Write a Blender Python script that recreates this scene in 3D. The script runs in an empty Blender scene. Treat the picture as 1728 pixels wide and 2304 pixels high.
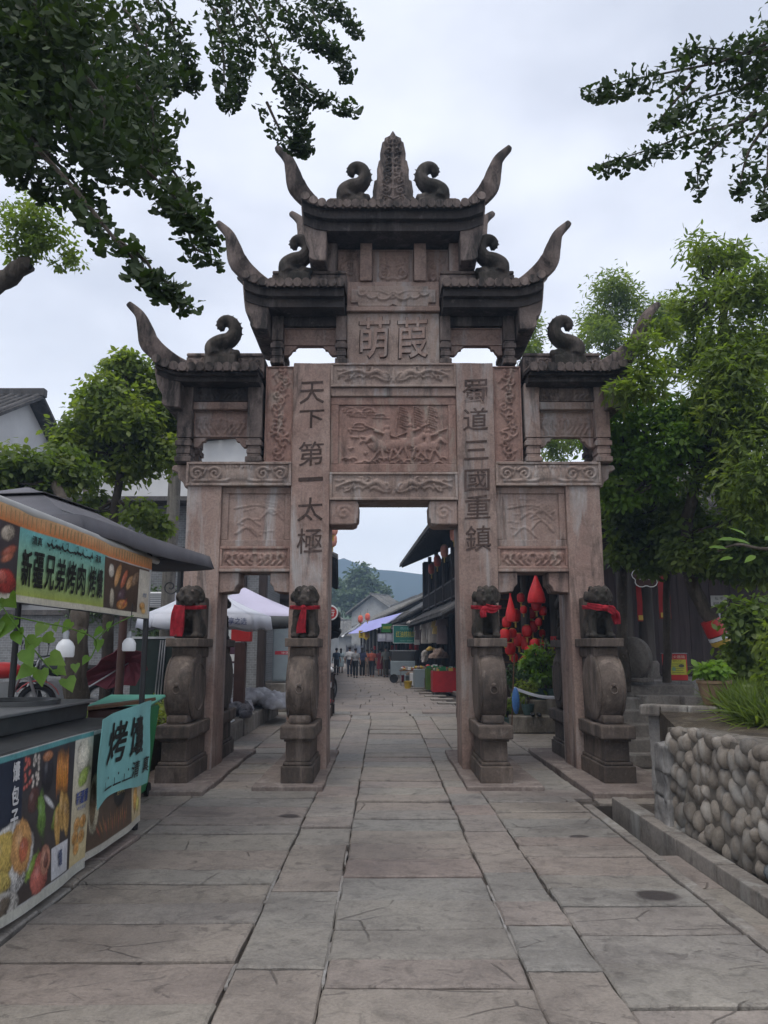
import bpy, bmesh, math, random
import numpy as np
from mathutils import Vector, Matrix, noise as mnoise
R = math.radians
rnd = random.Random(7)
scene = bpy.context.scene
COL = scene.collection

# ---------------------------------------------------------------- camera, sky, sun, exposure
CAM_H = 1.55
TILT = R(10.1)
FPX = 1731.0
cam_data = bpy.data.cameras.new('camera')
cam = bpy.data.objects.new('camera', cam_data)
COL.objects.link(cam)
cam.location = (0, 0, CAM_H)
cam.rotation_euler = (R(90) + TILT, 0, 0)
cam_data.sensor_fit = 'VERTICAL'
cam_data.sensor_height = 24.0
cam_data.lens = FPX / 2304.0 * 24.0
cam_data.clip_start = 0.05
cam_data.clip_end = 9000
scene.camera = cam

SUN_EL, SUN_AZ = R(68), R(205)
world = bpy.data.worlds.new('World')
scene.world = world
world.use_nodes = True
wt = world.node_tree
for n in list(wt.nodes):
    wt.nodes.remove(n)
w_out = wt.nodes.new('ShaderNodeOutputWorld')
w_sky = wt.nodes.new('ShaderNodeTexSky')
w_sky.sky_type = 'NISHITA'
w_sky.sun_disc = False
w_sky.sun_elevation = SUN_EL
w_sky.sun_rotation = SUN_AZ
w_sky.air_density = 1.0
w_sky.dust_density = 3.0
w_bg1 = wt.nodes.new('ShaderNodeBackground')
w_bg1.inputs['Strength'].default_value = 0.10
wt.links.new(w_sky.outputs[0], w_bg1.inputs['Color'])
w_tc = wt.nodes.new('ShaderNodeTexCoord')
w_map = wt.nodes.new('ShaderNodeMapping')
w_map.inputs['Scale'].default_value = (1.6, 1.6, 3.2)
wt.links.new(w_tc.outputs['Generated'], w_map.inputs['Vector'])
w_n = wt.nodes.new('ShaderNodeTexNoise')
w_n.inputs['Scale'].default_value = 1.5
w_n.inputs['Detail'].default_value = 5
w_n.inputs['Roughness'].default_value = 0.5
wt.links.new(w_map.outputs[0], w_n.inputs['Vector'])
w_r = wt.nodes.new('ShaderNodeValToRGB')
w_r.color_ramp.elements[0].position = 0.36
w_r.color_ramp.elements[0].color = (0.50, 0.53, 0.615, 1)
w_r.color_ramp.elements[1].position = 0.64
w_r.color_ramp.elements[1].color = (0.76, 0.785, 0.87, 1)
wt.links.new(w_n.outputs[0], w_r.inputs[0])
# an overcast sky is brighter where the cloud deck thins towards the horizon
w_sep = wt.nodes.new('ShaderNodeSeparateXYZ')
wt.links.new(w_tc.outputs['Generated'], w_sep.inputs[0])
w_h = wt.nodes.new('ShaderNodeMapRange')
w_h.inputs['From Min'].default_value = 0.02
w_h.inputs['From Max'].default_value = 0.42
w_h.inputs['To Min'].default_value = 0.75
w_h.inputs['To Max'].default_value = 0.0
wt.links.new(w_sep.outputs['Z'], w_h.inputs['Value'])
w_mx = wt.nodes.new('ShaderNodeMix')
w_mx.data_type = 'RGBA'
wt.links.new(w_h.outputs[0], w_mx.inputs['Factor'])
wt.links.new(w_r.outputs[0], w_mx.inputs['A'])
w_mx.inputs['B'].default_value = (1.22, 1.24, 1.27, 1)
w_bg2 = wt.nodes.new('ShaderNodeBackground')
w_bg2.inputs['Strength'].default_value = 1.0
wt.links.new(w_mx.outputs['Result'], w_bg2.inputs['Color'])
w_ms = wt.nodes.new('ShaderNodeMixShader')
w_ms.inputs[0].default_value = 0.93
wt.links.new(w_bg1.outputs[0], w_ms.inputs[1])
wt.links.new(w_bg2.outputs[0], w_ms.inputs[2])
wt.links.new(w_ms.outputs[0], w_out.inputs['Surface'])

sun_data = bpy.data.lights.new('sun', 'SUN')
sun_data.energy = 1.5
sun_data.angle = R(40)
sun_data.color = (1.0, 0.96, 0.9)
sun = bpy.data.objects.new('sun', sun_data)
COL.objects.link(sun)
sun.location = (0, 0, 60)
sd = Vector((math.sin(SUN_AZ) * math.cos(SUN_EL), math.cos(SUN_AZ) * math.cos(SUN_EL), math.sin(SUN_EL)))
sun.rotation_euler = sd.to_track_quat('Z', 'Y').to_euler()

scene.view_settings.view_transform = 'Standard'
scene.view_settings.look = 'None'
scene.view_settings.exposure = 0.56
scene.view_settings.gamma = 1.0
scene.view_settings.use_curve_mapping = False
scene.cycles.max_bounces = 5
scene.cycles.diffuse_bounces = 3
scene.cycles.glossy_bounces = 2
scene.cycles.transmission_bounces = 4
scene.cycles.transparent_max_bounces = 8
scene.cycles.volume_bounces = 0
scene.cycles.adaptive_threshold = 0.02
scene.cycles.use_denoising = True
scene.cycles.use_adaptive_sampling = True

# ---------------------------------------------------------------- measuring: a photo point at a known distance
_s, _c = math.sin(TILT), math.cos(TILT)
def P(x, y, Y):
    u = (x - 864) / FPX; v = (y - 1152) / FPX
    k = Y / (_c + v * _s)
    return Vector((u * k, Y, CAM_H + k * (_s - v * _c)))
def G(x, y, z=0.0):
    u = (x - 864) / FPX; v = (y - 1152) / FPX
    k = (z - CAM_H) / (_s - v * _c)
    return Vector((u * k, k * (_c + v * _s), z))

# ---------------------------------------------------------------- materials
class NT:
    def __init__(self, name):
        self.m = bpy.data.materials.new(name)
        self.m.use_nodes = True
        self.t = self.m.node_tree
        self.b = self.t.nodes['Principled BSDF']
        self.out = self.t.nodes['Material Output']
        self._pos = None
    def new(self, kind): return self.t.nodes.new(kind)
    def link(self, a, b): self.t.links.new(a, b)
    def pos(self):
        if self._pos is None:
            self._pos = self.new('ShaderNodeNewGeometry').outputs['Position']
        return self._pos
    def gen(self, which='Object'):
        return self.new('ShaderNodeTexCoord').outputs[which]
    def map(self, vec, scale=(1, 1, 1), rot=(0, 0, 0), loc=(0, 0, 0)):
        n = self.new('ShaderNodeMapping')
        n.inputs['Scale'].default_value = scale
        n.inputs['Rotation'].default_value = rot
        n.inputs['Location'].default_value = loc
        self.link(vec, n.inputs['Vector'])
        return n.outputs[0]
    def noise(self, vec, scale, detail=3, rough=0.55, dist=0.0):
        n = self.new('ShaderNodeTexNoise')
        n.inputs['Scale'].default_value = scale
        n.inputs['Detail'].default_value = detail
        n.inputs['Roughness'].default_value = rough
        n.inputs['Distortion'].default_value = dist
        self.link(vec, n.inputs['Vector'])
        return n.outputs[0]
    def voro(self, vec, scale, feature='F1', out=0):
        n = self.new('ShaderNodeTexVoronoi')
        n.feature = feature
        n.inputs['Scale'].default_value = scale
        self.link(vec, n.inputs['Vector'])
        return n.outputs[out]
    def wave(self, vec, scale, dist=0, direction='X'):
        n = self.new('ShaderNodeTexWave')
        n.bands_direction = direction
        n.inputs['Scale'].default_value = scale
        n.inputs['Distortion'].default_value = dist
        self.link(vec, n.inputs['Vector'])
        return n.outputs[1]
    def ramp(self, fac, stops):
        n = self.new('ShaderNodeValToRGB')
        e = n.color_ramp.elements
        while len(e) < len(stops): e.new(0.5)
        for i, (p, c) in enumerate(stops):
            e[i].position = p
            e[i].color = (c[0], c[1], c[2], 1) if hasattr(c, '__len__') else (c, c, c, 1)
        self.link(fac, n.inputs[0])
        return n.outputs[0]
    def mix(self, fac, a, b, blend='MIX'):
        n = self.new('ShaderNodeMix')
        n.data_type = 'RGBA'
        n.blend_type = blend
        for key, val in (('Factor', fac), ('A', a), ('B', b)):
            s = [i for i in n.inputs if i.name == key and (i.type == 'RGBA' if key != 'Factor' else i.type == 'VALUE')][0]
            if hasattr(val, 'is_output'): self.link(val, s)
            elif key == 'Factor': s.default_value = val
            else: s.default_value = (val[0], val[1], val[2], 1)
        return [o for o in n.outputs if o.type == 'RGBA'][0]
    def math(self, op, a, b=0.0):
        n = self.new('ShaderNodeMath')
        n.operation = op
        for i, v in enumerate((a, b)):
            if hasattr(v, 'is_output'): self.link(v, n.inputs[i])
            else: n.inputs[i].default_value = v
        return n.outputs[0]
    def rand(self):
        return self.new('ShaderNodeObjectInfo').outputs['Random']
    def attr(self, name='Col'):
        n = self.new('ShaderNodeAttribute')
        n.attribute_name = name
        return n.outputs['Color']
    def bump(self, h, strength=0.4, dist=0.02):
        n = self.new('ShaderNodeBump')
        n.inputs['Strength'].default_value = strength
        n.inputs['Distance'].default_value = dist
        self.link(h, n.inputs['Height'])
        self.link(n.outputs[0], self.b.inputs['Normal'])
    def set(self, col=None, rough=None, metal=None, spec=None):
        if col is not None:
            if hasattr(col, 'is_output'): self.link(col, self.b.inputs['Base Color'])
            else: self.b.inputs['Base Color'].default_value = (col[0], col[1], col[2], 1)
        if rough is not None:
            if hasattr(rough, 'is_output'): self.link(rough, self.b.inputs['Roughness'])
            else: self.b.inputs['Roughness'].default_value = rough
        if metal is not None: self.b.inputs['Metallic'].default_value = metal
        if spec is not None: self.b.inputs['Specular IOR Level'].default_value = spec
        return self

M = {}
def mul(c, k): return (c[0] * k, c[1] * k, c[2] * k)

def mk_stone(name, c1, c2, grime=(0.03, 0.028, 0.027), g_lo=0.58, g_hi=0.75, g_amt=0.8, patch=1.3, bump=0.5, fine=38, rough=0.85, tint=0.15, streak=0.9, pale=0.6):
    n = NT(name)
    p = n.pos()
    a = n.noise(p, patch, 4, 0.6, 0.4)
    col = n.ramp(a, [(0.32, c1), (0.68, c2)])
    f = n.noise(p, fine, 4, 0.7)
    col = n.mix(0.55, col, n.ramp(f, [(0.28, 0.42), (0.72, 1.12)]), 'MULTIPLY')
    blo = n.noise(p, 4.3, 6, 0.75, 0.8)
    col = n.mix(0.8, col, n.ramp(blo, [(0.33, 0.62), (0.5, 1.0), (0.68, 1.14)]), 'MULTIPLY')
    sp = n.noise(p, 9, 3, 0.6)
    col = n.mix(n.ramp(sp, [(0.62, 0.0), (0.8, 0.30)]), col, (0.42, 0.37, 0.33))
    pl_ = n.noise(n.map(p, (2.6, 2.6, streak * 0.7), loc=(5, 3, 1)), 1.5, 5, 0.7, 0.5)
    col = n.mix(n.ramp(pl_, [(0.52, 0.0), (0.70, pale)]), col, tuple(min(0.42, x * 1.45 + 0.045) for x in c2))
    st = n.noise(n.map(p, (3.2, 3.2, streak)), 1.6, 5, 0.7, 0.3)
    col = n.mix(n.ramp(st, [(g_lo, 0.0), (g_hi, g_amt)]), col, grime)
    r = n.rand()
    col = n.mix(1.0, col, n.ramp(r, [(0.0, 1 - tint), (1.0, 1.0)]), 'MULTIPLY')
    n.set(col, rough, spec=0.25)
    h = n.mix(0.5, n.noise(p, fine * 0.7, 6, 0.7), n.noise(p, fine * 4, 3, 0.6))
    n.bump(h, bump, 0.022)
    M[name] = n.m
    return n.m

def mk_plain(name, col, rough=0.6, var=0.25, scale=6, bump=0.0, metal=0.0, spec=0.4, bscale=60, tint=0.0):
    n = NT(name)
    p = n.pos()
    c = n.mix(1.0, col, n.ramp(n.noise(p, scale, 4, 0.6), [(0.3, 1 - var), (0.7, 1.0)]), 'MULTIPLY') if var else col
    if tint: c = n.mix(1.0, c, n.ramp(n.rand(), [(0.0, 1 - tint), (1.0, 1.0)]), 'MULTIPLY')
    n.set(c, rough, metal, spec)
    if bump: n.bump(n.noise(p, bscale, 4, 0.6), bump, 0.01)
    M[name] = n.m
    return n.m

def mk_wood(name, c1, c2, rough=0.7, axis=(18, 18, 1.2), bump=0.3):
    n = NT(name)
    p = n.pos()
    g = n.noise(n.map(p, axis), 1.0, 5, 0.65, 0.6)
    col = n.ramp(g, [(0.3, c1), (0.7, c2)])
    col = n.mix(0.5, col, n.ramp(n.noise(p, 1.1, 3), [(0.3, 0.6), (0.7, 1.0)]), 'MULTIPLY')
    col = n.mix(1.0, col, n.ramp(n.rand(), [(0, 0.75), (1, 1.0)]), 'MULTIPLY')
    n.set(col, rough, spec=0.25)
    n.bump(g, bump, 0.006)
    M[name] = n.m
    return n.m

def mk_leaf(name, c1, c2, c3, trans=0.35, scale=1.6, rough=0.45):
    n = NT(name)
    p = n.pos()
    col = n.ramp(n.noise(p, scale, 3, 0.6), [(0.3, c1), (0.52, c2), (0.75, c3)])
    col = n.mix(0.6, col, n.ramp(n.noise(p, 23, 2), [(0.3, 0.7), (0.7, 1.05)]), 'MULTIPLY')
    n.set(col, rough, spec=0.35)
    tr = n.new('ShaderNodeBsdfTranslucent')
    n.link(n.mix(1.0, col, (1.5, 1.6, 0.6), 'MULTIPLY'), tr.inputs['Color'])
    ms = n.new('ShaderNodeMixShader')
    ms.inputs[0].default_value = trans
    n.link(n.b.outputs[0], ms.inputs[1])
    n.link(tr.outputs[0], ms.inputs[2])
    n.link(ms.outputs[0], n.out.inputs['Surface'])
    M[name] = n.m
    return n.m

def mk_print(name, rough=0.45, noise=0.35):
    """flat print: colours carried per face in the attribute Col, broken up by fine ink mottling"""
    n = NT(name)
    p = n.pos()
    c = n.attr('Col')
    c = n.mix(noise, c, n.ramp(n.noise(p, 26, 5, 0.7, 1.2), [(0.3, 0.25), (0.7, 1.25)]), 'MULTIPLY')
    n.set(c, rough, spec=0.3)
    M[name] = n.m
    return n.m

# ---------------------------------------------------------------- mesh building
class MB:
    def __init__(self):
        self.v = []; self.f = []; self.mi = []; self.col = []
        self.cm = 0; self.cc = None
    def add(self, vs, fs):
        o = len(self.v)
        self.v.extend([tuple(p) for p in vs])
        for f in fs:
            self.f.append([o + i for i in f]); self.mi.append(self.cm); self.col.append(self.cc)
        return self
    def box(self, x0, x1, y0, y1, z0, z1):
        x0, x1 = min(x0, x1), max(x0, x1); y0, y1 = min(y0, y1), max(y0, y1); z0, z1 = min(z0, z1), max(z0, z1)
        return self.add([(x0, y0, z0), (x1, y0, z0), (x1, y1, z0), (x0, y1, z0), (x0, y0, z1), (x1, y0, z1), (x1, y1, z1), (x0, y1, z1)],
                        [(0, 3, 2, 1), (4, 5, 6, 7), (0, 1, 5, 4), (1, 2, 6, 5), (2, 3, 7, 6), (3, 0, 4, 7)])
    def obox(self, c, size, rot=None):
        sx, sy, sz = size[0] / 2, size[1] / 2, size[2] / 2
        m = rot if rot is not None else Matrix.Identity(3)
        vs = [Vector(c) + m @ Vector((a * sx, b * sy, d * sz)) for d in (-1, 1) for a, b in ((-1, -1), (1, -1), (1, 1), (-1, 1))]
        return self.add(vs, [(0, 3, 2, 1), (4, 5, 6, 7), (0, 1, 5, 4), (1, 2, 6, 5), (2, 3, 7, 6), (3, 0, 4, 7)])
    def beam(self, a, b, w, h, up=(0, 0, 1)):
        a, b = Vector(a), Vector(b)
        d = (b - a); L = d.length; d.normalize()
        s = d.cross(Vector(up))
        if s.length < 1e-4: s = d.cross(Vector((1, 0, 0)))
        s.normalize(); u = s.cross(d)
        m = Matrix((s, d, u)).transposed()
        return self.obox((a + b) / 2, (w, L, h), m)
    def tube(self, pts, rad, n=8, cap=True, sx=1.0, tw=0.0):
        pts = [Vector(p) for p in pts]
        if not hasattr(rad, '__len__'): rad = [rad] * len(pts)
        vs, fs = [], []
        ref = None
        for i, p in enumerate(pts):
            d = (pts[min(i + 1, len(pts) - 1)] - pts[max(i - 1, 0)])
            if d.length < 1e-9: d = Vector((0, 0, 1))
            d.normalize()
            if ref is None:
                ref = Vector((0, 1, 0)) if abs(d.y) < 0.9 else Vector((1, 0, 0))
            s = d.cross(ref); s.normalize(); u = s.cross(d); u.normalize(); ref = u
            for k in range(n):
                a = 2 * math.pi * k / n + tw
                vs.append(p + rad[i] * (math.cos(a) * s * sx + math.sin(a) * u))
        for i in range(len(pts) - 1):
            for k in range(n):
                k2 = (k + 1) % n
                fs.append((i * n + k, i * n + k2, (i + 1) * n + k2, (i + 1) * n + k))
        if cap:
            fs.append(tuple(range(n - 1, -1, -1)))
            fs.append(tuple((len(pts) - 1) * n + k for k in range(n)))
        return self.add(vs, fs)
    def lathe(self, prof, c=(0, 0, 0), n=20, axis='Z', a0=0.0, a1=2 * math.pi, cap=True):
        c = Vector(c); vs, fs = [], []
        full = abs(a1 - a0 - 2 * math.pi) < 1e-6
        m = n if full else n + 1
        for r, h in prof:
            for k in range(m):
                a = a0 + (a1 - a0) * k / n
                x, y = r * math.cos(a), r * math.sin(a)
                q = {'Z': (x, y, h), 'X': (h, x, y), 'Y': (y, h, x)}[axis]
                vs.append(c + Vector(q))
        for i in range(len(prof) - 1):
            for k in range(m if full else n):
                k2 = (k + 1) % m
                fs.append((i * m + k, i * m + k2, (i + 1) * m + k2, (i + 1) * m + k))
        if full and cap:
            fs.append(tuple(range(m - 1, -1, -1)))
            fs.append(tuple((len(prof) - 1) * m + k for k in range(m)))
        return self.add(vs, fs)
    def ell(self, c, r, nu=12, nv=8, rot=None):
        c = Vector(c); r = r if hasattr(r, '__len__') else (r, r, r)
        m = rot if rot is not None else Matrix.Identity(3)
        vs = [c + m @ Vector((0, 0, -r[2]))]; fs = []
        for j in range(1, nv):
            ph = -math.pi / 2 + math.pi * j / nv
            for i in range(nu):
                a = 2 * math.pi * i / nu
                vs.append(c + m @ Vector((r[0] * math.cos(ph) * math.cos(a), r[1] * math.cos(ph) * math.sin(a), r[2] * math.sin(ph))))
        vs.append(c + m @ Vector((0, 0, r[2])))
        for i in range(nu):
            fs.append((0, 1 + (i + 1) % nu, 1 + i))
            fs.append((len(vs) - 1, 1 + (nv - 2) * nu + i, 1 + (nv - 2) * nu + (i + 1) % nu))
        for j in range(nv - 2):
            for i in range(nu):
                a = 1 + j * nu + i; b = 1 + j * nu + (i + 1) % nu
                fs.append((a, b, b + nu, a + nu))
        return self.add(vs, fs)
    def prism(self, poly, d0, d1, plane='XZ'):
        """poly: 2-D outline (counter-clockwise seen from -Y for XZ); extruded from d0 to d1 along the third axis"""
        def q(p, d):
            return {'XZ': (p[0], d, p[1]), 'XY': (p[0], p[1], d), 'YZ': (d, p[0], p[1])}[plane]
        n = len(poly)
        vs = [q(p, d0) for p in poly] + [q(p, d1) for p in poly]
        fs = [tuple(range(n)), tuple(range(2 * n - 1, n - 1, -1))]
        for i in range(n):
            j = (i + 1) % n
            fs.append((i, i + n, j + n, j))
        return self.add(vs, fs)
    def grid(self, fn, nu, nv, thick=None):
        vs = [fn(i / nu, j / nv) for j in range(nv + 1) for i in range(nu + 1)]
        fs = []
        w = nu + 1
        for j in range(nv):
            for i in range(nu):
                fs.append((j * w + i, j * w + i + 1, (j + 1) * w + i + 1, (j + 1) * w + i))
        if thick is not None:
            t = Vector(thick); o = len(vs)
            vs = vs + [Vector(p) + t for p in vs]
            fs += [tuple(o + k for k in reversed(f)) for f in fs[:]]
            edge = [i for i in range(w)] + [w * j + nu for j in range(1, nv + 1)] + [nv * w + i for i in range(nu - 1, -1, -1)] + [w * j for j in range(nv - 1, 0, -1)]
            for a, b in zip(edge, edge[1:] + edge[:1]):
                fs.append((a, o + a, o + b, b))
        return self.add(vs, fs)
    def mesh(self, name, mats, smooth=False, bevel=0.0, seg=1, recalc=True, sub=0):
        me = bpy.data.meshes.new(name)
        me.from_pydata(self.v, [], self.f)
        if not isinstance(mats, (list, tuple)): mats = [mats]
        for m in mats: me.materials.append(M[m] if isinstance(m, str) else m)
        if len(mats) > 1: me.polygons.foreach_set('material_index', self.mi)
        if any(c is not None for c in self.col):
            ca = me.color_attributes.new('Col', 'FLOAT_COLOR', 'CORNER')
            buf = []
            for f, c in zip(self.f, self.col):
                c = c or (0.5, 0.5, 0.5)
                buf += [c[0], c[1], c[2], 1.0] * len(f)
            ca.data.foreach_set('color', buf)
        if recalc or bevel:
            bm = bmesh.new(); bm.from_mesh(me)
            if recalc: bmesh.ops.recalc_face_normals(bm, faces=bm.faces)
            if bevel:
                ed = [e for e in bm.edges if len(e.link_faces) == 2 and e.calc_face_angle(0) > 0.6]
                bmesh.ops.bevel(bm, geom=ed, offset=bevel, segments=seg, affect='EDGES', profile=0.6, clamp_overlap=True)
            bm.to_mesh(me); bm.free()
        if smooth:
            me.polygons.foreach_set('use_smooth', [True] * len(me.polygons))
            if smooth != 'all':
                try: me.set_sharp_from_angle(angle=R(40))
                except Exception: pass
        me.update()
        return me
    def build(self, name, mats, parent=None, **kw):
        return link(name, self.mesh(name, mats, **kw), parent)

def link(name, me, parent=None, loc=None, rot=None, scale=None):
    o = bpy.data.objects.new(name, me)
    COL.objects.link(o)
    if parent is not None: o.parent = parent
    if loc is not None: o.location = loc
    if rot is not None: o.rotation_euler = rot
    if scale is not None: o.scale = scale
    return o
def tag(o, label, cat, group=None):
    o['label'] = label; o['category'] = cat
    if group: o['group'] = group
    return o
def struct(o): o['kind'] = 'structure'; return o
def stuff(o): o['kind'] = 'stuff'; return o
def thing(name, label, cat, loc=(0, 0, 0), rz=0.0, group=None):
    o = bpy.data.objects.new(name, None)
    COL.objects.link(o)
    o.empty_display_size = 0.2
    o.location = loc; o.rotation_euler = (0, 0, rz)
    return tag(o, label, cat, group)
def dup(o, parent=None, label=None, loc=None, rz=None, group=None, scale=None):
    c = o.copy(); COL.objects.link(c); c.parent = parent
    if label: c['label'] = label
    if group: c['group'] = group
    if loc is not None: c.location = loc
    if rz is not None: c.rotation_euler = (0, 0, rz)
    if scale is not None: c.scale = scale
    for ch in list(o.children): dup(ch, c)
    return c
_kids = {}

_tmp = bpy.data.scenes.new('workbench')
def baked(o):
    _tmp.collection.objects.link(o)
    vl = _tmp.view_layers[0]; vl.update()
    me = bpy.data.meshes.new_from_object(o.evaluated_get(vl.depsgraph))
    _tmp.collection.objects.unlink(o)
    return me
def remesh(mb, name, mat, parent, voxel=0.012, smooth_iter=2, **kw):
    """union of overlapping solids -> one continuous skin"""
    me = mb.mesh(name, mat)
    o = bpy.data.objects.new(name, me)
    md = o.modifiers.new('r', 'REMESH'); md.mode = 'VOXEL'; md.voxel_size = voxel
    if smooth_iter:
        ms = o.modifiers.new('s', 'SMOOTH'); ms.iterations = smooth_iter; ms.factor = 0.5
    m2 = baked(o)
    o.modifiers.clear(); o.data = m2
    COL.objects.link(o)
    m2.polygons.foreach_set('use_smooth', [True] * len(m2.polygons))
    if parent is not None: o.parent = parent
    return o

_tc = {}
def text_geo(body, size=1.0, extrude=0.0, offset=0.0, res=2, shear=0.0):
    key = (body, extrude, offset, res, shear)
    if key not in _tc:
        cu = bpy.data.curves.new('t', 'FONT')
        cu.body = body; cu.size = 1.0; cu.extrude = extrude; cu.offset = offset; cu.resolution_u = res
        cu.align_x = 'CENTER'; cu.align_y = 'CENTER'; cu.shear = shear
        o = bpy.data.objects.new('t', cu)
        me = baked(o)
        vs = [v.co.copy() for v in me.vertices]; fs = [tuple(p.vertices) for p in me.polygons]
        bpy.data.objects.remove(o); bpy.data.curves.remove(cu); bpy.data.meshes.remove(me)
        if vs:
            xs = [v.x for v in vs]; ys = [v.y for v in vs]
            cx, cy = (min(xs) + max(xs)) / 2, (min(ys) + max(ys)) / 2
            vs = [Vector((v.x - cx, v.y - cy, v.z)) for v in vs]
        _tc[key] = (vs, fs)
    vs, fs = _tc[key]
    return [v * 1.0 for v in vs], fs
def text_fit(mb, body, w, h, fn, extrude=0.0, offset=0.0, shear=0.0):
    """put lettering of overall size w x h on a surface; fn maps (x, y, z-up-from-surface) to 3-D"""
    vs, fs = text_geo(body, 1.0, 0.5 if extrude else 0.0, offset, 2, shear)
    if not vs: return mb
    W = max(v.x for v in vs) - min(v.x for v in vs); Hh = max(v.y for v in vs) - min(v.y for v in vs)
    sx = w / max(W, 1e-6); sy = h / max(Hh, 1e-6)
    return mb.add([fn(v.x * sx, v.y * sy, (v.z + 0.5) * extrude if extrude else 0.0) for v in vs], fs)

# ---------------------------------------------------------------- carved relief as real height
def relief(name, x0, x1, z0, z1, y, strokes, mat, parent, step=0.014, amp=0.03, noise=0.0):
    """strokes: (points, r0, r1, height) in metres measured from the panel centre"""
    W, Hh = x1 - x0, z1 - z0
    nu, nv = max(4, int(W / step)), max(4, int(Hh / step))
    gx = np.linspace(-W / 2, W / 2, nu + 1)[None, :].repeat(nv + 1, 0)
    gz = np.linspace(-Hh / 2, Hh / 2, nv + 1)[:, None].repeat(nu + 1, 1)
    hh = np.zeros_like(gx)
    for pts, r0, r1, a in strokes:
        n = len(pts)
        for i in range(max(1, n - 1)):
            ax, az = pts[i]; bx, bz = pts[min(i + 1, n - 1)]
            dx, dz = bx - ax, bz - az
            L2 = dx * dx + dz * dz + 1e-12
            t = np.clip(((gx - ax) * dx + (gz - az) * dz) / L2, 0, 1)
            rr = r0 + (r1 - r0) * ((i + t) / max(1, n - 1))
            d = np.hypot(gx - ax - t * dx, gz - az - t * dz) / rr
            pr = np.sqrt(np.clip(1 - d * d, 0, 1)) * a
            hh = np.maximum(hh, pr)
    hh = np.minimum(hh, 1.0)
    if noise:
        for j in range(nv + 1):
            for i in range(nu + 1):
                hh[j, i] += noise * mnoise.noise((gx[j, i] * 7 + x0, gz[j, i] * 7, y))
    edge = np.minimum(np.minimum(gx + W / 2, W / 2 - gx), np.minimum(gz + Hh / 2, Hh / 2 - gz))
    hh *= np.clip(edge / (step * 1.5), 0, 1)
    cx, cz = (x0 + x1) / 2, (z0 + z1) / 2
    mb = MB()
    vs = [(cx + gx[j, i], y - 0.003 - amp * hh[j, i], cz + gz[j, i]) for j in range(nv + 1) for i in range(nu + 1)]
    w = nu + 1
    mb.add(vs, [(j * w + i, j * w + i + 1, (j + 1) * w + i + 1, (j + 1) * w + i) for j in range(nv) for i in range(nu)])
    o = mb.build(name, mat, parent, recalc=False)
    o.data.polygons.foreach_set('use_smooth', [True] * len(o.data.polygons))
    return o
def spiral(cx, cz, r0, r1, turns, a0=0.0, sgn=1, n=26):
    return [(cx + (r0 + (r1 - r0) * i / n) * math.cos(a0 + sgn * 2 * math.pi * turns * i / n),
             cz + (r0 + (r1 - r0) * i / n) * math.sin(a0 + sgn * 2 * math.pi * turns * i / n)) for i in range(n + 1)]
def arc(cx, cz, r, a0, a1, n=10, rz=None):
    rz = rz or r
    return [(cx + r * math.cos(R(a0 + (a1 - a0) * i / n)), cz + rz * math.sin(R(a0 + (a1 - a0) * i / n))) for i in range(n + 1)]
def mirror(st): return [([(-x, z) for x, z in p], a, b, c) for p, a, b, c in st]
def curve(pts, n=6):
    """Catmull-Rom through 2-D or 3-D points"""
    pts = [Vector(p) for p in pts]
    out = []
    for i in range(len(pts) - 1):
        p0, p1, p2, p3 = pts[max(i - 1, 0)], pts[i], pts[i + 1], pts[min(i + 2, len(pts) - 1)]
        for k in range(n):
            t = k / n
            out.append(0.5 * ((2 * p1) + (p2 - p0) * t + (2 * p0 - 5 * p1 + 4 * p2 - p3) * t * t + (3 * p1 - p0 - 3 * p2 + p3) * t ** 3))
    out.append(pts[-1])
    return out
# ---------------------------------------------------------------- the palette
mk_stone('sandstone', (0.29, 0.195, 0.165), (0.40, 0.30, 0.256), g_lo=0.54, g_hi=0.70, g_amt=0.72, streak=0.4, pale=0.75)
mk_stone('sandstone_pale', (0.32, 0.235, 0.20), (0.41, 0.325, 0.28), g_lo=0.55, g_hi=0.74, g_amt=0.7)
mk_stone('sandstone_red', (0.285, 0.17, 0.14), (0.37, 0.245, 0.205), g_lo=0.55, g_hi=0.74, g_amt=0.65)
mk_stone('stone_black', (0.035, 0.031, 0.032), (0.085, 0.072, 0.068), grime=(0.012, 0.011, 0.012), g_lo=0.5, g_hi=0.7, g_amt=0.8, bump=0.8)
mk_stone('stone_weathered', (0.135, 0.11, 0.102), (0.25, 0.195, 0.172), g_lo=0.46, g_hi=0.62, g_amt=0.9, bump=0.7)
mk_stone('stone_drum', (0.085, 0.068, 0.058), (0.165, 0.128, 0.106), g_lo=0.5, g_hi=0.72, g_amt=0.75, bump=0.45)
mk_stone('ink_and_shade', (0.062, 0.042, 0.036), (0.11, 0.075, 0.064), bump=0.3)
mk_stone('lion_stone', (0.042, 0.037, 0.033), (0.098, 0.08, 0.068), grime=(0.015, 0.016, 0.012), g_lo=0.45, g_hi=0.65, g_amt=0.8, bump=0.7, fine=55)

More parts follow.
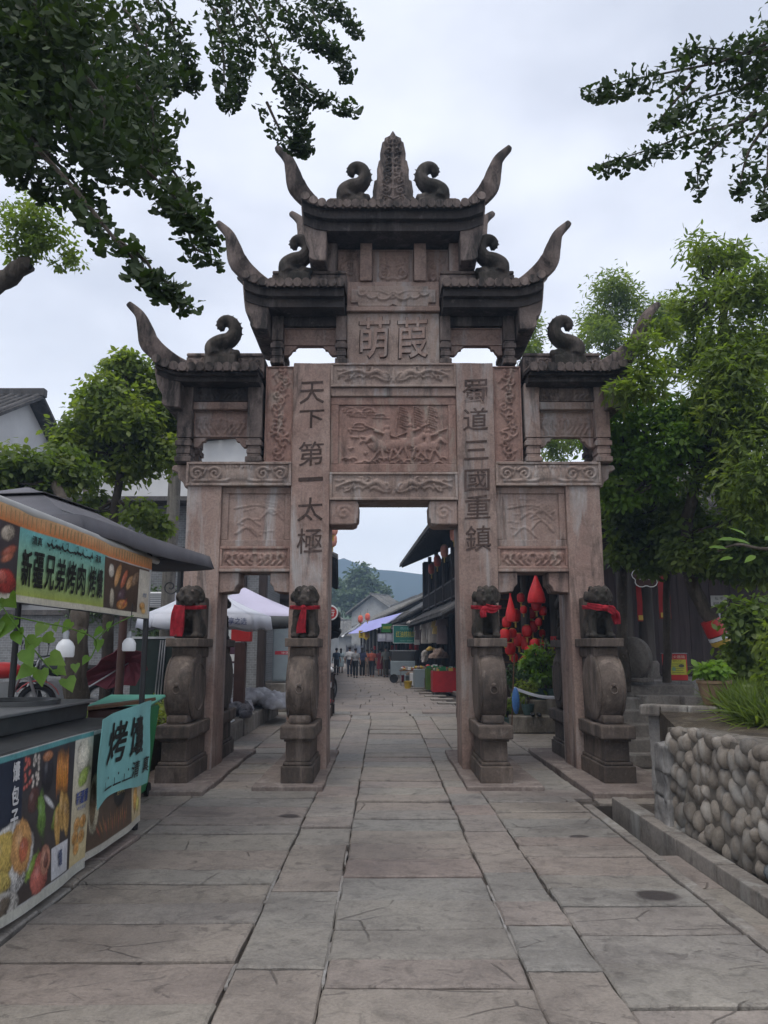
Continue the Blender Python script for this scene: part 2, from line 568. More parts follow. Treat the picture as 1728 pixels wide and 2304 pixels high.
def _nnc(self, vec, scale):
    n = self.new('ShaderNodeTexNoise'); n.inputs['Scale'].default_value = scale; n.inputs['Detail'].default_value = 4
    self.link(vec, n.inputs['Vector']); return n.outputs['Color']
NT.new_noise_color = _nnc
_a, _b, _c3 = G(1478, 2018), G(1300, 1882), G(650, 1835)
stains = [(_a.x + 0.06, _a.y + 0.06, 0.15, 0.13), (_b.x + 0.06, _b.y + 0.06, 0.10, 0.05), (_c3.x + 0.06, _c3.y + 0.06, 0.12, 0.10)]
def mk_paving():
    n = NT('paving_stone')
    p = n.pos()
    r = n.rand()
    tone = n.ramp(r, [(0.0, (0.270, 0.222, 0.198)), (0.25, (0.272, 0.246, 0.212)), (0.5, (0.252, 0.242, 0.222)), (0.75, (0.268, 0.230, 0.206)), (1.0, (0.284, 0.256, 0.220))])
    big = n.noise(p, 0.9, 5, 0.65, 0.6)
    col = n.mix(0.75, tone, n.ramp(big, [(0.30, (0.45, 0.42, 0.42)), (0.5, (0.84, 0.82, 0.81)), (0.70, (1.12, 1.1, 1.06))]), 'MULTIPLY')
    f = n.noise(p, 55, 4, 0.7)
    col = n.mix(0.5, col, n.ramp(f, [(0.28, 0.45), (0.72, 1.15)]), 'MULTIPLY')
    mid = n.noise(p, 7.5, 6, 0.75, 1.0)
    col = n.mix(0.8, col, n.ramp(mid, [(0.34, 0.62), (0.5, 1.0), (0.66, 1.12)]), 'MULTIPLY')
    # old damp stains and worn pale spots
    st = n.noise(n.map(p, (1, 1, 1), loc=(3.1, 7.7, 0)), 1.7, 4, 0.6, 0.8)
    col = n.mix(n.ramp(st, [(0.62, 0.0), (0.74, 0.55)]), col, (0.06, 0.05, 0.048))
    ws = n.noise(p, 6.5, 3, 0.6)
    col = n.mix(n.ramp(ws, [(0.66, 0.0), (0.8, 0.25)]), col, (0.33, 0.31, 0.29))
    # chisel grooves running across each slab, and flaked hollows
    gr = n.noise(n.map(p, (1.6, 13, 1)), 1.0, 5, 0.7, 0.9)
    jit = n.mix(1.0, p, n.ramp(r, [(0, (0, 0, 0)), (0.5, (7, 3, 0)), (1, (2, 9, 0))]), 'ADD')
    fl = n.noise(n.map(jit, (2.6, 4.6, 1)), 1.5, 7, 0.66, 1.1)
    fl2 = n.ramp(fl, [(0.36, 0.0), (0.39, 0.75), (0.60, 1.0)])
    col = n.mix(n.ramp(fl, [(0.355, 0.5), (0.385, 0.0)]), col, (0.07, 0.06, 0.055))
    # hairline cracks, only here and there
    wp = n.mix(0.12, p, n.new_noise_color(p, 2.2), 'ADD')
    ce = n.voro(n.map(wp, (1.0, 1.9, 1)), 1.15, 'DISTANCE_TO_EDGE')
    cm = n.ramp(n.noise(n.map(p, (1, 1, 1), loc=(1.7, 4.2, 0)), 1.6, 3), [(0.54, 0.0), (0.60, 1.0)])
    crack = n.math('MULTIPLY', n.ramp(ce, [(0.002, 1.0), (0.010, 0.0)]), cm)
    col = n.mix(n.math('MULTIPLY', crack, 0.6), col, (0.045, 0.038, 0.034))
    # two old oil stains
    sx = n.new('ShaderNodeSeparateXYZ'); n.link(wp, sx.inputs[0])
    for (cx, cy, rx, ry) in stains:
        dx = n.math('DIVIDE', n.math('SUBTRACT', sx.outputs[0], cx), rx); dy = n.math('DIVIDE', n.math('SUBTRACT', sx.outputs[1], cy), ry)
        dd = n.math('ADD', n.math('MULTIPLY', dx, dx), n.math('MULTIPLY', dy, dy))
        col = n.mix(n.ramp(dd, [(0.5, 0.92), (1.0, 0.0)]), col, (0.035, 0.028, 0.027))
    n.set(col, n.ramp(big, [(0.3, 0.55), (0.7, 0.82)]), spec=0.35)
    h = n.mix(0.35, n.mix(0.5, n.mix(0.5, fl2, mid), gr), f)
    h = n.mix(crack, h, (0, 0, 0))
    n.bump(h, 0.8, 0.022)
    M['paving_stone'] = n.m
mk_paving()
mk_stone('joint_dirt', (0.055, 0.046, 0.04), (0.10, 0.085, 0.072), bump=0.8, fine=25)
mk_stone('mortar', (0.26, 0.24, 0.22), (0.34, 0.315, 0.29), bump=0.7)
mk_stone('kerb_stone', (0.20, 0.178, 0.158), (0.30, 0.27, 0.24), bump=0.6)
mk_stone('concrete', (0.20, 0.19, 0.18), (0.29, 0.275, 0.26), bump=0.5)
mk_stone('dark_mud', (0.02, 0.018, 0.016), (0.045, 0.04, 0.035))
mk_stone('soil', (0.05, 0.038, 0.028), (0.10, 0.08, 0.055), bump=1.0, fine=20)
# ---------------------------------------------------------------- the stone gate
XC = 0.13
YF, YB = 10.15, 10.85           # front and back of the columns
YM = (YF + YB) / 2
gate = thing('memorial_gate', 'tall red sandstone memorial archway with three tiers of upturned roofs across the street', 'archway', (XC, YM, 0.0))
# every part below is measured from the gate's own axis: x from XC, y from YM
yf, yb = YF - YM, YB - YM       # -0.35 .. 0.35

def rough_block(x0, x1, y0, y1, z0, z1, mat, name, parent=gate, bevel=0.012, amp=0.006, seg=0.22):
    """a dressed stone block with slightly uneven faces"""
    nx, ny, nz = max(1, int((x1 - x0) / seg)), max(1, int((y1 - y0) / seg)), max(1, int((z1 - z0) / seg))
    bm = bmesh.new()
    bmesh.ops.create_cube(bm, size=1.0)
    for v in bm.verts:
        v.co = Vector((x0 + (v.co.x + 0.5) * (x1 - x0), y0 + (v.co.y + 0.5) * (y1 - y0), z0 + (v.co.z + 0.5) * (z1 - z0)))
    bmesh.ops.bevel(bm, geom=bm.edges[:], offset=bevel, segments=2, affect='EDGES', profile=0.6)
    if nz > 2 or nx > 2:
        L = [e for e in bm.edges if (e.verts[0].co - e.verts[1].co).length > 0.3]
        bmesh.ops.subdivide_edges(bm, edges=L, cuts=min(14, max(nx, nz, ny)), use_grid_fill=True)
    for v in bm.verts:
        q = v.co * 3.1 + Vector((x0, z0, y0))
        v.co += Vector((mnoise.noise(q), mnoise.noise(q + Vector((9, 0, 0))), mnoise.noise(q + Vector((0, 9, 0))))) * amp
    me = bpy.data.meshes.new(name)
    bm.to_mesh(me); bm.free()
    me.materials.append(M[mat])
    me.polygons.foreach_set('use_smooth', [True] * len(me.polygons))
    try: me.set_sharp_from_angle(angle=R(35))
    except Exception: pass
    return link(name, me, parent)

# --- the four columns
for s in (-1, 1):
    rough_block(min(s * 0.865, s * 1.38), max(s * 0.865, s * 1.38), yf, yb, 0.04, 5.46, 'sandstone', 'column')
    rough_block(min(s * 2.32, s * 2.78), max(s * 2.32, s * 2.78), yf + 0.01, yb - 0.01, 0.02, 4.05, 'sandstone', 'column')

# --- column inscriptions, dark raised strokes for faded pigment and the shading of cuts
def column_text(chars, cx, ys):
    for ch, (yc, hh) in zip(chars, ys):
        Xc = P(864, yc * 1.0416, YF)
        w = 0.34
        mb = MB()
        text_fit(mb, ch, w if ch not in '一三' else 0.33, hh * 0.94, lambda x, y, z: (cx + x + y * 0.02, yf - 0.0075 + (0.006 - z), Xc.z + y + 0.05 * x), extrude=0.006, offset=0.002)
        o = mb.build('carved_character', 'ink_and_shade', gate)
column_text('天下第一太極', -1.12, [(848, 0.34), (905, 0.27), (980, 0.36), (1035, 0.055), (1100, 0.34), (1168, 0.36)])
column_text('蜀道三國重鎮', 1.125, [(845, 0.36), (905, 0.34), (972, 0.28), (1037, 0.32), (1095, 0.34), (1163, 0.37)])

# --- central lintels
def carve_dragons(w, h):
    """two dragons facing the middle, bodies trailing outwards among clouds"""
    st = []
    st.append(([(p.x, p.y) for p in curve([(0.12, -0.02), (0.22, 0.06), (0.34, 0.02), (0.45, 0.07), (0.60, 0.05), (0.74, -0.01)], 5)], 0.045, 0.012, 1.0))
    st.append((spiral(0.10, -0.015, 0.055, 0.01, 1.3, 0.5), 0.016, 0.016, 0.9))
    for i in range(6):
        st.append(([(0.06 + i * 0.012, -0.09), (0.03 + i * 0.045, -0.03)], 0.010, 0.010, 0.8))
    for k in range(5):
        x = 0.24 + 0.11 * k
        st.append((arc(x, -0.05, 0.055, 0, 180, 8, 0.04), 0.012, 0.012, 0.7))
        st.append((arc(x + 0.03, 0.10, 0.05, 180, 330, 8, 0.03), 0.010, 0.010, 0.6))
    st.append(([(0.30, 0.02), (0.28, 0.11), (0.33, 0.13)], 0.020, 0.010, 0.9))
    st.append(([(0.40, 0.03), (0.41, 0.12), (0.45, 0.12)], 0.018, 0.010, 0.9))
    st.append(([(0.52, 0.02), (0.58, -0.06), (0.64, -0.07)], 0.020, 0.010, 0.9))
    sc = h / 0.30; sw = w / 1.62
    st = [([(x * sw, z * sc) for x, z in p], a * sc, b * sc, c) for p, a, b, c in st]
    st.append(([(0, -0.09 * sc), (0, 0.10 * sc)], 0.03 * sc, 0.02 * sc, 0.5))
    return st + mirror(st)
def framed(name, x0, x1, z0, z1, y0, y1, mat, strokes, frame=0.03, amp=0.03, step=0.014, rmat=None, noise=0.0):
    """a block with a sunk field that carries a carved relief: four rails, a back slab, the relief"""
    b = MB(); b.box(x0, x1, y0 + 0.03, y1, z0, z1)
    o = b.build(name, mat, gate, bevel=0.006)
    f = MB()
    f.box(x0, x1, y0, y0 + 0.0295, z1 - frame, z1); f.box(x0, x1, y0, y0 + 0.0295, z0, z0 + frame)
    f.box(x0, x0 + frame, y0 + 0.001, y0 + 0.0295, z0 + frame + 0.0005, z1 - frame - 0.0005); f.box(x1 - frame, x1, y0 + 0.001, y0 + 0.0295, z0 + frame + 0.0005, z1 - frame - 0.0005)
    f.build('frame', mat, o, bevel=0.006)
    relief('relief_carving', x0 + frame, x1 - frame, z0 + frame, z1 - frame, y0 + 0.03, strokes, rmat or mat, o, step, amp, noise)
    return o
framed('lintel', -0.864, 0.864, 3.52, 3.905, yf - 0.02, yb - 0.15, 'sandstone_pale', carve_dragons(1.68, 0.30), 0.035, 0.035)
framed('lintel', -0.864, 0.864, 5.11, 5.455, yf - 0.02, yb - 0.15, 'sandstone_pale', carve_dragons(1.68, 0.28), 0.03, 0.035)
b = MB(); b.box(-0.864, 0.864, yf + 0.02, yb - 0.15, 4.985, 5.108)
b.build('ledge', 'sandstone', gate, bevel=0.01)

# --- main battle relief
def battle():
    r = random.Random(3); st = []
    for k in range(9):                                     # clouds in the upper left
        x, z = r.uniform(-0.62, -0.1), r.uniform(0.12, 0.42)
        st.append((arc(x, z, r.uniform(0.05, 0.09), 0, 190, 8, 0.035), 0.012, 0.010, 0.55))
        st.append(([(x - 0.1, z - 0.02), (x + 0.12, z - 0.025)], 0.008, 0.008, 0.45))
    for k in range(3):                                     # war banners and their poles
        x = 0.08 + 0.2 * k
        st.append(([(x - 0.06, -0.02), (x, 0.43)], 0.010, 0.008, 0.7))
        for q in range(9):
            st.append(([(x + 0.01, 0.40 - q * 0.035), (x + 0.10 + 0.02 * (q % 2), 0.36 - q * 0.035)], 0.009, 0.006, 0.6))
    for (x, z, s, d) in ((-0.10, -0.17, 1.0, 1), (0.22, -0.13, 0.95, -1), (0.47, -0.18, 0.85, -1)):     # horses
        st.append(([(x - 0.13 * s, z), (x + 0.13 * s, z + 0.03 * s)], 0.085 * s, 0.075 * s, 1.0))
        st.append(([(p.x, p.y) for p in curve([(x - d * 0.12 * s, z + 0.03), (x - d * 0.2 * s, z + 0.13 * s), (x - d * 0.27 * s, z + 0.07 * s)], 4)], 0.05 * s, 0.025 * s, 1.0))
        for lx, fx in ((-0.1, -0.2), (-0.06, -0.03), (0.08, 0.04), (0.12, 0.22)):
            st.append(([(x + lx * s, z - 0.05 * s), (x + (lx + fx) / 2 * s, z - 0.13 * s), (x + fx * s, z - 0.2 * s)], 0.026 * s, 0.012 * s, 0.85))
        st.append(([(x, z + 0.05 * s), (x + 0.01, z + 0.2 * s)], 0.06 * s, 0.05 * s, 1.0))      # rider
        st.append(([(x + 0.01, z + 0.27 * s)], 0.04 * s, 0.04 * s, 1.0))
        st.append(([(x, z + 0.17 * s), (x + d * -0.16 * s, z + 0.22 * s)], 0.022 * s, 0.016 * s, 0.95))
        st.append(([(x - d * 0.3 * s, z + 0.30 * s), (x + d * 0.2 * s, z + 0.10 * s)], 0.009, 0.007, 0.9))
        st.append((spiral(x + 0.05 * s, z - 0.02, 0.07 * s, 0.01, 1.4, r.random() * 6), 0.010, 0.010, 1.0))
    for k in range(26):                                    # waves and rocks along the foot
        x = -0.66 + 0.053 * k + r.uniform(-0.01, 0.01); z = -0.44 + r.uniform(0, 0.09)
        st.append((arc(x, z, 0.045, 10, 170, 7, 0.03), 0.011, 0.009, 0.7))
    for k in range(10):
        x, z = r.uniform(-0.6, -0.2), r.uniform(-0.28, 0.08)
        st.append(([(x, z), (x + r.uniform(-0.1, 0.1), z + r.uniform(-0.03, 0.05)), (x + r.uniform(0.02, 0.15), z + 0.02)], 0.016, 0.007, 0.6))
    return st
o = framed('relief_panel', -0.864, 0.864, 3.92, 4.98, yf + 0.05, yb - 0.18, 'sandstone_red', battle(), 0.11, 0.04, 0.011, noise=0.06)
# --- corbels under the centre lintel
for s in (-1, 1):
    pr = [(s * x, z) for x, z in [(0.864, 3.517), (0.49, 3.517), (0.47, 3.46), (0.475, 3.28), (0.50, 3.25), (0.505, 3.215), (0.56, 3.19), (0.864, 3.19)]]
    b = MB(); b.prism(pr if s < 0 else pr[::-1], yf + 0.02, yb - 0.2)
    o = b.build('corbel', 'sandstone', gate, bevel=0.012)
    relief('scroll_carving', min(s * 0.5, s * 0.84), max(s * 0.5, s * 0.84), 3.21, 3.50, yf + 0.02, [(spiral(0, 0, 0.10, 0.02, 1.3, 0.4), 0.018, 0.018, 0.6)], 'sandstone', o, 0.014, 0.02)

# --- side bays
def scroll_band(w, h):
    st = []
    for x in (0.24, 0.42):
        st.append((spiral(x * w, 0.0, h * 0.36, 0.012, 1.6, 0.6 if x < 0.3 else 2.4, 1 if x < 0.3 else -1), 0.026, 0.014, 1.0))
    st.append(([(p.x, p.y) for p in curve([(0.10 * w, -0.3 * h), (0.17 * w, -0.38 * h), (0.25 * w, -0.33 * h), (0.33 * w, -0.38 * h), (0.45 * w, -0.36 * h)], 5)], 0.024, 0.018, 0.8))
    for k in range(4):
        st.append(([(0.03 * w + 0.03 * w * k, 0.42 * h), (0.01 * w + 0.035 * w * k, 0.12 * h)], 0.02, 0.008, 0.7))
    st.append(([(0.33 * w, 0.3 * h), (0.36 * w, -0.1 * h)], 0.02, 0.01, 0.8))
    st = st + mirror(st)
    st.append(([(-0.09 * w, -0.05 * h), (0.09 * w, -0.05 * h)], 0.30 * h, 0.30 * h, 0.75))
    return st
def landscape(seed):
    r = random.Random(seed); st = []
    for k in range(4):
        x0 = r.uniform(-0.35, 0.1); z0 = r.uniform(-0.25, 0.05)
        st.append(([(p.x, p.y) for p in curve([(x0, z0), (x0 + 0.14, z0 + r.uniform(0.05, 0.14)), (x0 + 0.3, z0 - 0.03)], 6)], 0.016, 0.012, 0.7))
    for k in range(9):
        x0, z0 = r.uniform(-0.32, 0.15), r.uniform(-0.25, 0.28)
        st.append(([(x0, z0), (x0 + r.uniform(0.05, 0.22), z0 + r.uniform(-0.06, 0.06))], 0.009, 0.005, 0.6))
    st.append(([(p.x, p.y) for p in curve([(-0.3, 0.12), (-0.05, 0.16), (0.12, 0.14), (0.22, 0.04), (0.33, 0.08)], 6)], 0.012, 0.007, 0.8))
    return st
def lotus(w, h):
    st = [(arc(0, -0.3 * h, 0.10 * w, 20, 160, 8, 0.55 * h), 0.02, 0.02, 0.9)]
    half = []
    for k in range(4):
        half.append((arc((0.10 + 0.10 * k) * w, -0.15 * h, 0.055 * w, 0, 185, 8, 0.38 * h), 0.016, 0.013, 0.9))
        half.append((spiral((0.13 + 0.1 * k) * w, 0.12 * h, 0.2 * h, 0.01, 1.2, k, -1), 0.012, 0.01, 0.8))
        half.append(([((0.07 + 0.1 * k) * w, -0.42 * h), ((0.12 + 0.1 * k) * w, -0.2 * h)], 0.02, 0.012, 0.9))
    return st + half + mirror(half)
for s in (-1, 1):
    a0, a1 = (1.381, 2.319)
    X0, X1 = (a0, a1) if s > 0 else (-a1, -a0)
    # scroll beam over the bay and the outer column
    B0, B1 = (1.381, 2.80) if s > 0 else (-2.80, -1.381)
    framed('lintel', B0, B1, 3.715, 4.045, yf - 0.03, yb - 0.1, 'sandstone_pale', scroll_band(1.34, 0.26), 0.035, 0.035)
    pr = [(s * x, z) for x, z in [(2.803, 3.72), (2.85, 3.72), (2.88, 3.80), (2.94, 3.84), (2.95, 3.93), (3.04, 3.97), (3.02, 4.03), (2.803, 4.04)]]
    b = MB(); b.prism(pr if s > 0 else pr[::-1], yf + 0.12, yb - 0.22)
    b.build('lintel_end', 'sandstone_pale', gate, bevel=0.01)
    framed('relief_panel', X0, X1, 2.90, 3.712, yf + 0.06, yb - 0.2, 'sandstone', landscape(5 + s), 0.09, 0.02, 0.014, noise=0.1)
    framed('carved_apron', X0, X1, 2.60, 2.898, yf + 0.02, yb - 0.2, 'sandstone_red', lotus(0.86, 0.22), 0.035, 0.035)
    b = MB(); b.box(X0, X1, yf + 0.0, yb - 0.19, 2.555, 2.598)
    b.build('moulding', 'sandstone', gate, bevel=0.008)
    for e in (X0, X1):
        d = 1 if e == X0 else -1
        pr = [(e, 2.553), (e + d * 0.26, 2.553), (e + d * 0.26, 2.40), (e + d * 0.22, 2.36), (e + d * 0.20, 2.30), (e, 2.28)]
        b = MB(); b.prism(pr if d < 0 else pr[::-1], yf + 0.06, yb - 0.22)
        b.build('corbel', 'sandstone', gate, bevel=0.01)
    # vertical carved slab between the inner column and the lower pavilion
    W0, W1 = (1.381, 1.765) if s > 0 else (-1.765, -1.381)
    st = []
    r = random.Random(11 + s)
    for k in range(15):
        z = -0.6 + 0.088 * k
        st.append((spiral(r.uniform(-0.06, 0.08), z, r.uniform(0.05, 0.085), 0.01, 1.1, r.uniform(0, 6), r.choice((1, -1))), 0.018, 0.010, 0.9))
        st.append(([(r.uniform(-0.12, 0.12), z), (r.uniform(-0.12, 0.12), z + 0.09)], 0.013, 0.008, 0.7))
    framed('carved_slab', W0, W1, 4.048, 5.42, yf + 0.02, yb - 0.12, 'sandstone_red', st, 0.02, 0.035, 0.014, noise=0.1)

# --- little pavilions: posts, panel, stepped feet, frieze
def stepped_post(x0, x1, y0, y1, z0, z1, mat, carve=True):
    o = rough_block(x0, x1, y0, y1, z0 + 0.34, z1, mat, 'pavilion_post', bevel=0.008, amp=0.004)
    w = x1 - x0
    for k in range(3):
        b = MB(); g = 0.012 if k % 2 == 0 else -0.004
        b.box(x0 - g, x1 + g, y0 - g, y1 + g, z0 + 0.112 * k, z0 + 0.112 * k + 0.072)
        b.box(x0 + 0.012, x1 - 0.012, y0 + 0.012, y1 - 0.012, z0 + 0.112 * k + 0.072, z0 + 0.112 * (k + 1))
        b.build('post_moulding', mat, o, bevel=0.008)
    return o
def bracket_row(x0, x1, y0, y1, z, drop, mat):
    for e, d in ((x0, 1), (x1, -1)):
        b = MB()
        pr = [(e, z), (e + d * 0.20, z), (e + d * 0.165, z - 0.025), (e + d * 0.16, z - 0.055), (e + d * 0.12, z - 0.06), (e + d * 0.10, z - 0.10), (e + d * 0.06, z - drop), (e, z - drop)]
        b.prism(pr if d < 0 else pr[::-1], y0, y1)
        b.build('bracket', mat, gate, bevel=0.006)
for s in (-1, 1):
    def span(a, c): return (a, c) if s > 0 else (-c, -a)
    # lower pavilion, over the outer column
    for a, c in ((1.80, 2.0), (2.755, 2.955)):
        x0, x1 = span(a, c)
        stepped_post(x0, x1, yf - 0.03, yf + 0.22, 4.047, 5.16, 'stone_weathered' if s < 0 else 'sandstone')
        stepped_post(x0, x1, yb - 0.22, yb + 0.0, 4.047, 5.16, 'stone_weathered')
    x0, x1 = span(2.001, 2.754)
    framed('relief_panel', x0, x1, 4.42, 4.79, yf + 0.08, yf + 0.2, 'sandstone', lotus(0.7, 0.3), 0.02, 0.03)
    b = MB(); b.box(x0, x1, yf + 0.0, yb - 0.03, 4.792, 4.90)
    b.build('beam', 'sandstone', gate, bevel=0.008)
    bracket_row(x0, x1, yf + 0.1, yf + 0.19, 4.418, 0.14, 'sandstone')
    framed('frieze', x0 + 0.001, x1 - 0.001, 4.902, 5.16, yf - 0.02, yb, 'stone_black' if s < 0 else 'stone_weathered', lotus(0.7, 0.2), 0.02, 0.03)
    # middle pavilion, over the inner column
    for a, c in ((0.655, 0.80), (1.54, 1.70)):
        x0, x1 = span(a, c)
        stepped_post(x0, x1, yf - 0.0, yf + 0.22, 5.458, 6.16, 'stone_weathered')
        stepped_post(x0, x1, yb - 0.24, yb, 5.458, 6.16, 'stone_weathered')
    x0, x1 = span(0.801, 1.539)
    framed('relief_panel', x0, x1, 5.76, 6.02, yf + 0.1, yf + 0.22, 'sandstone', [(p, a * 0.6, b_ * 0.6, c * 0.8) for p, a, b_, c in carve_dragons(0.7, 0.2)], 0.02, 0.02)
    b = MB(); b.box(x0, x1, yf + 0.04, yb - 0.04, 6.022, 6.16)
    b.build('frieze', 'stone_black', gate, bevel=0.008)
    bracket_row(x0, x1, yf + 0.12, yf + 0.21, 5.758, 0.14, 'sandstone')

# --- centre tablet with the place name
b = MB(); b.box(-0.652, 0.652, yf + 0.06, yb - 0.1, 5.458, 6.225)
tab = b.build('name_tablet', 'sandstone_pale', gate, bevel=0.01)
for ch, cx in (('萌', -0.27), ('葭', 0.27)):
    mb = MB()
    text_fit(mb, ch, 0.42, 0.60, lambda x, y, z: (cx + x + 0.03 * y, yf + 0.06 - z, 5.85 + y + 0.04 * x), extrude=0.03, offset=0.008)
    mb.build('carved_character', 'sandstone', tab, bevel=0.0)
    mb = MB()                                                # dark outline painted as the shadow round each character
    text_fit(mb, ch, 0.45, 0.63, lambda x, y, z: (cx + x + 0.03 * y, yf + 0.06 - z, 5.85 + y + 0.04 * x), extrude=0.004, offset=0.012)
    mb.build('character_outline', 'ink_and_shade', tab)
b = MB(); b.box(-0.66, 0.66, yf + 0.0, yb - 0.06, 6.227, 6.30)
b.build('ledge', 'sandstone', gate, bevel=0.01)
b = MB(); b.box(-0.655, 0.655, yf + 0.06, yb - 0.1, 6.302, 6.70)
top_tab = b.build('cloud_tablet', 'sandstone', gate, bevel=0.008)
b = MB()
out = [(-0.60, 6.37), (-0.50, 6.37), (-0.50, 6.315), (-0.06, 6.315), (0, 6.35), (0.06, 6.315), (0.50, 6.315), (0.50, 6.37), (0.60, 6.37), (0.60, 6.57), (0.50, 6.57), (0.50, 6.62), (-0.50, 6.62), (-0.50, 6.57), (-0.60, 6.57)]
b.prism(out, yf + 0.035, yf + 0.059)
b.build('raised_border', 'sandstone_pale', top_tab, bevel=0.006)
half = [(arc(0.14, 0.0, 0.09, 180, 360, 8, 0.06), 0.018, 0.012, 0.9), (arc(0.30, 0.02, 0.075, 180, 350, 8, 0.06), 0.018, 0.012, 0.9), (arc(0.44, 0.05, 0.06, 180, 400, 8, 0.05), 0.018, 0.012, 0.9),
        ([(0.05, 0.02), (0.2, 0.08), (0.45, 0.08)], 0.012, 0.010, 0.6)]
relief('cloud_carving', -0.55, 0.55, 6.38, 6.56, yf + 0.035, half + mirror(half) + [(spiral(0, 0, 0.06, 0.01, 1.5), 0.016, 0.012, 1.0)], 'sandstone_pale', top_tab, 0.012, 0.028)
# --- attic below the top roof
for x0, x1 in ((-0.97, -0.80), (-0.47, -0.30), (0.30, 0.47), (0.80, 0.97)):
    rough_block(x0, x1, yf + 0.02, yf + 0.24, 6.702 if abs(x0) < 0.6 and abs(x1) < 0.6 else 6.48, 7.46, 'sandstone' if x1 > -0.5 else 'stone_weathered', 'attic_post', bevel=0.008, amp=0.004)
    rough_block(x0, x1, yb - 0.24, yb - 0.02, 6.6, 7.46, 'sandstone', 'attic_post', bevel=0.008, amp=0.004)
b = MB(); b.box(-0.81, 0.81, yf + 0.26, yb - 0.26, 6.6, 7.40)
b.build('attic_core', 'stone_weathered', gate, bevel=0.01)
for x0, x1, sd_ in ((-0.80, -0.47, 2), (-0.30, 0.30, 3), (0.47, 0.80, 4)):
    w = x1 - x0; r = random.Random(sd_); st = []
    if w > 0.4:
        half = [(spiral(0.14, -0.10, 0.09, 0.012, 1.5, 2.0), 0.022, 0.012, 1.0), ([(0.0, -0.16), (0.08, -0.19), (0.2, -0.12)], 0.025, 0.012, 0.9), ([(0.05, 0.02), (0.16, 0.06), (0.2, 0.0)], 0.016, 0.01, 0.7), (arc(0.1, 0.12, 0.07, 0, 180, 8, 0.05), 0.012, 0.01, 0.6)]
        st = half + mirror(half)
    else:
        for k in range(9): st.append((spiral(r.uniform(-0.08, 0.08), r.uniform(-0.2, 0.2), 0.05, 0.01, 1.0, r.random() * 6), 0.014, 0.008, 0.8))
    framed('relief_panel', x0 + 0.002, x1 - 0.002, 6.702, 7.24, yf + 0.14, yf + 0.22, 'sandstone', st, 0.02, 0.03, 0.012, noise=0.08)
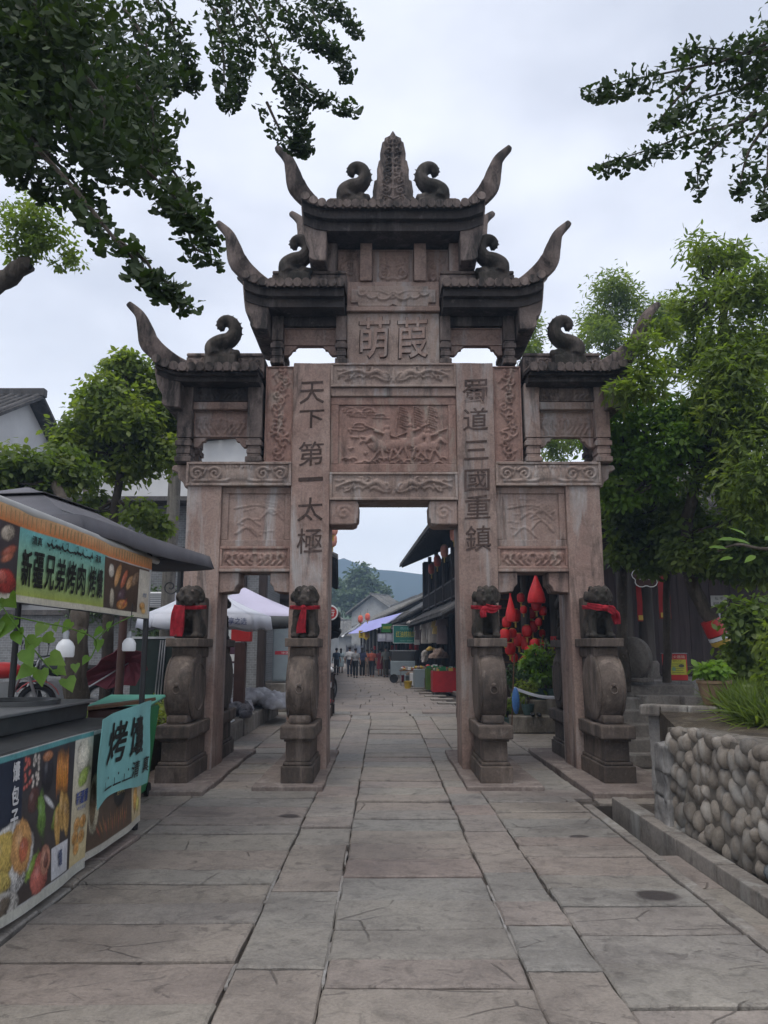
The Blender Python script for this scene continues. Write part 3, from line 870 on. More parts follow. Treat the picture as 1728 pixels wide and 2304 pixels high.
# --- roofs
tile_mesh = {}
def roof(name, x_in, x_out, ze0, ze1, zr, eave, horn_l, horn_r, top, ridge_top, mat='stone_black'):
    """x_in..x_out: eave ends; ze0/ze1: soffit and tile-edge heights; zr: ridge; eave: overhang from YM"""
    rf = bpy.data.objects.new(name, None); COL.objects.link(rf); rf.parent = gate
    W = x_out - x_in
    def lift(x):
        l = 0.0
        if horn_l: l = max(l, max(0, 1 - (x - x_in) / 0.42) ** 2 * 0.15)
        if horn_r: l = max(l, max(0, 1 - (x_out - x) / 0.42) ** 2 * 0.15)
        return l
    def surf(u, v):
        x = x_in + W * u; w = (v - 0.5) * 2
        z = zr - 0.05 + (ze1 - zr + 0.05) * abs(w) ** 0.8 + lift(x) * (abs(w) ** 2)
        return Vector((x, w * eave, z))
    b = MB(); b.grid(surf, 24, 8, (0, 0, -0.035))
    b.build('roof_deck', mat, rf, smooth=True)
    # soffit cornice: two stepped courses with an upward sweep to the corners
    b = MB()
    for e, za, zb in ((eave - 0.05, ze0 + (ze1 - ze0) * 0.45, ze1 - 0.036), (eave - 0.14, ze0, ze0 + (ze1 - ze0) * 0.45)):
        n = 14
        vs, fs = [], []
        for i in range(n + 1):
            x = x_in + 0.02 + (W - 0.04) * i / n; l = lift(x) * 0.8
            for yy, zz in ((-e, za + l), (-e, zb + l), (e, zb + l), (e, za + l)): vs.append((x, yy, zz))
        for i in range(n):
            for k in range(4):
                fs.append((4 * i + k, 4 * i + (k + 1) % 4, 4 * i + 4 + (k + 1) % 4, 4 * i + 4 + k))
        fs += [(0, 1, 2, 3), (4 * n, 4 * n + 3, 4 * n + 2, 4 * n + 1)]
        b.add(vs, fs)
    b.build('cornice', mat, rf, smooth=True)
    # half-round roof tiles, one by one
    if 't' not in tile_mesh:
        t = MB(); t.cm = 0
        n = 7; rad = 0.056
        vs, fs = [], []
        for i in range(4):
            yy = -i / 3.0
            for k in range(n + 1):
                a = math.pi * k / n
                vs.append((rad * math.cos(a), yy, rad * math.sin(a)))
        for i in range(3):
            for k in range(n): fs.append((i * (n + 1) + k, i * (n + 1) + k + 1, (i + 1) * (n + 1) + k + 1, (i + 1) * (n + 1) + k))
        vs.append((0, -1, 0)); c0 = len(vs) - 1
        for k in range(n): fs.append((c0, 3 * (n + 1) + k, 3 * (n + 1) + k + 1))
        t.add(vs, fs); t.tube([(0, -1.03, 0.004), (0, -0.985, 0.004)], 0.06, 12)
        tile_mesh['t'] = t.mesh('roof_tile', 'stone_weathered', smooth=True)
        t = MB()                                             # drip tile hanging between two half-rounds
        t.prism([(-0.05, 0.03), (-0.04, -0.015), (0, -0.05), (0.04, -0.015), (0.05, 0.03)], -0.012, 0.012)
        tile_mesh['d'] = t.mesh('drip_tile', 'stone_weathered')
    nt = max(3, int(round(W / 0.118)))
    for i in range(nt):
        x = x_in + W * (i + 0.5) / nt
        l = lift(x)
        a, c = Vector((x, -0.06, zr - 0.05)), Vector((x, -eave - 0.03, ze1 + l + 0.005))
        d = c - a
        o = link('roof_tile', tile_mesh['t'], rf, (a.x, a.y, a.z), (math.atan2(-d.z, -d.y) if False else math.atan2(d.z, d.y) + math.pi, 0, 0), (1, d.length, 1))
        o2 = link('roof_tile', tile_mesh['t'], rf, (a.x, -a.y, a.z), (math.atan2(d.z, d.y) + math.pi, 0, math.pi), (1, d.length, 1))
        o2.rotation_mode = 'XYZ'
        if i < nt - 1:
            xm = x_in + W * (i + 1.0) / nt
            link('drip_tile', tile_mesh['d'], rf, (xm, -eave - 0.018, ze1 + lift(xm) - 0.01))
    # ridge wall
    rough_block(x_in + (0.34 if horn_l else 0), x_out - (0.34 if horn_r else 0), -0.34, 0.34, zr - 0.16, ridge_top - 0.05, 'stone_weathered', 'ridge', rf, 0.01, 0.006)
    x0_, x1_ = x_in + (0.36 if horn_l else 0.02), x_out - (0.36 if horn_r else 0.02)
    b = MB(); b.box(x0_ - 0.01, x1_ + 0.01, -0.37, 0.37, ridge_top - 0.049, ridge_top); b.build('ridge_cap', 'stone_weathered', rf, bevel=0.012)
    q_ = random.Random(int(x_in * 100)); st = []
    for k in range(int((x1_ - x0_) / 0.085)):
        xx = -(x1_ - x0_) / 2 + 0.05 + 0.085 * k
        st.append((spiral(xx, q_.uniform(-0.02, 0.02), 0.045, 0.008, 1.1, q_.random() * 6, q_.choice((1, -1))), 0.015, 0.009, 0.9))
    relief('ridge_carving', x0_, x1_, zr - 0.02, ridge_top - 0.055, -0.342, st, 'stone_weathered', rf, 0.013, 0.03)
    # upswept corner horns, front and back, and the belly bracket below them
    for flag, xe, d in ((horn_l, x_in, -1), (horn_r, x_out, 1)):
        if not flag: continue
        for yside in (-1, 1):
            b = MB()
            cent = curve([(xe - d * 0.62, zr - 0.03), (xe - d * 0.36, zr - 0.02), (xe - d * 0.13, zr + 0.05), (xe + d * 0.07, zr + 0.19), (xe + d * 0.135, zr + 0.38), (xe + d * 0.205, zr + 0.57), (xe + d * 0.36, zr + 0.72)], 5)
            hw = np.interp(np.linspace(0, 1, len(cent)), [0, 0.3, 0.5, 0.66, 0.85, 1], [0.08, 0.11, 0.135, 0.105, 0.062, 0.038]).tolist()
            top_e, bot_e = [], []
            for i, p in enumerate(cent):
                q = cent[min(i + 1, len(cent) - 1)] - cent[max(i - 1, 0)]
                q.normalize(); nrm = Vector((-q.y, q.x)) * (1 if d > 0 else -1)
                top_e.append(p + nrm * hw[i]); bot_e.append(p - nrm * hw[i])
            yo = np.interp(np.linspace(0, 1, len(cent)), [0, 0.5, 1], [0.10, eave - 0.10, eave + 0.02]).tolist()
            vs, fs = [], []
            for i in range(len(cent)):
                t2 = 0.062 if i < len(cent) - 4 else 0.05
                y_ = yside * yo[i]
                for pp, dy in ((top_e[i], -t2 * 0.7), (top_e[i], t2 * 0.7), (cent[i], t2), (bot_e[i], t2 * 0.8), (bot_e[i], -t2 * 0.8), (cent[i], -t2)):
                    vs.append((pp.x, y_ + dy, pp.y))
            for i in range(len(cent) - 1):
                for k in range(6): fs.append((6 * i + k, 6 * i + (k + 1) % 6, 6 * i + 6 + (k + 1) % 6, 6 * i + 6 + k))
            fs += [tuple(range(6)), tuple(6 * len(cent) - 6 + k for k in range(5, -1, -1))]
            b.add(vs, fs)
            b.build('corner_horn', 'stone_weathered', rf, smooth=True, bevel=0.01)
        zs = ze0 - top
        belly = curve([(xe + d * 0.02, ze1 + 0.16), (xe + d * 0.015, ze1 + 0.02), (xe - d * 0.03, ze0 - 0.05), (xe - d * 0.10, zs + 0.16), (xe - d * 0.10, zs + 0.05), (xe - d * 0.17, zs), (xe - d * 0.29, zs - 0.01)], 5)
        back = [Vector((xe - d * 0.34, zs - 0.01)), Vector((xe - d * 0.34, ze1 + 0.02))]
        pl = [(p.x, p.y) for p in belly + back]
        b = MB(); b.prism(pl if d < 0 else pl[::-1], -eave + 0.16, eave - 0.16)
        b.build('corner_bracket', 'stone_weathered' , rf, bevel=0.02, smooth=True)
    return rf
roof('top_roof', -1.27, 1.27, 7.27, 7.57, 7.72, 0.80, True, True, 0.42, 7.96)
for s in (-1, 1):
    a, c = (0.66, 2.06)
    roof('middle_roof', *( (a, c) if s > 0 else (-c, -a)), 6.16, 6.43, 6.60, 0.76, s < 0, s > 0, 0.30, 6.83)
    a, c = (1.80, 3.22)
    roof('lower_roof', *((a, c) if s > 0 else (-c, -a)), 5.10, 5.24, 5.42, 0.74, s < 0, s > 0, 0.34, 5.60)

# --- fish-dragon ridge ornaments with curling tails
fm = None
def fish_mesh():
    b = MB()
    path = curve([(-0.10, 0, 0.10), (-0.13, 0, 0.22), (-0.02, 0, 0.31), (0.12, 0, 0.36), (0.20, 0, 0.48), (0.17, 0, 0.61), (0.07, 0, 0.67), (-0.015, 0, 0.64), (-0.02, 0, 0.575), (0.03, 0, 0.555)], 5)
    rad = np.interp(np.linspace(0, 1, len(path)), [0, 0.15, 0.35, 0.6, 0.8, 1], [0.17, 0.175, 0.15, 0.125, 0.092, 0.066]).tolist()
    b.tube(path, list(rad), 12, sx=0.75)
    for i in range(4, len(path) - 3):                       # dorsal knobs
        p = path[i]; q = (path[i + 1] - path[i - 1]).normalized(); nrm = Vector((q.z, 0, -q.x))
        if i % 2 == 0: b.ell(p + nrm * rad[i] * 0.93, 0.012, 6, 4)
    b.box(-0.24, 0.24, -0.12, 0.12, -0.08, 0.08)
    b.ell((0.15, 0, 0.13), (0.11, 0.10, 0.09)); b.ell((0.24, 0, 0.15), (0.05, 0.06, 0.06)); b.ell((-0.05, 0, 0.12), (0.17, 0.11, 0.10))
    for k in range(8): b.ell((-0.17 + 0.045 * k, -0.09, 0.08 + 0.03 * (k % 2)), (0.03, 0.03, 0.03), 6, 4)
    return b
fo = remesh(fish_mesh(), 'ridge_fish', 'lion_stone', gate, 0.016, 2)
fdat = fo.data
spots = [(-0.585, 7.82, 1), (0.585, 7.82, -1), (-1.39, 6.68, 1), (1.41, 6.68, -1), (-2.38, 5.46, 1), (2.42, 5.46, -1)]
for i, (x, z, d) in enumerate(spots):
    o = fo if i == 0 else link('ridge_fish', fdat, gate)
    o.location = (x, -0.40, z - 0.02); o.scale = (d * 0.9, 1.0, 0.92)
# --- crowning finial
b = MB()
prof = [(0.31, 7.74), (0.31, 7.98), (0.285, 7.99), (0.285, 8.05), (0.295, 8.06), (0.27, 8.24), (0.235, 8.255), (0.225, 8.40), (0.235, 8.41), (0.205, 8.56), (0.185, 8.57), (0.18, 8.66), (0.19, 8.67), (0.155, 8.86), (0.125, 8.88), (0.12, 8.93), (0.045, 8.965), (0.03, 9.0), (0.0, 9.05)]
pl = [(x, z) for x, z in prof] + [(-x, z) for x, z in prof[-2::-1]]
b.prism(pl, -0.36, 0.0)
fin = b.build('finial', 'stone_weathered', gate, bevel=0.015)
half = []
for k in range(7):
    z = -0.50 + 0.155 * k; w = 0.21 - 0.024 * k
    half.append((spiral(w * 0.55, z, 0.062, 0.01, 1.3, 1.0 + k, 1 if k % 2 else -1), 0.02, 0.012, 1.0))
    half.append(([(0.01, z + 0.02), (w * 0.8, z + 0.09)], 0.02, 0.01, 0.9))
half.append(([(0.0, -0.45), (0.0, 0.52)], 0.028, 0.012, 1.0))
st = [(p, a, c, h) for p, a, c, h in half + mirror(half) if all(abs(x) < 0.27 for x, z in p)]
# keep the carving inside the tapering outline
def finial_w(z): return float(np.interp(z, [q[1] for q in prof], [q[0] for q in prof]))
ro = relief('finial_carving', -0.24, 0.24, 7.86, 8.98, -0.36, st, 'stone_weathered', fin, 0.013, 0.035)
bm = bmesh.new(); bm.from_mesh(ro.data)
bmesh.ops.delete(bm, geom=[v for v in bm.verts if abs(v.co.x) > finial_w(v.co.z) - 0.012], context='VERTS')
bm.to_mesh(ro.data); bm.free()
# ---------------------------------------------------------------- drum stones, lions, scarves, plinths
mk_plain('red_cloth', (0.36, 0.012, 0.026), 0.85, 0.5, 18, 0.5, bscale=40)
def drum_stone(label, x, facing, z0, mat='stone_drum'):
    """origin on the column face; local -Y looks away from the column"""
    y = YF if facing < 0 else YB
    t = thing('drum_stone', label, 'drum stone', (x, y, z0), 0 if facing < 0 else math.pi, 'drum stones against the archway columns')
    def blk(name, w, y0, y1, za, zb, bev=0.012):
        b = MB(); b.box(-w / 2, w / 2, y0, y1, za, zb)
        return b.build(name, mat, t, bevel=bev, seg=2)
    blk('base', 0.37, -1.04, -0.004, 0.0, 0.185)
    blk('base_moulding', 0.33, -1.01, -0.006, 0.187, 0.225, 0.014)
    blk('waist', 0.28, -0.97, -0.008, 0.227, 0.45)
    blk('waist_moulding', 0.32, -1.0, -0.006, 0.452, 0.48, 0.01)
    blk('cap', 0.40, -1.06, -0.004, 0.482, 0.635, 0.02)
    blk('drum_cradle', 0.25, -0.90, -0.12, 0.637, 0.735, 0.03)
    b = MB(); b.lathe([(0.28, -0.166), (0.37, -0.164), (0.392, -0.148), (0.398, -0.138), (0.39, -0.126), (0.412, -0.09), (0.42, 0.0), (0.412, 0.09), (0.39, 0.126), (0.398, 0.138), (0.392, 0.148), (0.37, 0.164), (0.28, 0.166)], (0, -0.54, 1.05), 40, 'X')
    dr = b.build('drum', mat, t, smooth=True)
    for s in (-1, 1):
        b = MB(); b.lathe([(0.26, 0.0), (0.275, 0.012), (0.29, 0.0)], (s * 0.164, -0.54, 1.05), 36, 'X', cap=False)
        b.build('drum_ring', mat, dr, smooth=True)
    ring = [(0.0 + 0.042 * math.cos(a), -0.972 + 0.004 * math.sin(a), 1.03 + 0.042 * math.sin(a)) for a in [2 * math.pi * k / 14 for k in range(15)]]
    b = MB(); b.tube(ring, 0.009, 6)
    b.ell((0, -0.97, 1.085), (0.03, 0.025, 0.028), 8, 6)
    b.build('knocker', mat, dr, smooth=True)
    blk('neck', 0.30, -0.70, -0.01, 1.40, 1.525, 0.02)
    blk('neck', 0.24, -0.34, -0.012, 0.637, 1.395, 0.012)
    blk('lion_platform', 0.40, -0.80, -0.004, 1.527, 1.63, 0.012)
    blk('back_slab', 0.26, -0.24, -0.006, 1.632, 2.16, 0.03)
    return t
def lion_mesh():
    b = MB(); r = random.Random(4)
    b.ell((0, 0.12, 0.16), (0.155, 0.17, 0.16)); b.ell((0, 0.02, 0.27), (0.125, 0.13, 0.17)); b.ell((0, -0.05, 0.32), (0.12, 0.10, 0.13))
    for s in (-1, 1):
        b.tube([(s * 0.085, -0.08, 0.33), (s * 0.10, -0.12, 0.18), (s * 0.105, -0.13, 0.05)], [0.062, 0.048, 0.045], 10)
        b.ell((s * 0.105, -0.165, 0.035), (0.052, 0.07, 0.036))
        for k in range(3): b.ell((s * 0.105 + (k - 1) * 0.03, -0.225, 0.03), (0.016, 0.02, 0.024), 6, 5)
        b.ell((s * 0.13, 0.06, 0.10), (0.055, 0.12, 0.10)); b.ell((s * 0.135, -0.04, 0.03), (0.04, 0.08, 0.032))
        for k in range(4): b.ell((s * 0.105, -0.10, 0.16 + 0.045 * k), (0.05, 0.05, 0.018), 10, 5)
    b.ell((0, -0.08, 0.50), (0.15, 0.15, 0.135)); b.ell((0, -0.18, 0.46), (0.085, 0.08, 0.065)); b.ell((0, -0.19, 0.415), (0.07, 0.06, 0.035))
    b.ell((0, -0.245, 0.49), (0.042, 0.03, 0.03))
    for s in (-1, 1):
        b.ell((s * 0.055, -0.19, 0.545), (0.036, 0.03, 0.03), 8, 6); b.ell((s * 0.06, -0.165, 0.585), (0.05, 0.04, 0.022), 8, 6)
        b.ell((s * 0.165, -0.06, 0.50), (0.024, 0.055, 0.05), 8, 6)
        b.ell((s * 0.045, -0.24, 0.455), (0.035, 0.025, 0.025), 8, 6)
    for k in range(110):                                      # tight mane curls
        a = r.uniform(0, 2 * math.pi); e = r.uniform(-0.35, 1.0)
        d = Vector((math.cos(a) * math.cos(e), math.sin(a) * math.cos(e), math.sin(e)))
        if d.y < -0.45 and d.z < 0.42: continue
        b.ell(Vector((0, -0.05, 0.50)) + Vector((d.x * 0.155, d.y * 0.15, d.z * 0.145)), 0.027, 8, 6)
    for k in range(26): b.ell((r.uniform(-0.12, 0.12), -0.10 - 0.05 * r.random(), r.uniform(0.24, 0.40)), 0.024, 7, 5)
    b.ell((0, -0.05, 0.02), (0.10, 0.10, 0.03))
    b.tube([(0, 0.26, 0.06), (0.03, 0.29, 0.2), (-0.02, 0.25, 0.34)], [0.05, 0.06, 0.03], 8)
    return b
lm = None
def stone_lion(label, x, facing, z, seed=0):
    global lm
    y = YF - 0.42 if facing < 0 else YB + 0.42
    t = thing('stone_lion', label, 'stone lion', (x, y, z), 0 if facing < 0 else math.pi, 'stone lions on the drum stones')
    if lm is None:
        o = remesh(lion_mesh(), 'body', 'lion_stone', t, 0.011, 1); lm = o.data
    else: o = link('body', lm, t)
    o.scale = (0.98, 1.0, 1.02)
    b = MB()
    for s in (-1, 1): b.ell((s * 0.057, -0.222, 0.578), (0.016, 0.012, 0.016), 8, 6)
    b.build('eye', 'stone_weathered', t, smooth=True)['kind'] = 'stuff'
    b = MB(); b.box(-0.085, 0.085, -0.245, -0.22, 0.442, 0.452)
    b.build('mouth', 'stone_black', t)
    return t
def ribbon(pts, w, name, parent, mat='red_cloth', wig=0.0, thick=0.006, up=None):
    """cloth strip along a path; w: width or list"""
    pts = [Vector(p) for p in curve(pts, 5)]
    ws = w if not hasattr(w, '__len__') else np.interp(np.linspace(0, 1, len(pts)), np.linspace(0, 1, len(w)), w).tolist()
    b = MB(); vs, fs = [], []
    m = 6
    for i, p in enumerate(pts):
        d = (pts[min(i + 1, len(pts) - 1)] - pts[max(i - 1, 0)]).normalized()
        u = Vector(up) if up else (Vector((0, 0, 1)) if abs(d.z) < 0.7 else Vector((1, 0, 0)))
        u = (u - d * u.dot(d)).normalized(); nn = d.cross(u)
        W = ws[i] if isinstance(ws, list) else ws
        for k in range(m + 1):
            t = k / m - 0.5
            vs.append(p + u * W * t + nn * wig * math.sin(k * 2.3 + i * 0.35))
    for i in range(len(pts) - 1):
        for k in range(m): fs.append((i * (m + 1) + k, i * (m + 1) + k + 1, (i + 1) * (m + 1) + k + 1, (i + 1) * (m + 1) + k))
    b.add(vs, fs)
    o = b.build(name, mat, parent, recalc=False, smooth='all')
    md = o.modifiers.new('solid', 'SOLIDIFY'); md.thickness = thick; md.offset = 0
    return o
def neck_loop(rx, ry, z, sag=0.03, y0=-0.02, n=16):
    return [(rx * math.sin(2 * math.pi * k / n), y0 - ry * math.cos(2 * math.pi * k / n), z - sag * math.cos(2 * math.pi * k / n)) for k in range(n + 1)]
def scarf(label, x, z, kind):
    t = thing('red_scarf', label, 'scarf', (x, YF - 0.42, z), 0, 'red cloths tied on the stone lions')
    ribbon(neck_loop(0.185, 0.20, 0.385, 0.015), 0.042, 'neck_band', t, wig=0.010)
    if kind == 'sheet':
        ribbon([(-0.09, -0.225, 0.40), (-0.10, -0.24, 0.28), (-0.11, -0.235, 0.12), (-0.115, -0.24, 0.02)], [0.13, 0.16, 0.17, 0.15], 'hanging_end', t, wig=0.016)
    elif kind == 'tail':
        b = MB(); b.ell((0.0, -0.235, 0.375), (0.035, 0.03, 0.03), 10, 8); b.build('knot', 'red_cloth', t, smooth=True)
        ribbon([(0.01, -0.24, 0.37), (0.0, -0.26, 0.26), (-0.02, -0.255, 0.14), (-0.02, -0.25, 0.06)], [0.05, 0.08, 0.11, 0.12], 'hanging_end', t, wig=0.016)
    elif kind == 'bunch':
        b = MB(); b.ell((-0.04, -0.24, 0.36), (0.045, 0.035, 0.035), 10, 8); b.build('knot', 'red_cloth', t, smooth=True)
        ribbon([(-0.04, -0.245, 0.37), (0.04, -0.26, 0.35), (0.12, -0.24, 0.37)], [0.09, 0.10, 0.05], 'bow', t, wig=0.018)
        ribbon([(-0.05, -0.25, 0.36), (-0.07, -0.265, 0.31), (-0.06, -0.26, 0.25)], [0.05, 0.08, 0.07], 'hanging_end', t, wig=0.014)
    else:
        b = MB(); b.ell((0.03, -0.24, 0.365), (0.05, 0.04, 0.04), 10, 8); b.build('knot', 'red_cloth', t, smooth=True)
        ribbon([(-0.17, -0.16, 0.40), (-0.06, -0.24, 0.375), (0.03, -0.25, 0.365)], [0.06, 0.08, 0.05], 'band_fold', t, wig=0.012)
        ribbon([(0.03, -0.25, 0.365), (0.13, -0.23, 0.33), (0.19, -0.16, 0.23), (0.20, -0.15, 0.17)], [0.06, 0.11, 0.10, 0.07], 'hanging_end', t, wig=0.014)
    return t
cols = [(-2.55 + XC, 'left outer', 0.05), (-1.12 + XC, 'left inner', 0.05), (1.12 + XC, 'right inner', 0.05), (2.55 + XC, 'right outer', 0.05)]
skinds = ['sheet', 'tail', 'bunch', 'swept']
ltxt = ['red cloth hanging as a broad sheet from the leftmost lion', 'red sash with one long hanging end on the lion left of the middle passage',
        'bunched red cloth knotted under the chin of the lion right of the middle passage', 'red cloth with its end swept to the right on the rightmost lion']
for i, (x, nm, z0) in enumerate(cols):
    xx = x + (0.03 if i == 2 else 0.0)
    drum_stone('carved drum stone on a stepped base before the %s archway column' % nm, xx, -1, z0)
    drum_stone('drum stone on the far side of the %s column, mostly hidden by it' % nm, xx, 1, z0)
    stone_lion('dark seated stone lion above the near drum stone of the %s column' % nm, xx, -1, z0 + 1.63)
    stone_lion('stone lion on the far side of the %s column, back to the viewer' % nm, xx, 1, z0 + 1.63)
    scarf(ltxt[i], xx, z0 + 1.63, skinds[i])
def plinth(label, x0, x1, y0, y1, z, h, skew=0.0):
    b = MB(); r = random.Random(int(x0 * 100))
    n = 10
    pts = [(x0 + (x1 - x0) * k / n, y0 + r.uniform(-0.012, 0.012) + skew * k / n) for k in range(n + 1)] + [(x1 + r.uniform(-0.014, 0.014), y0 + (y1 - y0) * k / n) for k in range(1, n)] \
        + [(x1, y1), (x0, y1)] + [(x0 + r.uniform(-0.014, 0.014), y1 + (y0 - y1) * k / n) for k in range(1, n)]
    b.prism(pts, z - h, z, 'XY')
    return tag(b.build('plinth_slab', 'plinth_stone', None, bevel=0.012), label, 'stone slab', 'slabs under the archway columns')
mk_stone('plinth_stone', (0.19, 0.15, 0.135), (0.27, 0.225, 0.20), g_lo=0.55, g_hi=0.75, g_amt=0.6)
plinth('broken-edged raised slab under the leftmost archway column', -3.25, -1.95, 8.64, 12.2, 0.052, 0.20)
plinth('flat slab under the column left of the middle passage', -1.47, -0.68, 8.93, 12.1, 0.052, 0.16)
plinth('flat slab with a dark front edge under the column right of the middle passage', 0.92, 1.78, 8.93, 12.1, 0.052, 0.16)
plinth('raised slab under the rightmost archway column beside the drain', 2.22, 3.3, 8.55, 12.3, 0.052, 0.20)

# ---------------------------------------------------------------- ground and paving
gnd = MB()
gnd.grid(lambda u, v: Vector((-1500 + 3000 * u, -600 + 4000 * v, -0.62)), 4, 4)
ground = struct(gnd.build('ground', 'joint_dirt', None, recalc=False))
bed = MB()
# bedding under the slabs, left open where the drain runs
for x0, x1, y0, y1 in ((-7.0, 2.08, -3.0, 20.2), (2.34, 7.5, -3.0, 20.2), (2.08, 2.34, 8.28, 20.2), (2.08, 2.34, -3.0, 3.0)):
    bed.box(x0, x1, y0, y1, -0.60, -0.035)
bed.box(-60, 60, 20.2, 130, -0.60, -0.035)
bed.box(-60, -7.0, -20, 20.2, -0.60, -0.035); bed.box(7.5, 60, -20, 20.2, -0.60, -0.035)
struct(bed.build('bedding', 'joint_dirt', None, recalc=False))
pave = struct(bpy.data.objects.new('pavement', None)); COL.objects.link(pave)
def drift(Y): return -max(0.0, Y - 18.0) * 0.057 - 0.0011 * max(0.0, Y - 36.0) ** 2
pr_ = random.Random(21)
def slab_pts(x0, x1, y0, y1, gap, seg=8):
    g = gap; j = 0.006
    def e(a, b, n): return [(a[0] + (b[0] - a[0]) * k / n + pr_.uniform(-j, j), a[1] + (b[1] - a[1]) * k / n + pr_.uniform(-j, j)) for k in range(n)]
    h = g * 2.2 + 0.003
    c = [(x0 + g, y0 + h), (x1 - g, y0 + h), (x1 - g, y1 - h), (x0 + g, y1 - h)]
    return e(c[0], c[1], seg) + e(c[1], c[2], 3) + e(c[2], c[3], seg) + e(c[3], c[0], 3)
def slab_into(b, pts, z, tilt):
    n = len(pts)
    cx = sum(p[0] for p in pts) / n; cy = sum(p[1] for p in pts) / n
    def zz(x, y): return z + tilt[0] * (x - cx) + tilt[1] * (y - cy)
    ins = [(p[0] + (cx - p[0]) * 0.014 / max(0.05, abs(cx - p[0]) + abs(cy - p[1])), p[1] + (cy - p[1]) * 0.014 / max(0.05, abs(cx - p[0]) + abs(cy - p[1]))) for p in pts]
    vs = [(p[0], p[1], -0.06) for p in pts] + [(p[0], p[1], zz(*p) - 0.010) for p in pts] + [(p[0], p[1], zz(*p)) for p in ins]
    fs = [tuple(range(2 * n, 3 * n))]
    for i in range(n):
        k = (i + 1) % n
        fs += [(i, k, n + k, n + i), (n + i, n + k, 2 * n + k, 2 * n + i)]
    b.add(vs, fs)
lanes = [(-3.35, -2.06, 3.4, 20, 0.45, 0.85), (-2.06, -0.742, 2.1, 20, 0.30, 0.58), (-0.742, -0.288, 2.1, 20, 0.40, 0.8), (-0.288, 0.69, 2.1, 20, 0.32, 0.52), (0.69, 1.075, 2.1, 20, 0.36, 0.7),
         (1.075, 2.00, 2.1, 8.5, 0.28, 0.5), (1.075, 2.2, 8.5, 20, 0.42, 0.8)]
skip = [(-1.45, -0.70, 8.96, 12.05), (0.94, 1.76, 8.96, 12.05), (-3.2, -1.97, 8.75, 12.15)]
far = MB(); made = 0
for li, (x0, x1, y0, y1, l0, l1) in enumerate(lanes):
    y = y0 + pr_.uniform(0, 0.3)
    while y < y1:
        L = pr_.uniform(l0, l1) if y < 9 else pr_.uniform(l0, l1) * (1.3 if y < 13 else 1.9)
        yc = y + L / 2
        b = MB(); gap = pr_.choice((0.002, 0.003, 0.004, 0.005, 0.009))
        d = drift(yc)
        slab_into(b, slab_pts(x0 + d + pr_.uniform(-0.003, 0.006), x1 + d + pr_.uniform(-0.006, 0.003), y, y + L, gap), pr_.uniform(-0.010, 0.008), (pr_.uniform(-0.008, 0.008), pr_.uniform(-0.014, 0.014)))
        b.build('paving_slab', 'paving_stone', pave, recalc=False); made += 1
        y += L
print('slabs', made)
y = 20.0
while y < 88:
    L = pr_.uniform(0.7, 1.3)
    x = -3.2
    while x < 2.2:
        w = pr_.uniform(0.6, 1.2)
        slab_into(far, slab_pts(x + drift(y), min(x + w, 2.2) + drift(y), y, y + L, 0.008, 2), pr_.uniform(-0.006, 0.004), (0, 0))
        x += w
    y += L
stuff(far.build('far_paving', 'paving_stone', pave, recalc=False))
# broad flags either side behind the gate
side = MB()
for (X0, X1, Y0, Y1) in ((-7.0, -3.36, 6.0, 20.0), (2.22, 7.4, 8.3, 20.0)):
    y = Y0
    while y < Y1:
        L = pr_.uniform(0.5, 0.9); x = X0
        while x < X1:
            w = pr_.uniform(0.7, 1.4)
            slab_into(side, slab_pts(x, min(x + w, X1), y, y + L, 0.007, 2), pr_.uniform(-0.012, -0.002), (0, 0))
            x += w
        y += L
stuff(side.build('side_paving', 'paving_stone', pave, recalc=False))
# pale lime mortar left in the long joints near the viewer
for x, y0, y1 in ((-0.742, 2.2, 5.6), (-0.288, 2.2, 6.6), (0.69, 2.6, 7.2)):
    mo = MB(); y = y0
    while y < y1:
        L = pr_.uniform(0.15, 0.5)
        if pr_.random() < 0.55:
            n = 5
            top = [(x + pr_.uniform(-0.012, -0.003), y + L * k / n) for k in range(n + 1)]
            bot = [(x + pr_.uniform(0.003, 0.012), y + L * k / n) for k in range(n, -1, -1)]
            mo.prism(top + bot, -0.02, -0.007 + pr_.uniform(0, 0.003), 'XY')
        y += L
    stuff(mo.build('joint_mortar', 'mortar', pave))

# ---------------------------------------------------------------- the drain beside the paving
drain = thing('stone_drain', 'narrow stone drain with a raised kerb running along the cobble wall', 'drain', (2.2, 6.0, 0.0))
def drain_piece(name, x0, x1, y0, y1, z0, z1, mat='kerb_stone', bev=0.012):
    b = MB(); b.box(x0 - 2.2, x1 - 2.2, y0 - 6, y1 - 6, z0, z1)
    return b.build(name, mat, drain, bevel=bev, seg=2)
ys = [3.0, 4.1, 5.0, 5.75, 6.5, 7.35, 8.25]
for a, c in zip(ys, ys[1:]):
    drain_piece('kerb_stone', 2.325 + pr_.uniform(-0.006, 0.006), 2.475, a + 0.004, c - 0.004, -0.52, 0.062 + pr_.uniform(-0.008, 0.006))
ys = [3.0, 3.7, 4.6, 5.2, 6.1, 7.0, 8.2]
for a, c in zip(ys, ys[1:]):
    drain_piece('edge_stone', 2.012, 2.105 + pr_.uniform(-0.006, 0.006), a + 0.004, c - 0.004, -0.52, -0.002 + pr_.uniform(-0.006, 0.004))
ys = [3.0, 4.0, 4.9, 5.6, 6.45]
for a, c in zip(ys, ys[1:]):
    drain_piece('channel_slab', 2.11, 2.32, a + 0.003, c - 0.003, -0.13, -0.045 + pr_.uniform(-0.01, 0.005), 'paving_stone')
drain_piece('channel_bed', 2.107, 2.323, 6.45, 8.25, -0.56, -0.52, 'dark_mud', 0.0)

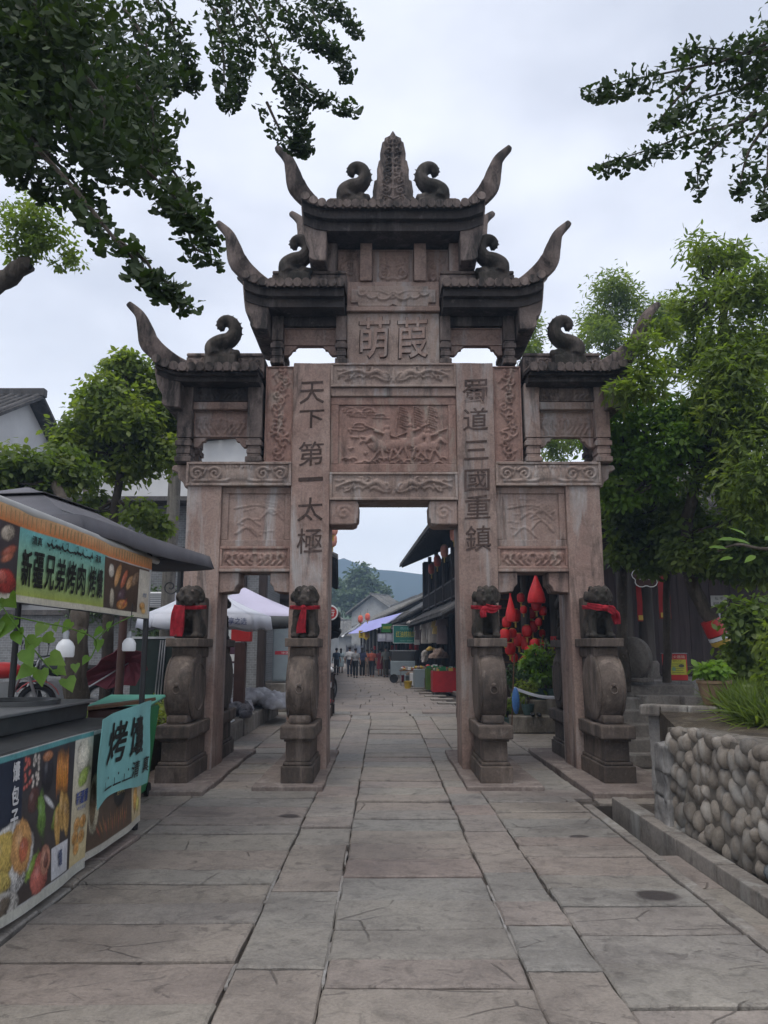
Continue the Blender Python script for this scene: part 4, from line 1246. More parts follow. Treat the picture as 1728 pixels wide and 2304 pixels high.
# ---------------------------------------------------------------- foliage
SHAPES = {
    'oval': [(0, 0), (0.25, 0.22), (0.6, 0.25), (1, 0), (0.6, -0.25), (0.25, -0.22)],
    'lance': [(0, 0), (0.3, 0.13), (0.65, 0.12), (1, 0), (0.65, -0.12), (0.3, -0.13)],
    'fan': [(0, 0), (0.40, 0.03), (0.62, 0.30), (0.74, 0.52), (0.86, 0.46), (0.95, 0.30), (0.98, 0.12), (0.90, 0.0), (0.98, -0.12), (0.95, -0.32), (0.85, -0.47), (0.73, -0.52), (0.62, -0.30), (0.40, -0.03)],
    'heart': [(0, 0), (-0.12, 0.2), (0.02, 0.42), (0.35, 0.42), (1, 0), (0.35, -0.42), (0.02, -0.42), (-0.12, -0.2)],
    'blade': [(0, 0.025), (0.5, 0.03), (1, 0), (0.5, -0.03), (0, -0.025)],
}
def leaves_mesh(name, pos, nrm, axis, size, shape, mat, fold=0.12):
    """pos, nrm, axis: (n,3) arrays; one small folded face per leaf"""
    sh = np.array(SHAPES[shape]); k = len(sh); n = len(pos)
    nrm = nrm / (np.linalg.norm(nrm, axis=1, keepdims=True) + 1e-9)
    axis = axis - nrm * (axis * nrm).sum(1, keepdims=True)
    axis = axis / (np.linalg.norm(axis, axis=1, keepdims=True) + 1e-9)
    side = np.cross(nrm, axis)
    s = size[:, None, None]
    v = pos[:, None, :] + s * (sh[None, :, 0, None] * axis[:, None, :] + sh[None, :, 1, None] * side[:, None, :] + fold * (np.abs(sh[None, :, 1, None]) * 1.2 - 0.35 * sh[None, :, 0, None] ** 2) * nrm[:, None, :])
    me = bpy.data.meshes.new(name)
    me.vertices.add(n * k); me.vertices.foreach_set('co', v.reshape(-1))
    me.loops.add(n * k); me.loops.foreach_set('vertex_index', np.arange(n * k, dtype=np.int32))
    me.polygons.add(n); me.polygons.foreach_set('loop_start', np.arange(0, n * k, k, dtype=np.int32))
    me.polygons.foreach_set('loop_total', np.full(n, k, dtype=np.int32))
    me.update(calc_edges=True)
    me.materials.append(M[mat])
    return me
def leaf_cloud(name, clumps, n, size, mat, parent, shape='oval', seed=1, droop=0.5, up=0.6, shell=2.4, jit=0.3):
    """clumps: (centre, radii, weight)"""
    g = np.random.default_rng(seed)
    w = np.array([c[2] if len(c) > 2 else float(np.prod(np.array(c[1])) ** (2 / 3.0)) for c in clumps]); w /= w.sum()
    idx = g.choice(len(clumps), n, p=w)
    C = np.array([tuple(c[0]) for c in clumps])[idx]; Rr = np.array([tuple(c[1]) for c in clumps])[idx]
    d = g.normal(size=(n, 3)); d /= np.linalg.norm(d, axis=1, keepdims=True)
    r = g.random(n) ** (1 / shell) * (0.85 + 0.45 * g.random(n) ** 3)
    # twigs: leaves gather in little sprays so gaps open between them
    tw = g.normal(size=(max(8, n // 14), 3)); tw /= np.linalg.norm(tw, axis=1, keepdims=True)
    near = g.integers(0, len(tw), n)
    d = d * 0.42 + tw[near] * 0.85
    d /= np.linalg.norm(d, axis=1, keepdims=True)
    pos = C + d * r[:, None] * Rr * (1 + jit * (g.random((n, 1)) - 0.5))
    nrm = d * 0.5 + g.normal(size=(n, 3)) * 0.55 + np.array([0, 0, up])
    ax = d * 0.6 + g.normal(size=(n, 3)) * 0.6 + np.array([0, 0, -droop])
    sz = size * (0.65 + 0.7 * g.random(n))
    return link(name, leaves_mesh(name, pos, nrm, ax, sz, shape, mat), parent)
def limb(b, pts, r0, r1, n=8, wob=0.0, seed=0):
    p = curve(pts, 5); q = random.Random(seed)
    if wob: p = [p[0]] + [a + Vector((q.uniform(-wob, wob), q.uniform(-wob, wob), q.uniform(-wob, wob) * 0.5)) for a in p[1:]]
    b.tube(p, np.linspace(r0, r1, len(p)).tolist(), n)
def tree(label, base, trunk_pts, r0, clumps, n, size, mat, bark='bark', shape='oval', seed=1, group=None, name='leafy_tree', limbs=True, droop=0.5, shell=2.4, tr1=0.4):
    base = Vector(base)
    t = thing(name, label, 'tree', base, 0, group)
    b = MB(); loc = [Vector(p) - base for p in trunk_pts]
    limb(b, loc, r0, r0 * tr1, 10, r0 * 0.15, seed)
    b.build('trunk', bark, t, smooth=True)
    cl = [(Vector(c[0]) - base,) + tuple(c[1:]) for c in clumps]
    if limbs:
        q = random.Random(seed)
        for c in cl:
            s = min(loc[max(1, len(loc) // 2):], key=lambda v: (v - c[0]).length)
            if (s - c[0]).length > 1.1: continue
            b = MB()
            m = (s + c[0]) / 2 + Vector((q.uniform(-0.15, 0.15), q.uniform(-0.15, 0.15), -0.1))
            limb(b, [s, m, c[0]], min(0.035, r0 * 0.24), 0.006, 6, 0.02, seed)
            b.build('limb', bark, t, smooth=True)
    leaf_cloud('crown', cl, n, size, mat, t, shape, seed, droop, shell=shell)
    return t
def clumpy(centres, r, k, seed, squash=0.8, sub=0.52):
    """break big masses into several uneven clumps"""
    q = random.Random(seed); out = []
    for c, rr in centres:
        for i in range(k):
            d = Vector((q.gauss(0, 1), q.gauss(0, 1), q.gauss(0, 1))).normalized() * rr * q.uniform(0.35, 0.85)
            s = rr * sub * q.uniform(0.75, 1.35)
            out.append((Vector(c) + Vector((d.x, d.y, d.z * squash)), (s, s, s * squash)))
    return out
mk_stone('bark', (0.045, 0.036, 0.028), (0.10, 0.082, 0.066), bump=1.0, fine=22, streak=0.3)
mk_stone('bark_pale', (0.13, 0.12, 0.105), (0.21, 0.195, 0.17), bump=0.8, fine=22, streak=0.3)
mk_leaf('leaf_left', (0.097, 0.142, 0.037), (0.156, 0.21, 0.048), (0.255, 0.286, 0.065), 0.55)
mk_leaf('leaf_left_dark', (0.071, 0.112, 0.031), (0.12, 0.172, 0.041), (0.205, 0.235, 0.054), 0.52)
mk_leaf('leaf_right', (0.091, 0.139, 0.033), (0.155, 0.212, 0.048), (0.243, 0.292, 0.063), 0.55)
mk_leaf('leaf_right_dark', (0.066, 0.109, 0.032), (0.118, 0.17, 0.043), (0.192, 0.239, 0.056), 0.5)
mk_leaf('leaf_bright', (0.098, 0.196, 0.029), (0.155, 0.265, 0.041), (0.218, 0.31, 0.069), 0.5)
mk_leaf('leaf_ginkgo', (0.020, 0.038, 0.013), (0.034, 0.06, 0.018), (0.055, 0.09, 0.022), 0.28, rough=0.6)
mk_leaf('leaf_vine', (0.075, 0.17, 0.025), (0.12, 0.23, 0.035), (0.17, 0.27, 0.05), 0.4)
mk_leaf('leaf_pot', (0.03, 0.07, 0.025), (0.06, 0.11, 0.045), (0.10, 0.16, 0.06), 0.3)
mk_leaf('leaf_far', (0.055, 0.095, 0.045), (0.08, 0.125, 0.055), (0.11, 0.15, 0.07), 0.25, 0.25)

# ---------------------------------------------------------------- flat print on a surface
mk_print('print')
class Print:
    def __init__(self, fn, step=0.0009):
        self.fn = fn; self.b = MB(); self.k = 1; self.step = step
    def poly(self, pts, col, sub=0.0):
        n = len(pts); z = self.k * self.step; self.k += 1
        self.b.cc = col
        cx = sum(p[0] for p in pts) / n; cy = sum(p[1] for p in pts) / n
        self.b.add([self.fn(p[0], p[1], z) for p in pts] + [self.fn(cx, cy, z)], [(i, (i + 1) % n, n) for i in range(n)])
        return self
    def rect(self, x0, x1, y0, y1, col, col2=None, nx=8, ny=4):
        z = self.k * self.step; self.k += 1
        for j in range(ny):
            t = (j + 0.5) / ny
            c = col if col2 is None else tuple(col[i] * (1 - t) + col2[i] * t for i in range(3))
            self.b.cc = c
            ya, yb_ = y0 + (y1 - y0) * j / ny, y0 + (y1 - y0) * (j + 1) / ny
            for i in range(nx):
                xa, xb = x0 + (x1 - x0) * i / nx, x0 + (x1 - x0) * (i + 1) / nx
                self.b.add([self.fn(xa, ya, z), self.fn(xb, ya, z), self.fn(xb, yb_, z), self.fn(xa, yb_, z)], [(0, 1, 2, 3)])
        return self
    def ell(self, cx, cy, rx, ry, col, rot=0.0, n=18, jit=0.0, seed=0):
        q = random.Random(seed + int(cx * 1000))
        c, s = math.cos(rot), math.sin(rot)
        pts = []
        for i in range(n):
            a = 2 * math.pi * i / n; k = 1 + q.uniform(-jit, jit)
            x, y = rx * k * math.cos(a), ry * k * math.sin(a)
            pts.append((cx + x * c - y * s, cy + x * s + y * c))
        return self.poly(pts, col)
    def text(self, body, cx, cy, w, h, col, offset=0.0, shear=0.0):
        z = self.k * self.step; self.k += 1
        self.b.cc = col
        bold = offset * h * 0.9 if offset > 0.012 else 0.0      # heavy lettering: a few shifted passes
        for i, (dx, dy) in enumerate(((0, 0), (1, 0), (-1, 0), (0, 1), (0, -1)) if bold else ((0, 0),)):
            text_fit(self.b, body, w, h, lambda x, y, q: self.fn(cx + x + dx * bold, cy + y + dy * bold, z + 0.0002 * i), 0.0, min(offset, 0.005), shear)
        return self
    def build(self, name, parent, mat='print'):
        o = self.b.build(name, mat, parent, recalc=False)
        o['kind'] = 'stuff'
        return o
class Canvas(Print):
    """a printed picture: a fine sheet of colour cells painted softly, lettering laid over it"""
    def __init__(self, fn, x0, x1, y0, y1, cell=0.008, base=0.002, seed=1):
        super().__init__(fn, 0.0012)
        self.base = base
        self.nx, self.ny = int((x1 - x0) / cell), int((y1 - y0) / cell)
        self.x = np.linspace(x0, x1, self.nx + 1); self.y = np.linspace(y0, y1, self.ny + 1)
        self.X, self.Y = np.meshgrid(self.x, self.y)
        self.C = np.full(self.X.shape + (3,), 0.5)
        g = np.random.default_rng(seed)
        self.N = np.zeros(self.X.shape)
        for k in range(26):                                   # cheap smooth noise
            a, f = g.random() * 6.28, 14 * 1.17 ** k
            self.N += np.sin((self.X * math.cos(a) + self.Y * math.sin(a)) * f + g.random() * 6.28) / (1 + 0.12 * k)
        self.N /= 4.5; self.S = g.normal(size=self.X.shape); self.cell = cell
    def _blend(self, m, c):
        m = np.clip(m, 0, 1)[..., None]
        self.C = self.C * (1 - m) + np.clip(c, 0, 1) * m
    def rect(self, x0, x1, y0, y1, col, col2=None, nx=8, ny=4):
        m = ((self.X >= x0) & (self.X <= x1) & (self.Y >= y0) & (self.Y <= y1)) * 1.0
        t = np.clip((self.Y - y0) / max(1e-6, y1 - y0), 0, 1)[..., None]
        c = np.array(col) * (1 - t) + np.array(col2 if col2 else col) * t
        self._blend(m, c * (1 + 0.12 * self.N[..., None])); return self
    def ell(self, cx, cy, rx, ry, col, rot=0.0, n=18, jit=0.0, seed=0):
        c, s_ = math.cos(rot), math.sin(rot)
        dx, dy = self.X - cx, self.Y - cy
        u, v = (dx * c + dy * s_) / rx, (-dx * s_ + dy * c) / ry
        d = np.sqrt(u * u + v * v) * (1 + (0.06 + jit) * self.N)
        soft = self.cell * 1.6 / min(rx, ry)
        self._blend((1.12 - d) / (soft + 0.3) * 0.55, np.array((0.02, 0.015, 0.012)) * np.ones(d.shape + (1,)))
        sh = 0.50 + 0.50 * np.sqrt(np.clip(1 - d * d, 0, 1)) + 0.20 * v - 0.08 * u + 0.34 * self.N + 0.17 * self.S
        hi = np.clip(1 - np.hypot(u + 0.25, v - 0.35) * 2.6, 0, 1) * 0.12
        self._blend((1 - d) / soft, np.array(col) * np.clip(sh, 0.12, 1.6)[..., None] * 1.1 + hi[..., None]); return self
    def poly(self, pts, col, sub=0.0):
        ins = np.zeros(self.X.shape, bool); n = len(pts)
        for i in range(n):
            (xa, ya), (xb, yb_) = pts[i], pts[(i + 1) % n]
            cond = ((ya > self.Y) != (yb_ > self.Y)) & (self.X < (xb - xa) * (self.Y - ya) / ((yb_ - ya) if abs(yb_ - ya) > 1e-9 else 1e-9) + xa)
            ins ^= cond
        self._blend(ins * 1.0, np.array(col) * (1 + 0.15 * self.N[..., None])); return self
    def shape(self, pts, col):
        return Print.poly(self, pts, col)
    def bar(self, x0, x1, y0, y1, col):
        return Print.rect(self, x0, x1, y0, y1, col, None, 1, 1)
    def build(self, name, parent, mat='print'):
        fn0 = self.fn; nx, ny = self.nx, self.ny; w = nx + 1
        me = bpy.data.meshes.new(name)
        vs = [tuple(fn0(self.x[i], self.y[j], self.base)) for j in range(ny + 1) for i in range(w)]
        me.from_pydata(vs, [], [(j * w + i, j * w + i + 1, (j + 1) * w + i + 1, (j + 1) * w + i) for j in range(ny) for i in range(nx)])
        ca = me.color_attributes.new('Col', 'FLOAT_COLOR', 'POINT')
        ca.data.foreach_set('color', np.concatenate([self.C, np.ones(self.X.shape + (1,))], 2).astype(np.float32).reshape(-1))
        me.materials.append(M[mat])
        o = link(name, me, parent); o['kind'] = 'stuff'
        if self.b.v:
            f = self.b
            o2 = f.build('lettering', mat, parent, recalc=False); o2['kind'] = 'stuff'
        return o
# ---------------------------------------------------------------- everyday materials
mk_plain('black_metal', (0.018, 0.018, 0.02), 0.45, 0.2)
mk_plain('grey_metal', (0.28, 0.29, 0.30), 0.4, 0.2, metal=0.6)
mk_plain('steel', (0.42, 0.43, 0.44), 0.35, 0.25, metal=0.8)
mk_plain('white_paint', (0.70, 0.70, 0.71), 0.6, 0.12)
mk_plain('white_plastic', (0.72, 0.73, 0.74), 0.35, 0.1)
mk_plain('grey_canvas', (0.135, 0.132, 0.146), 0.8, 0.25, 3, 0.25)
mk_plain('dark_canvas', (0.014, 0.014, 0.017), 0.85, 0.2)
mk_plain('vinyl_white', (0.55, 0.55, 0.53), 0.45, 0.15, 3)
mk_plain('vinyl_teal', (0.20, 0.46, 0.45), 0.5, 0.2, 4)
mk_plain('oven_steel', (0.075, 0.078, 0.080), 0.42, 0.4, 5, metal=0.3)
mk_plain('oven_shade', (0.006, 0.006, 0.006), 0.9, 0.3)
mk_plain('lilac_canvas', (0.55, 0.52, 0.66), 0.75, 0.12, 2, 0.15)
mk_plain('white_canvas', (0.68, 0.70, 0.78), 0.7, 0.12, 2, 0.15)
mk_plain('blue_canvas', (0.03, 0.055, 0.22), 0.7, 0.2)
mk_plain('underside', (0.10, 0.105, 0.11), 0.85, 0.2)
mk_plain('maroon_cloth', (0.20, 0.045, 0.065), 0.8, 0.3, 5, 0.3)
mk_plain('brown_paint', (0.075, 0.035, 0.028), 0.6, 0.3, 6)
mk_plain('green_plastic', (0.02, 0.20, 0.07), 0.4, 0.25)
mk_plain('teal_plastic', (0.10, 0.38, 0.28), 0.4, 0.2)
mk_plain('dark_green_paint', (0.02, 0.042, 0.034), 0.5, 0.3)
mk_plain('cabinet_grey', (0.26, 0.31, 0.34), 0.45, 0.12)
mk_plain('red_paint', (0.50, 0.03, 0.03), 0.4, 0.2)
mk_plain('rubber', (0.012, 0.012, 0.013), 0.75, 0.2)
mk_plain('glass_dark', (0.02, 0.022, 0.025), 0.12, 0.0, spec=0.6)
mk_plain('plastic_sheet', (0.50, 0.50, 0.54), 0.3, 0.35, 7, 0.4, bscale=22)
mk_plain('dark_sack', (0.09, 0.085, 0.10), 0.5, 0.5, 9, 0.5, bscale=25)
mk_plain('lantern_red', (0.72, 0.14, 0.08), 0.6, 0.25, 12)
mk_plain('lantern_faded', (0.80, 0.34, 0.25), 0.65, 0.25, 10)
mk_plain('bag_red', (0.60, 0.02, 0.025), 0.55, 0.3, 10, 0.2)
mk_plain('gold', (0.55, 0.36, 0.06), 0.45, 0.2)
mk_plain('plaster_white', (0.62, 0.62, 0.62), 0.9, 0.18, 1.2, 0.2)
mk_plain('plaster_old', (0.40, 0.40, 0.385), 0.9, 0.3, 1.5, 0.3)
mk_plain('terracotta', (0.25, 0.165, 0.10), 0.7, 0.35, 8, 0.2)
mk_plain('pot_green', (0.055, 0.10, 0.095), 0.5, 0.25)
mk_wood('dark_wood', (0.028, 0.021, 0.020), (0.07, 0.053, 0.049))
mk_wood('wall_wood', (0.06, 0.046, 0.049), (0.115, 0.09, 0.092), axis=(14, 14, 0.9))
mk_wood('grey_wood', (0.075, 0.065, 0.060), (0.15, 0.132, 0.122))
mk_wood('brown_wood', (0.10, 0.055, 0.032), (0.19, 0.11, 0.065))
mk_stone('roof_tile_grey', (0.065, 0.062, 0.062), (0.13, 0.122, 0.118), bump=0.7, tint=0.3)
mk_stone('roof_tile_pale', (0.15, 0.145, 0.135), (0.25, 0.24, 0.22), bump=0.7, tint=0.3)
def mk_brick(name, c1, c2, mortar, scale=4.2):
    n = NT(name)
    bt = n.new('ShaderNodeTexBrick')
    bt.inputs['Scale'].default_value = scale
    bt.inputs['Color1'].default_value = (*c1, 1); bt.inputs['Color2'].default_value = (*c2, 1); bt.inputs['Mortar'].default_value = (*mortar, 1)
    bt.inputs['Mortar Size'].default_value = 0.012
    n.link(n.map(n.pos(), (1, 1, 1), (R(90), 0, 0)), bt.inputs['Vector'])
    c = n.mix(0.5, bt.outputs[0], n.ramp(n.noise(n.pos(), 9, 4), [(0.3, 0.55), (0.7, 1.0)]), 'MULTIPLY')
    n.set(c, 0.85); n.bump(bt.outputs[1], 0.4, -0.01)
    M[name] = n.m
mk_brick('grey_brick', (0.17, 0.175, 0.18), (0.22, 0.225, 0.23), (0.36, 0.37, 0.38))
def text_board(label, name, cat, size, loc, rz, bg, items, frame=None, thick=0.03, group=None, tilt=0.0):
    """a flat sign standing in the scene: board faces local -Y; items: (text, cx, cz, w, h, colour)"""
    t = thing(name, label, cat, loc, rz, group)
    if tilt: t.rotation_euler = (tilt, 0, rz)
    w, h = size
    b = MB(); b.box(-w / 2, w / 2, 0, thick, -h / 2, h / 2)
    n = NT('board'); n.set(n.mix(1.0, bg, n.ramp(n.noise(n.pos(), 5, 3), [(0.3, 0.8), (0.7, 1.0)]), 'MULTIPLY'), 0.5)
    b.build('board', n.m, t)
    if frame:
        f = MB(); e = 0.02
        for x0, x1, z0, z1 in ((-w / 2 - e, w / 2 + e, h / 2, h / 2 + e), (-w / 2 - e, w / 2 + e, -h / 2 - e, -h / 2), (-w / 2 - e, -w / 2, -h / 2, h / 2), (w / 2, w / 2 + e, -h / 2, h / 2)):
            f.box(x0, x1, -0.012, thick + 0.005, z0, z1)
        f.build('frame', frame, t)
    p = Print(lambda x, z, k: (x, -0.002 - k, z))
    for it in items:
        if it[0] is None: p.rect(it[1] - it[3] / 2, it[1] + it[3] / 2, it[2] - it[4] / 2, it[2] + it[4] / 2, it[5], None, 1, 1)
        else: p.text(it[0], it[1], it[2], it[3], it[4], it[5], 0.01)
    p.build('lettering', t)
    return t
# ================================================================ LEFT: food stall
SX = -2.14
def wavy(y, z, a=0.012): return a * math.sin(y * 4.1 + z * 2.0) + a * 0.25 * math.sin(y * 9.7 - z * 4)
# --- frame of black pipe
fr = thing('banner_stand', 'black pipe stand carrying the banner of the food stall', 'stand', (SX - 0.03, 7.08, 0))
def fpart(name, a, b_, r=0.022, mat='black_metal'):
    q = Vector((SX - 0.03, 7.08, 0)); m = MB(); m.tube([Vector(a) - q, Vector(b_) - q], r, 10)
    return m.build(name, mat, fr, smooth=True)
fpart('post', (SX - 0.03, 7.08, 0), (SX - 0.03, 7.08, 2.55), 0.026)
fpart('post', (SX - 1.6, 7.08, 0), (SX - 1.6, 7.08, 2.5), 0.022)
fpart('post', (SX - 0.03, 3.4, 0), (SX - 0.03, 3.4, 2.55), 0.026)
fpart('top_rail', (SX - 0.03, 3.2, 2.375), (SX - 0.03, 7.32, 2.375), 0.03, 'vinyl_white')
fpart('bottom_rail', (SX - 0.03, 3.2, 1.83), (SX - 0.03, 7.1, 1.83), 0.014)
# --- upper banner
bn = thing('stall_banner', 'long teal and orange vinyl banner with large black lettering above the food stall', 'banner', (SX, 5.2, 1.82))
q0 = Vector((SX, 5.2, 1.82))
def bf(y, z, k): return Vector((SX + wavy(y, z) + k, y, z)) - q0
b = MB(); b.grid(lambda u, v: bf(3.3 + 3.72 * u, 1.82 + 0.54 * v, 0), 60, 6, (-0.004, 0, 0))
b.build('vinyl_sheet', 'vinyl_white', bn, smooth=True)
p = Canvas(bf, 3.3, 7.02, 1.823, 2.36, 0.0085)
p.k = 6
teal, olive = (0.16, 0.48, 0.50), (0.36, 0.42, 0.09)
p.rect(4.45, 5.95, 1.865, 2.29, olive, teal, 26, 10)
p.rect(3.3, 4.49, 1.865, 2.29, (0.05, 0.045, 0.05), (0.07, 0.055, 0.06), 16, 3)
p.rect(5.88, 6.95, 1.845, 2.25, (0.06, 0.045, 0.035), (0.10, 0.06, 0.04), 16, 3)
p.rect(3.3, 7.02, 2.262, 2.36, (0.62, 0.20, 0.06), (0.66, 0.42, 0.22), 60, 4)
for k in range(62):                                           # crenellated edge pattern of the border
    y = 3.32 + 0.06 * k
    p.rect(y, y + 0.012, 2.275, 2.345, (0.30, 0.22, 0.10), None, 1, 1)
p.rect(3.3, 7.02, 1.823, 1.862, (0.60, 0.56, 0.45), None, 50, 1)
for (y, z, ry, rz, c, rot) in ((4.32, 2.20, 0.10, 0.05, (0.45, 0.38, 0.30), 0.2), (4.36, 2.10, 0.13, 0.035, (0.36, 0.10, 0.06), 0.3), (4.34, 2.06, 0.11, 0.03, (0.42, 0.14, 0.08), 0.3),
                               (4.33, 1.93, 0.15, 0.075, (0.42, 0.05, 0.04), 0.0), (4.28, 1.95, 0.08, 0.045, (0.50, 0.12, 0.09), 0.0), (4.0, 2.08, 0.16, 0.12, (0.4, 0.25, 0.12), 0), (3.7, 2.05, 0.2, 0.13, (0.35, 0.1, 0.06), 0),
                               (6.05, 2.16, 0.07, 0.06, (0.55, 0.50, 0.42), 0), (6.2, 2.13, 0.13, 0.055, (0.50, 0.26, 0.10), 0.9), (6.36, 2.12, 0.12, 0.05, (0.42, 0.12, 0.06), 0.8), (6.5, 2.10, 0.10, 0.05, (0.50, 0.28, 0.13), 0.6), (6.62, 2.14, 0.1, 0.05, (0.25, 0.16, 0.10), 0.6),
                               (6.08, 1.95, 0.06, 0.085, (0.42, 0.37, 0.28), 0.0), (6.32, 1.98, 0.12, 0.06, (0.10, 0.06, 0.07), 0.3), (6.36, 1.91, 0.15, 0.045, (0.55, 0.22, 0.06), 0.1), (6.42, 1.93, 0.08, 0.02, (0.30, 0.07, 0.05), 0.6), (6.3, 1.89, 0.05, 0.02, (0.62, 0.34, 0.12), 0.0)):
    p.ell(y, z, ry, rz, c, rot, 16, 0.12, int(y * 50))
p.rect(5.9, 6.68, 2.028, 2.036, (0.5, 0.45, 0.38), None, 8, 1)
p.rect(6.70, 6.97, 1.85, 2.24, (0.52, 0.46, 0.36), (0.62, 0.58, 0.50), 5, 4)
p.poly([(6.72, 2.10), (6.83, 2.235), (6.94, 2.10), (6.94, 2.07), (6.72, 2.07)], (0.60, 0.55, 0.46))
p.ell(6.82, 1.92, 0.08, 0.04, (0.60, 0.32, 0.10), 0, 14); p.ell(6.86, 1.88, 0.07, 0.03, (0.66, 0.40, 0.14), 0, 14)
p.text('烤馕', 6.85, 2.02, 0.10, 0.04, (0.16, 0.22, 0.35))
ink = (0.012, 0.016, 0.014)
for i, ch in enumerate('新疆兄弟烤肉'):
    p.text(ch, 4.605 + i * 0.155, 2.03, 0.130, 0.215, ink, 0.016)
for i, ch in enumerate('烤馕'):
    p.text(ch, 5.575 + i * 0.165, 2.03, 0.135, 0.215, ink, 0.016)
p.text('清真', 4.70, 2.205, 0.13, 0.055, ink, 0.02)
p.text('清真', 5.66, 2.205, 0.13, 0.055, ink, 0.02)
for i in range(9):                                            # flowing Arabic line between the two
    y = 4.82 + i * 0.082; r_ = random.Random(i)
    pts = curve([(y, 2.20 + r_.uniform(-0.01, 0.012)), (y + 0.03, 2.19), (y + 0.06, 2.20 + r_.uniform(-0.006, 0.02)), (y + 0.086, 2.195)], 4)
    up_ = [(a.x, a.y + 0.006) for a in pts]; dn = [(a.x, a.y - 0.005) for a in pts[::-1]]
    p.shape(up_ + dn, ink)
    z_ = 2.235 if i % 2 else 2.165
    p.bar(y + 0.034, y + 0.046, z_, z_ + 0.012, ink)
    if i % 3 != 1: p.bar(y + 0.052, y + 0.062, 2.195, 2.24 + 0.01 * (i % 2), ink)
    p.k = 12
p.build('printed_picture', bn)
# --- lower banners
def food_banner(label, y0, y1, z0, z1, x, seed):
    t = thing('counter_banner', label, 'banner', (x, y0, z0))
    q = Vector((x, y0, z0))
    def fn(y, z, k): return Vector((x + wavy(y, z, 0.014) * (1.4 - z) + k + 0.02 * (z1 - z), y, z + 0.02 * math.sin(y * 3.0) * max(0, (0.4 - z)))) - q
    b = MB(); b.grid(lambda u, v: fn(y0 + (y1 - y0) * u, z0 + (z1 - z0) * v, 0), 40, 8, (-0.004, 0, 0))
    b.build('vinyl_sheet', 'vinyl_white', t, smooth=True)
    cv = Canvas(fn, y0, y1, z0, z1, 0.008, seed=seed); cv.k = 5
    return t, cv
lb, p = food_banner('white-edged vinyl banner with pictures of meat and flatbread along the counter foot', 3.2, 5.80, 0.035, 0.965, -2.12, 1)
p.rect(3.2, 5.49, 0.10, 0.93, (0.055, 0.042, 0.036), (0.045, 0.045, 0.052), 30, 6)
p.rect(3.2, 5.80, 0.932, 0.962, (0.10, 0.30, 0.31), None, 30, 1)
p.rect(4.2, 4.70, 0.55, 0.93, (0.02, 0.03, 0.055), None, 6, 2)
for i, ch in enumerate('馕包子'): p.text(ch, 4.60, 0.86 - i * 0.13, 0.085, 0.105, (0.62, 0.62, 0.62), 0.03)
q = random.Random(5)
for i in range(34):                                           # cubes of meat and onion on skewers
    y, z = 4.72 + q.random() * 0.2, 0.74 + q.random() * 0.17
    p.ell(y, z, 0.022, 0.02, (0.45, 0.10, 0.08) if y < 4.82 else (0.58, 0.52, 0.46), q.random() * 3, 9, 0.15)
p.ell(4.85, 0.66, 0.09, 0.08, (0.10, 0.045, 0.04), 0.3, 14, 0.2)
p.ell(5.05, 0.78, 0.10, 0.13, (0.03, 0.03, 0.04), 0, 18); p.ell(5.05, 0.885, 0.09, 0.035, (0.45, 0.20, 0.10), 0, 16, 0.1); p.ell(5.10, 0.60, 0.13, 0.025, (0.55, 0.55, 0.55), -0.5, 14)
for i in range(7): p.ell(5.22 + 0.028 * i, 0.74 + 0.02 * math.sin(i), 0.022, 0.17, (0.55, 0.20 + 0.015 * (i % 3), 0.04), 0.05, 16, 0.08, i)
p.ell(5.27, 0.50, 0.12, 0.07, (0.20, 0.26, 0.05), 0.5, 12, 0.25)
p.ell(4.55, 0.37, 0.33, 0.22, (0.58, 0.57, 0.54), 0.1, 22); p.ell(4.5, 0.42, 0.17, 0.14, (0.52, 0.38, 0.10), 0.2, 16, 0.1); p.ell(4.72, 0.42, 0.13, 0.16, (0.50, 0.27, 0.10), 0.1, 16, 0.1); p.ell(4.74, 0.40, 0.06, 0.08, (0.42, 0.12, 0.06), 0, 12, 0.15); p.ell(4.48, 0.27, 0.14, 0.08, (0.55, 0.43, 0.12), 0, 14, 0.1)
p.ell(4.98, 0.55, 0.07, 0.13, (0.13, 0.24, 0.05), 0.2, 9, 0.3)
p.ell(4.86, 0.28, 0.10, 0.05, (0.20, 0.30, 0.05), 0.7, 9, 0.3)
for (y, z) in ((5.26, 0.42), (5.33, 0.50), (5.40, 0.46)): p.ell(y, z, 0.055, 0.15, (0.48, 0.29, 0.09), 0.12, 14, 0.06); p.ell(y + 0.012, z, 0.018, 0.10, (0.36, 0.19, 0.05), 0.12, 10)
p.ell(4.98, 0.20, 0.16, 0.12, (0.42, 0.12, 0.09), 0.3, 16, 0.15); p.ell(5.07, 0.26, 0.09, 0.09, (0.50, 0.24, 0.16), 0, 14, 0.1); p.ell(5.08, 0.26, 0.045, 0.05, (0.20, 0.08, 0.06), 0, 12)
p.rect(5.17, 5.44, 0.11, 0.30, (0.52, 0.53, 0.55), (0.58, 0.58, 0.6), 4, 2); p.text('馕', 5.30, 0.22, 0.06, 0.10, (0.10, 0.12, 0.2), 0.02)
p.ell(4.5, 0.13, 0.22, 0.10, (0.48, 0.46, 0.42), 0, 16); p.ell(4.55, 0.14, 0.08, 0.05, (0.15, 0.12, 0.09), 0.4, 12, 0.2)
p.rect(5.49, 5.80, 0.10, 0.93, (0.55, 0.45, 0.24), (0.62, 0.60, 0.52), 6, 6)
p.ell(5.645, 0.80, 0.115, 0.13, (0.60, 0.56, 0.46), 0, 20); p.ell(5.66, 0.66, 0.10, 0.06, (0.33, 0.42, 0.10), 0.4, 9, 0.3)
p.text('新疆馕', 5.64, 0.535, 0.20, 0.09, (0.08, 0.10, 0.26), 0.02); p.text('传统美食', 5.64, 0.465, 0.15, 0.03, (0.12, 0.16, 0.36))
